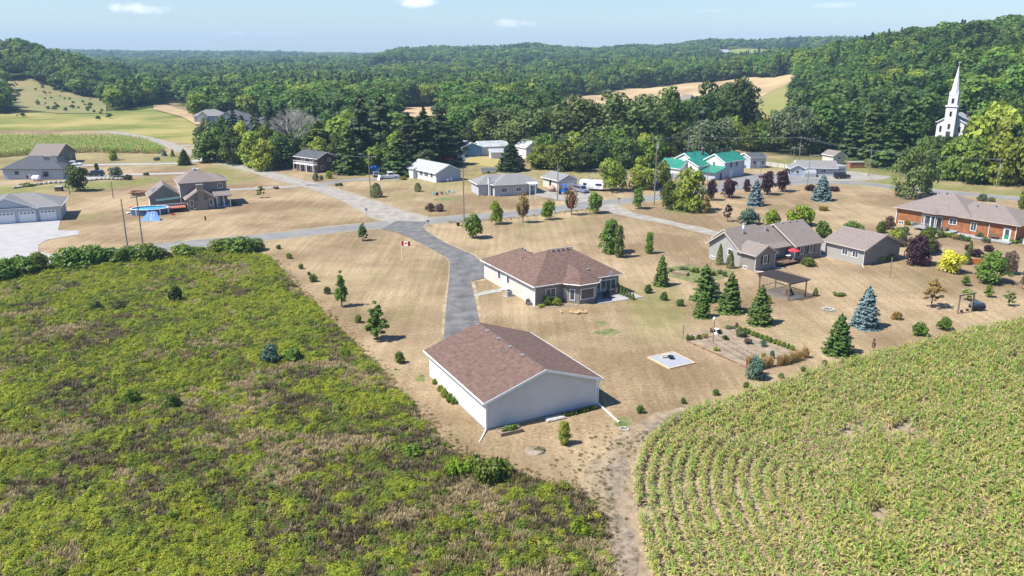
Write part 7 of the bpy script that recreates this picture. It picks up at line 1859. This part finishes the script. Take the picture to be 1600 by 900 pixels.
def trailer(px, ang, L_, label, H_=2.6):
    t = thing('travel_trailer', label, 'trailer', G(*px), R(ang))
    pr = [(0, .55), (L_ - .6, .55), (L_, 1.1), (L_ - .1, 1.8), (L_ - .7, H_), (.15, H_ + .05), (0, H_ - .2)]
    MB().prism(pr, 'y', 0, 2.4).build('body', P_white, t, bevel=.06)
    for x_ in (1.0, 4.2, L_ - 1.6):
        f = MB().box(x_, x_ + .9, -.03, -.003, 1.4, 1.95).build('window', M_trimb, t); MB().box(x_ + .06, x_ + .84, -.05, -.032, 1.46, 1.89).build('pane', M_glassd, f)
    MB().box(L_ - 2.7, L_ - 2.1, -.04, -.004, .6, 2.2).build('door', M_trim, t); MB().box(.05, L_ - .8, -.035, -.004, .95, 1.03).build('stripe', M_grey, t)
    MB().box(2.4, 3.1, .8, 1.5, H_ + .05, H_ + .3).build('roof_vent', M_grey, t)
    for x_ in (L_ * .45, L_ * .45 + .8):
        for y_ in (-.02, 2.2): MB().tube((x_, y_, .35), (x_, y_ + .22, .35), .35, .35, 14).build('wheel', M_tyre, t)
    MB().tube((L_ - .1, 1.2, .5), (L_ + 1.2, 1.2, .5), .07, .05, 6).build('hitch', M_black, t)
trailer((905, 298), -22, 6.6, 'white travel trailer beside the small grey garage and the road')
trailer((699, 256), -20, 5.5, 'white camper behind the right end of the white bungalow', 2.9)
t = thing('red_canopy', 'flat red canopy behind the white bungalow roof', 'canopy', G(675, 262), R(-18))
MB().box(0, 6, 0, 2.6, 2.6, 2.75).build('roof', M_redp, t)
for (x_, y_) in ((.1, .1), (5.8, .1), (.1, 2.4), (5.8, 2.4)): MB().box(x_, x_ + .1, y_, y_ + .1, 0, 2.597).build('post', M_grey, t)
# blue yard gear left of white bungalow
for (bx, by, sc_, m_, lab) in ((586, 272, 1.3, M_bluep, 'blue covered bulk under the trees left of the white pickup'), (599, 270, 1.2, M_bluep, 'blue tarp covered stack behind the white pickup')):
    mb = MB().box(-1.2 * sc_, 1.2 * sc_, -.8, .8, 0, 1.5 * sc_).lump((0, 0, 1.5 * sc_), 1.0 * sc_, 3, 8, 5, .4); tag(mb.build('covered_stack', m_, None, loc=G(bx, by)), lab, 'covered stack')
t = thing('child_slide', 'red and white children slide in front of the white pickup', 'slide', G(593, 281))
MB().box(-.3, .3, 0, .1, 0, 1.2).build('ladder', M_redp, t); MB().add([(-.3, 0, 1.2), (.3, 0, 1.2), (.3, -1.8, .1), (-.3, -1.8, .1), (-.3, 0, 1.1), (.3, 0, 1.1), (.3, -1.8, 0), (-.3, -1.8, 0)], [(0, 1, 2, 3), (7, 6, 5, 4), (0, 4, 5, 1), (1, 5, 6, 2), (2, 6, 7, 3), (3, 7, 4, 0)]).build('chute', M_trim, t)
for (bx, by, lab) in ((678, 305, 'teal lawn chair left of the small table on the bungalow lawn'), (697, 304, 'pale teal lawn chair in the middle of the bungalow lawn set'), (702, 303, 'teal lawn chair, second from the right of the bungalow lawn set'), (708, 302, 'teal lawn chair at the right end of the bungalow lawn set')): chair(G(bx, by), bx * .3, lab, M_teal)
for (bx, by, lab, m_) in ((683, 305, 'dark round fire barrel between the lawn chairs', M_black), (690, 304, 'brown stump seat between the lawn chairs', M_wood)):
    t = thing('barrel', lab, 'barrel', G(bx, by)); MB().tube((0, 0, 0), (0, 0, .6), .32, .32, 14).build('drum', m_, t); MB().tube((0, 0, .603), (0, 0, .66), .35, .35, 14).build('rim', M_black, t)
# wood trellis posts and pink cloth near grey bungalow : garden arch
t = thing('garden_arch', 'white wooden arch with climbing plants right of the grey bungalow', 'arch', G(828, 313), R(10))
for x_ in (0, 1.4):
    for y_ in (0, .8): MB().box(x_, x_ + .08, y_, y_ + .08, 0, 3.6).build('post', M_trim, t)
MB().box(-.1, 1.6, -.05, .05, 3.6, 3.7).box(-.1, 1.6, .75, .85, 3.6, 3.7).build('beam', M_trim, t)
t = thing('boat_cover', 'pinkish covered machine beside the small grey garage door', 'covered machine', G(862, 300), R(40))
MB().lump((0, 0, .7), 1.1, 5, 10, 6, .8, .15).build('cover', mat('faded_tarp', (.42, .26, .20), .8, .2, 1.5), t, smooth=True)
t = thing('open_trailer', 'open grey utility trailer on the grass behind the white bungalow', 'trailer', G(757, 270) if False else G(752, 272), R(5))
MB().box(0, 4.2, 0, 2.0, .5, .65).box(0, 4.2, 0, .06, .65, 1.5).box(0, 4.2, 1.94, 2.0, .65, 1.5).build('bed', M_grey, t)
for y_ in (-.15, 2.0): MB().tube((2.1, y_, .35), (2.1, y_ + .15, .35), .35, .35, 12).build('wheel', M_tyre, t)
# ------------------------------------------------------------------ flag, mailboxes, signs
p = G(628, 408); hh = height_at((628, 408), 376)
t = thing('flagpole', 'slim white flagpole on the left lawn beside the asphalt driveway', 'flagpole', p)
MB().tube((0, 0, 0), (0, 0, hh), .045, .03, 8).build('pole', M_trim, t); MB().lump((0, 0, hh + .06), .08, 1, 8, 6, 1, 0).build('finial', M_lumber, t)
t = thing('flag', 'red and white maple leaf flag flying from the slim flagpole', 'flag', (p[0], p[1], hh))
FW_, FH_ = 1.5, .8
def flagpt(u, v): return (.05 + u * FW_ * .97, .14 * math.sin(u * 7) * u, -.06 - (1 - v) * FH_ - .10 * u)
def flag_panel(u0, u1, m, n, off=0.0):
    V, Fq = [], []
    for i in range(n + 1):
        for j in range(5):
            x_, y_, z_ = flagpt(u0 + (u1 - u0) * i / n, j / 4); V.append((x_, y_ + off, z_))
    for i in range(n):
        for j in range(4): Fq.append((i * 5 + j, (i + 1) * 5 + j, (i + 1) * 5 + j + 1, i * 5 + j + 1))
    me = mesh_np('flag_cloth', np.array(V), np.array(Fq), m); return me
M_fred = mat('flag_red', (.62, .02, .03), .8, .03, 2); M_fwh = mat('flag_white', (.80, .80, .80), .8, .03, 2)
link(bpy.data.objects.new('red_band', flag_panel(0, .25, M_fred, 4)), t); link(bpy.data.objects.new('white_band', flag_panel(.25, .75, M_fwh, 8)), t); link(bpy.data.objects.new('red_band', flag_panel(.75, 1, M_fred, 4)), t)
leaf = [(0, 1), (.14, .68), (.34, .78), (.26, .38), (.52, .60), (.58, .44), (.86, .48), (.74, .26), (.86, .16), (.42, -.16), (.48, -.36), (.06, -.30), (.08, -.72), (-.08, -.72), (-.06, -.30), (-.48, -.36), (-.42, -.16), (-.86, .16), (-.74, .26), (-.86, .48), (-.58, .44), (-.52, .60), (-.26, .38), (-.34, .78), (-.14, .68)]
for off in (-.012, .012):
    V = []
    for (a, b2) in leaf: x_, y_, z_ = flagpt(.5 + a * .20, .5 + b2 * .40); V.append((x_, y_ + off, z_))
    mb = MB(); mb.v = V; mb.f = [tuple(range(len(V)))]; me_ = bpy.data.meshes.new('maple_leaf'); me_.from_pydata(V, [], mb.f); me_.materials.append(M_fred); link(bpy.data.objects.new('maple_leaf', me_), t)
def mailbox(px, label, top=None):
    t = thing('mailbox', label, 'mailbox', G(*px), R(20)); MB().box(-.05, .05, -.05, .05, 0, 1.05).build('post', M_wood, t)
    MB().prism([(-.12, 1.053), (.12, 1.053), (.12, 1.2), (.06, 1.29), (-.06, 1.29), (-.12, 1.2)], 'x', -.28, .28).build('box', M_black, t)
mailbox((669, 354), 'black mailbox at the entrance of the asphalt driveway'); mailbox((967, 318), 'black mailbox at the mouth of the gravel lane')
t = thing('waste_bin', 'small dark bin on the verge right of the driveway entrance', 'bin', G(716, 353)); MB().box(-.3, .3, -.3, .3, 0, .8).build('body', M_black, t); MB().box(-.33, .33, -.33, .33, .803, .9).build('lid', M_grey, t)
t = thing('stop_sign', 'thin road sign on a post at the corner of the side road', 'sign', G(573, 344)); MB().tube((0, 0, 0), (0, 0, 2.4), .04, .04).build('post', M_steel, t)
MB().prism([(.36 * math.cos(i * math.pi / 4 + .39), 2.3 + .36 * math.sin(i * math.pi / 4 + .39)) for i in range(8)], 'y', -.06, -.045).build('sign_plate', M_steel, t)
for (bx, by, ty, lab) in ((1390, 434, 402, 'thin pale post standing alone on the lawn near the tan garage'), (1114, 534, 500, 'birdhouse post at the back of the vegetable garden'), (1067, 530, 508, 'dark thin post at the left corner of the vegetable garden')):
    post((bx, by), ty, .05, lab, 'garden_post')
t = thing('birdhouse', 'small white birdhouse on top of the tall garden post', 'birdhouse', G(1114, 534) + np.array([0, 0, height_at((1114, 534), 500)])); MB().box(-.12, .12, -.12, .12, 0, .24).build('box', M_trim, t)
MB().prism([(-.17, .243), (.17, .243), (0, .37)], 'y', -.16, .16).build('roof', M_trim, t)
t = thing('garden_statue', 'small white ornament among plants at the back of the vegetable garden', 'ornament', G(1119, 522)); MB().tube((0, 0, 0), (0, 0, .12), .3, .3, 12).tube((0, 0, .12), (0, 0, .6), .12, .09, 10).tube((0, 0, .6), (0, 0, .72), .1, .34, 14).build('stone', M_trim, t)
# raised beds behind spruces
t = thing('planter_box', 'long pale wooden raised bed behind the spruce cluster', 'planter', G(1050, 429), R(-30)); MB().box(0, 2.4, 0, .08, 0, .5).box(0, 2.4, 1.1, 1.18, 0, .5).box(0, .08, .083, 1.097, 0, .5).box(2.32, 2.4, .083, 1.097, 0, .5).build('frame', M_wood, t); MB().box(.083, 2.317, .083, 1.097, 0, .4).build('soil', M_bed, t)
sheet('back_plot', W((1043, 418), (1075, 414), (1110, 420), (1150, 424), (1128, 436), (1085, 442), (1046, 432)), .02, M_patch)
mw = MB(); o_ = G(1043, 420); rngp = [(1043, 420), (1075, 414), (1110, 420), (1140, 424)]
t = thing('wire_fence', 'thin wire fence on posts behind the raised bed', 'fence', o_); PP = [G(*q) - o_ for q in rngp]
for q in PP: MB().tube((q[0], q[1], 0), (q[0], q[1], 1.3), .04, .04, 6).build('post', M_wood, t)
for a, b in zip(PP[:-1], PP[1:]):
    for zz in (.5, 1.2): mw.tube((a[0], a[1], zz), (b[0], b[1], zz), .008, .008, 4)
mw.build('wires', M_steel, t)
for i, (bx, by, w_, hgt_) in enumerate([(1050, 424, 14, 5), (1068, 421, 16, 5), (1085, 425, 18, 7), (1112, 430, 16, 9), (1125, 428, 12, 8), (1132, 432, 8, 9), (1115, 458, 18, 22)]):
    PT(bx, by, by - hgt_, w_, 'low' if hgt_ < 10 else 'bush', ('willow', 'silver', 'leafy', 'cedar')[i % 4] if i < 6 else 'silver', 'back_plot_plant', 'weedy plant in the plot behind the spruce cluster' if i < 6 else 'pale leafy bush behind the middle spruce of the cluster', 'plant', 'plants in the back plot' if i < 6 else None, False)
# garden bricks / rows
t = thing('garden_edging', 'line of small reddish edging stones along the near left side of the vegetable garden', 'edging', G(1068, 530)); o_ = G(1068, 530); mb = MB()
for i in range(34):
    f_ = i / 33; q = G(1074 + f_ * 92, 534 + f_ * 40) - o_; s_ = rr.uniform(.07, .16)
    if rr.random() < .85: mb.box(q[0] - s_, q[0] + s_, q[1] - s_ * .7, q[1] + s_ * .7, 0, rr.uniform(.06, .14))
mb.build('stones', mat('terracotta_stone', (.28, .13, .075), .9, .35, 4), t)
t = thing('dry_crop_rows', 'short rows of dried brown stalks inside the vegetable garden', 'crop rows', G(1120, 545)); o_ = G(1120, 545)
VV, FF = [], []
for row in range(3):
    for i in range(26):
        f_ = i / 25; q = G(1102 + f_ * 62 + row * 8, 530 + f_ * 34 - row * 4) - o_
        V, Qd = blade_tuft(i + row * 30, 5, .14, .22, .012, .7); VV.append(V + q); FF.append(Qd + sum(len(v) for v in VV[:-1]))
link(bpy.data.objects.new('stalks', mesh_np('stalks', np.concatenate(VV), np.concatenate(FF), LM['brown'])), t)
# ------------------------------------------------------------------ utility poles and wires
POLES = {}
def pole(key, base, top, label, arm=None, lamp=False, trafo=False, r=.14, lean=None):
    p = G(*base); h_ = height_at(base, top); t = thing('utility_pole', label, 'pole', p)
    MB().tube((0, 0, -.3), (0, 0, h_), r, r * .68, 8).build('pole', M_pole, t)
    if arm is not None:
        a_ = R(arm); c, s_ = math.cos(a_), math.sin(a_); q = MB().box(-1.2, 1.2, -.05, .05, h_ - .75, h_ - .62).build('crossarm', M_pole, t); q.rotation_euler = (0, 0, a_)
        for k_ in (-1.1, -.4, .4, 1.1): MB().tube((k_ * c, k_ * s_, h_ - .617), (k_ * c, k_ * s_, h_ - .40), .06, .04, 6).build('insulator', M_grey, t)
    if trafo: MB().tube((.28, -.1, h_ - 2.6), (.28, -.1, h_ - 1.6), .22, .22, 10).build('transformer', M_grey, t)
    if lamp:
        l_ = MB().path([(0, 0, h_ - .9), (.7, -.5, h_ - .35), (1.6, -1.1, h_ - .25)], .04, .035, 6).build('lamp_arm', M_steel, t); MB().box(1.4, 2.0, -1.3, -1.0, h_ - .36, h_ - .25).build('lamp_head', M_steel, l_)
    POLES[key] = (p[0], p[1], p[2] + h_ - .5)
pole('a', (199, 384), 311, 'dark utility pole behind the hedge, left one of two by the pool'); pole('b', (223, 381), 302, 'dark utility pole behind the hedge, right one of two by the pool', 60)
pole('c', (109, 304), 282, 'short dark pole beside the round tree before the pale blue house'); pole('d', (177, 309), 284, 'thin pole in the dry field left of the lumber pile')
pole('e', (493, 285), 229, 'tall pole in front of the brown two storey house', 20, trafo=True); pole('f', (579, 308), 242, 'street lamp pole on the corner lawn of the side road', None, True)
pole('g', (725, 347), 262, 'tall pole at the roadside opposite the driveway entrance', None, True); pole('h', (871, 313), 254, 'slim pale pole in front of the small grey garage')
pole('i', (1022, 320), 214, 'tallest utility pole beside the road near the green roofed building', 10, trafo=True); pole('j', (1074, 252), 210, 'pole with a lamp left of the green roofed building', None, True)
pole('k', (1091, 250), 188, 'tall pole directly behind the green roofed building', 10); pole('l', (1105, 290), 248, 'thin pole in front of the green roofed building', r=.09)
pole('m', (1239, 258), 229, 'pole left of the grey low house', 20); pole('n', (1248, 256), 212, 'taller pole rising behind the grey low house', 20)
pole('o', (1261, 294), 240, 'street lamp pole between the road and the grey low house', None, True, r=.1); pole('p', (1357, 276), 232, 'light coloured pole on the gravel lot right of the jeep')
pole('q', (1556, 293), 246, 'leaning looking pole with crossarm at the far right hillside foot', 20, trafo=True); pole('r', (1187, 290), 256, 'reddish short post with sign at the store corner', None, r=.09)
pole('s', (950, 262), 215, 'pole half hidden by trees behind the olive trees', r=.1); pole('t', (846, 250), 206, 'grey pole above the white gabled house', 10, r=.1)
def wire(k0, k1, label, sag=.03, n=10, r=.022, off=((-.9,), (.9,))):
    A_, B_ = Vector(POLES[k0]), Vector(POLES[k1]); L_ = (B_ - A_).length; t = thing('power_line', label, 'wire', A_)
    d_ = (B_ - A_).normalized(); sd_ = Vector((-d_.y, d_.x, 0)).normalized()
    for (o_,) in off:
        pts = [(B_ - A_) * (i / n) + sd_ * o_ + Vector((0, 0, -4 * sag * L_ * (i / n) * (1 - i / n))) for i in range(n + 1)]
        MB().path(pts, r, r, 4).build('cable', mat('cable', (.28, .28, .28), .6, .05, 1), t)
wire('t', 's', 'sagging wires from the pole above the white gabled house into the trees', .012); wire('s', 'j', 'wires running left from the lamp pole behind the green roofed building', .012)
wire('j', 'n', 'wires above the green roof towards the grey low house', .012); wire('n', 'p', 'wires from the grey low house to the gravel lot pole', .012)
wire('p', 'q', 'long wires across the willow towards the far right pole', .012); wire('i', 'k', 'wires from the tallest pole to the pole behind the green roof', .015)
wire('e', 'f', 'wires between the brown two storey house pole and the corner lamp pole', .02, off=((0,),)); wire('i', 'o', 'wires running right from the tallest pole over the purple maples', .015, off=((0,),))
# tree stakes and rails at the purple maples
for i, (bx, by) in enumerate([(1112, 316), (1140, 312), (1200, 307), (1224, 303), (817, 352), (893, 340), (775, 354), (856, 346)]):
    o_ = G(bx + 5, by); t = thing('tree_stakes', ('pair of wooden stakes with a rail guarding a purple roadside maple' if i < 4 else 'pair of wooden stakes guarding a young tree along the main road'), 'stakes', o_, R(20), 'stakes at the purple maples' if i < 4 else 'stakes at the young roadside trees')
    for x_ in (-.7, .7): MB().box(x_ - .04, x_ + .04, -.04, .04, 0, 1.25).build('stake', M_wood, t)
    MB().box(-.655, .655, -.025, .025, .85, .92).build('rail', M_wood, t)
# sign plate on the corner and red sign post at the store
MB().box(-.5, .5, -.05, .05, 2.0, 2.7).build('sign_board', mat('dark_red_board', (.20, .03, .03), .6, .1, 2), bpy.data.objects.get('utility_pole.017')) if bpy.data.objects.get('utility_pole.017') else None
# ------------------------------------------------------------------ patches and air
for i, (cx, cy, rx_, ry_) in enumerate([(950, 519, 20, 5), (1068, 300, 1, 1), (700, 311, 22, 3), (657, 592, 9, 6), (975, 660, 14, 10), (960, 395, 1, 1), (940, 505, 10, 3), (1070, 330, 30, 4)]):
    if rx_ > 2: sheet('grass_patch', blob(cx, cy, rx_, ry_, i), .009 + i * .0006, M_patch)
hz = MB().box(-7400, 7400, -600, 7300, -14, 185)
m_h = bpy.data.materials.new('haze_air'); m_h.use_nodes = True; nt = m_h.node_tree; nt.nodes.clear()
o_ = nt.nodes.new('ShaderNodeOutputMaterial'); v_ = nt.nodes.new('ShaderNodeVolumePrincipled')
v_.inputs['Color'].default_value = (.50, .74, 1.0, 1); v_.inputs['Density'].default_value = .00015; v_.inputs['Anisotropy'].default_value = 0.0
nt.links.new(v_.outputs[0], o_.inputs['Volume'])
tag(hz.build('haze', m_h), 'thin blue haze filling the air over the valley', 'haze', None, 'stuff')
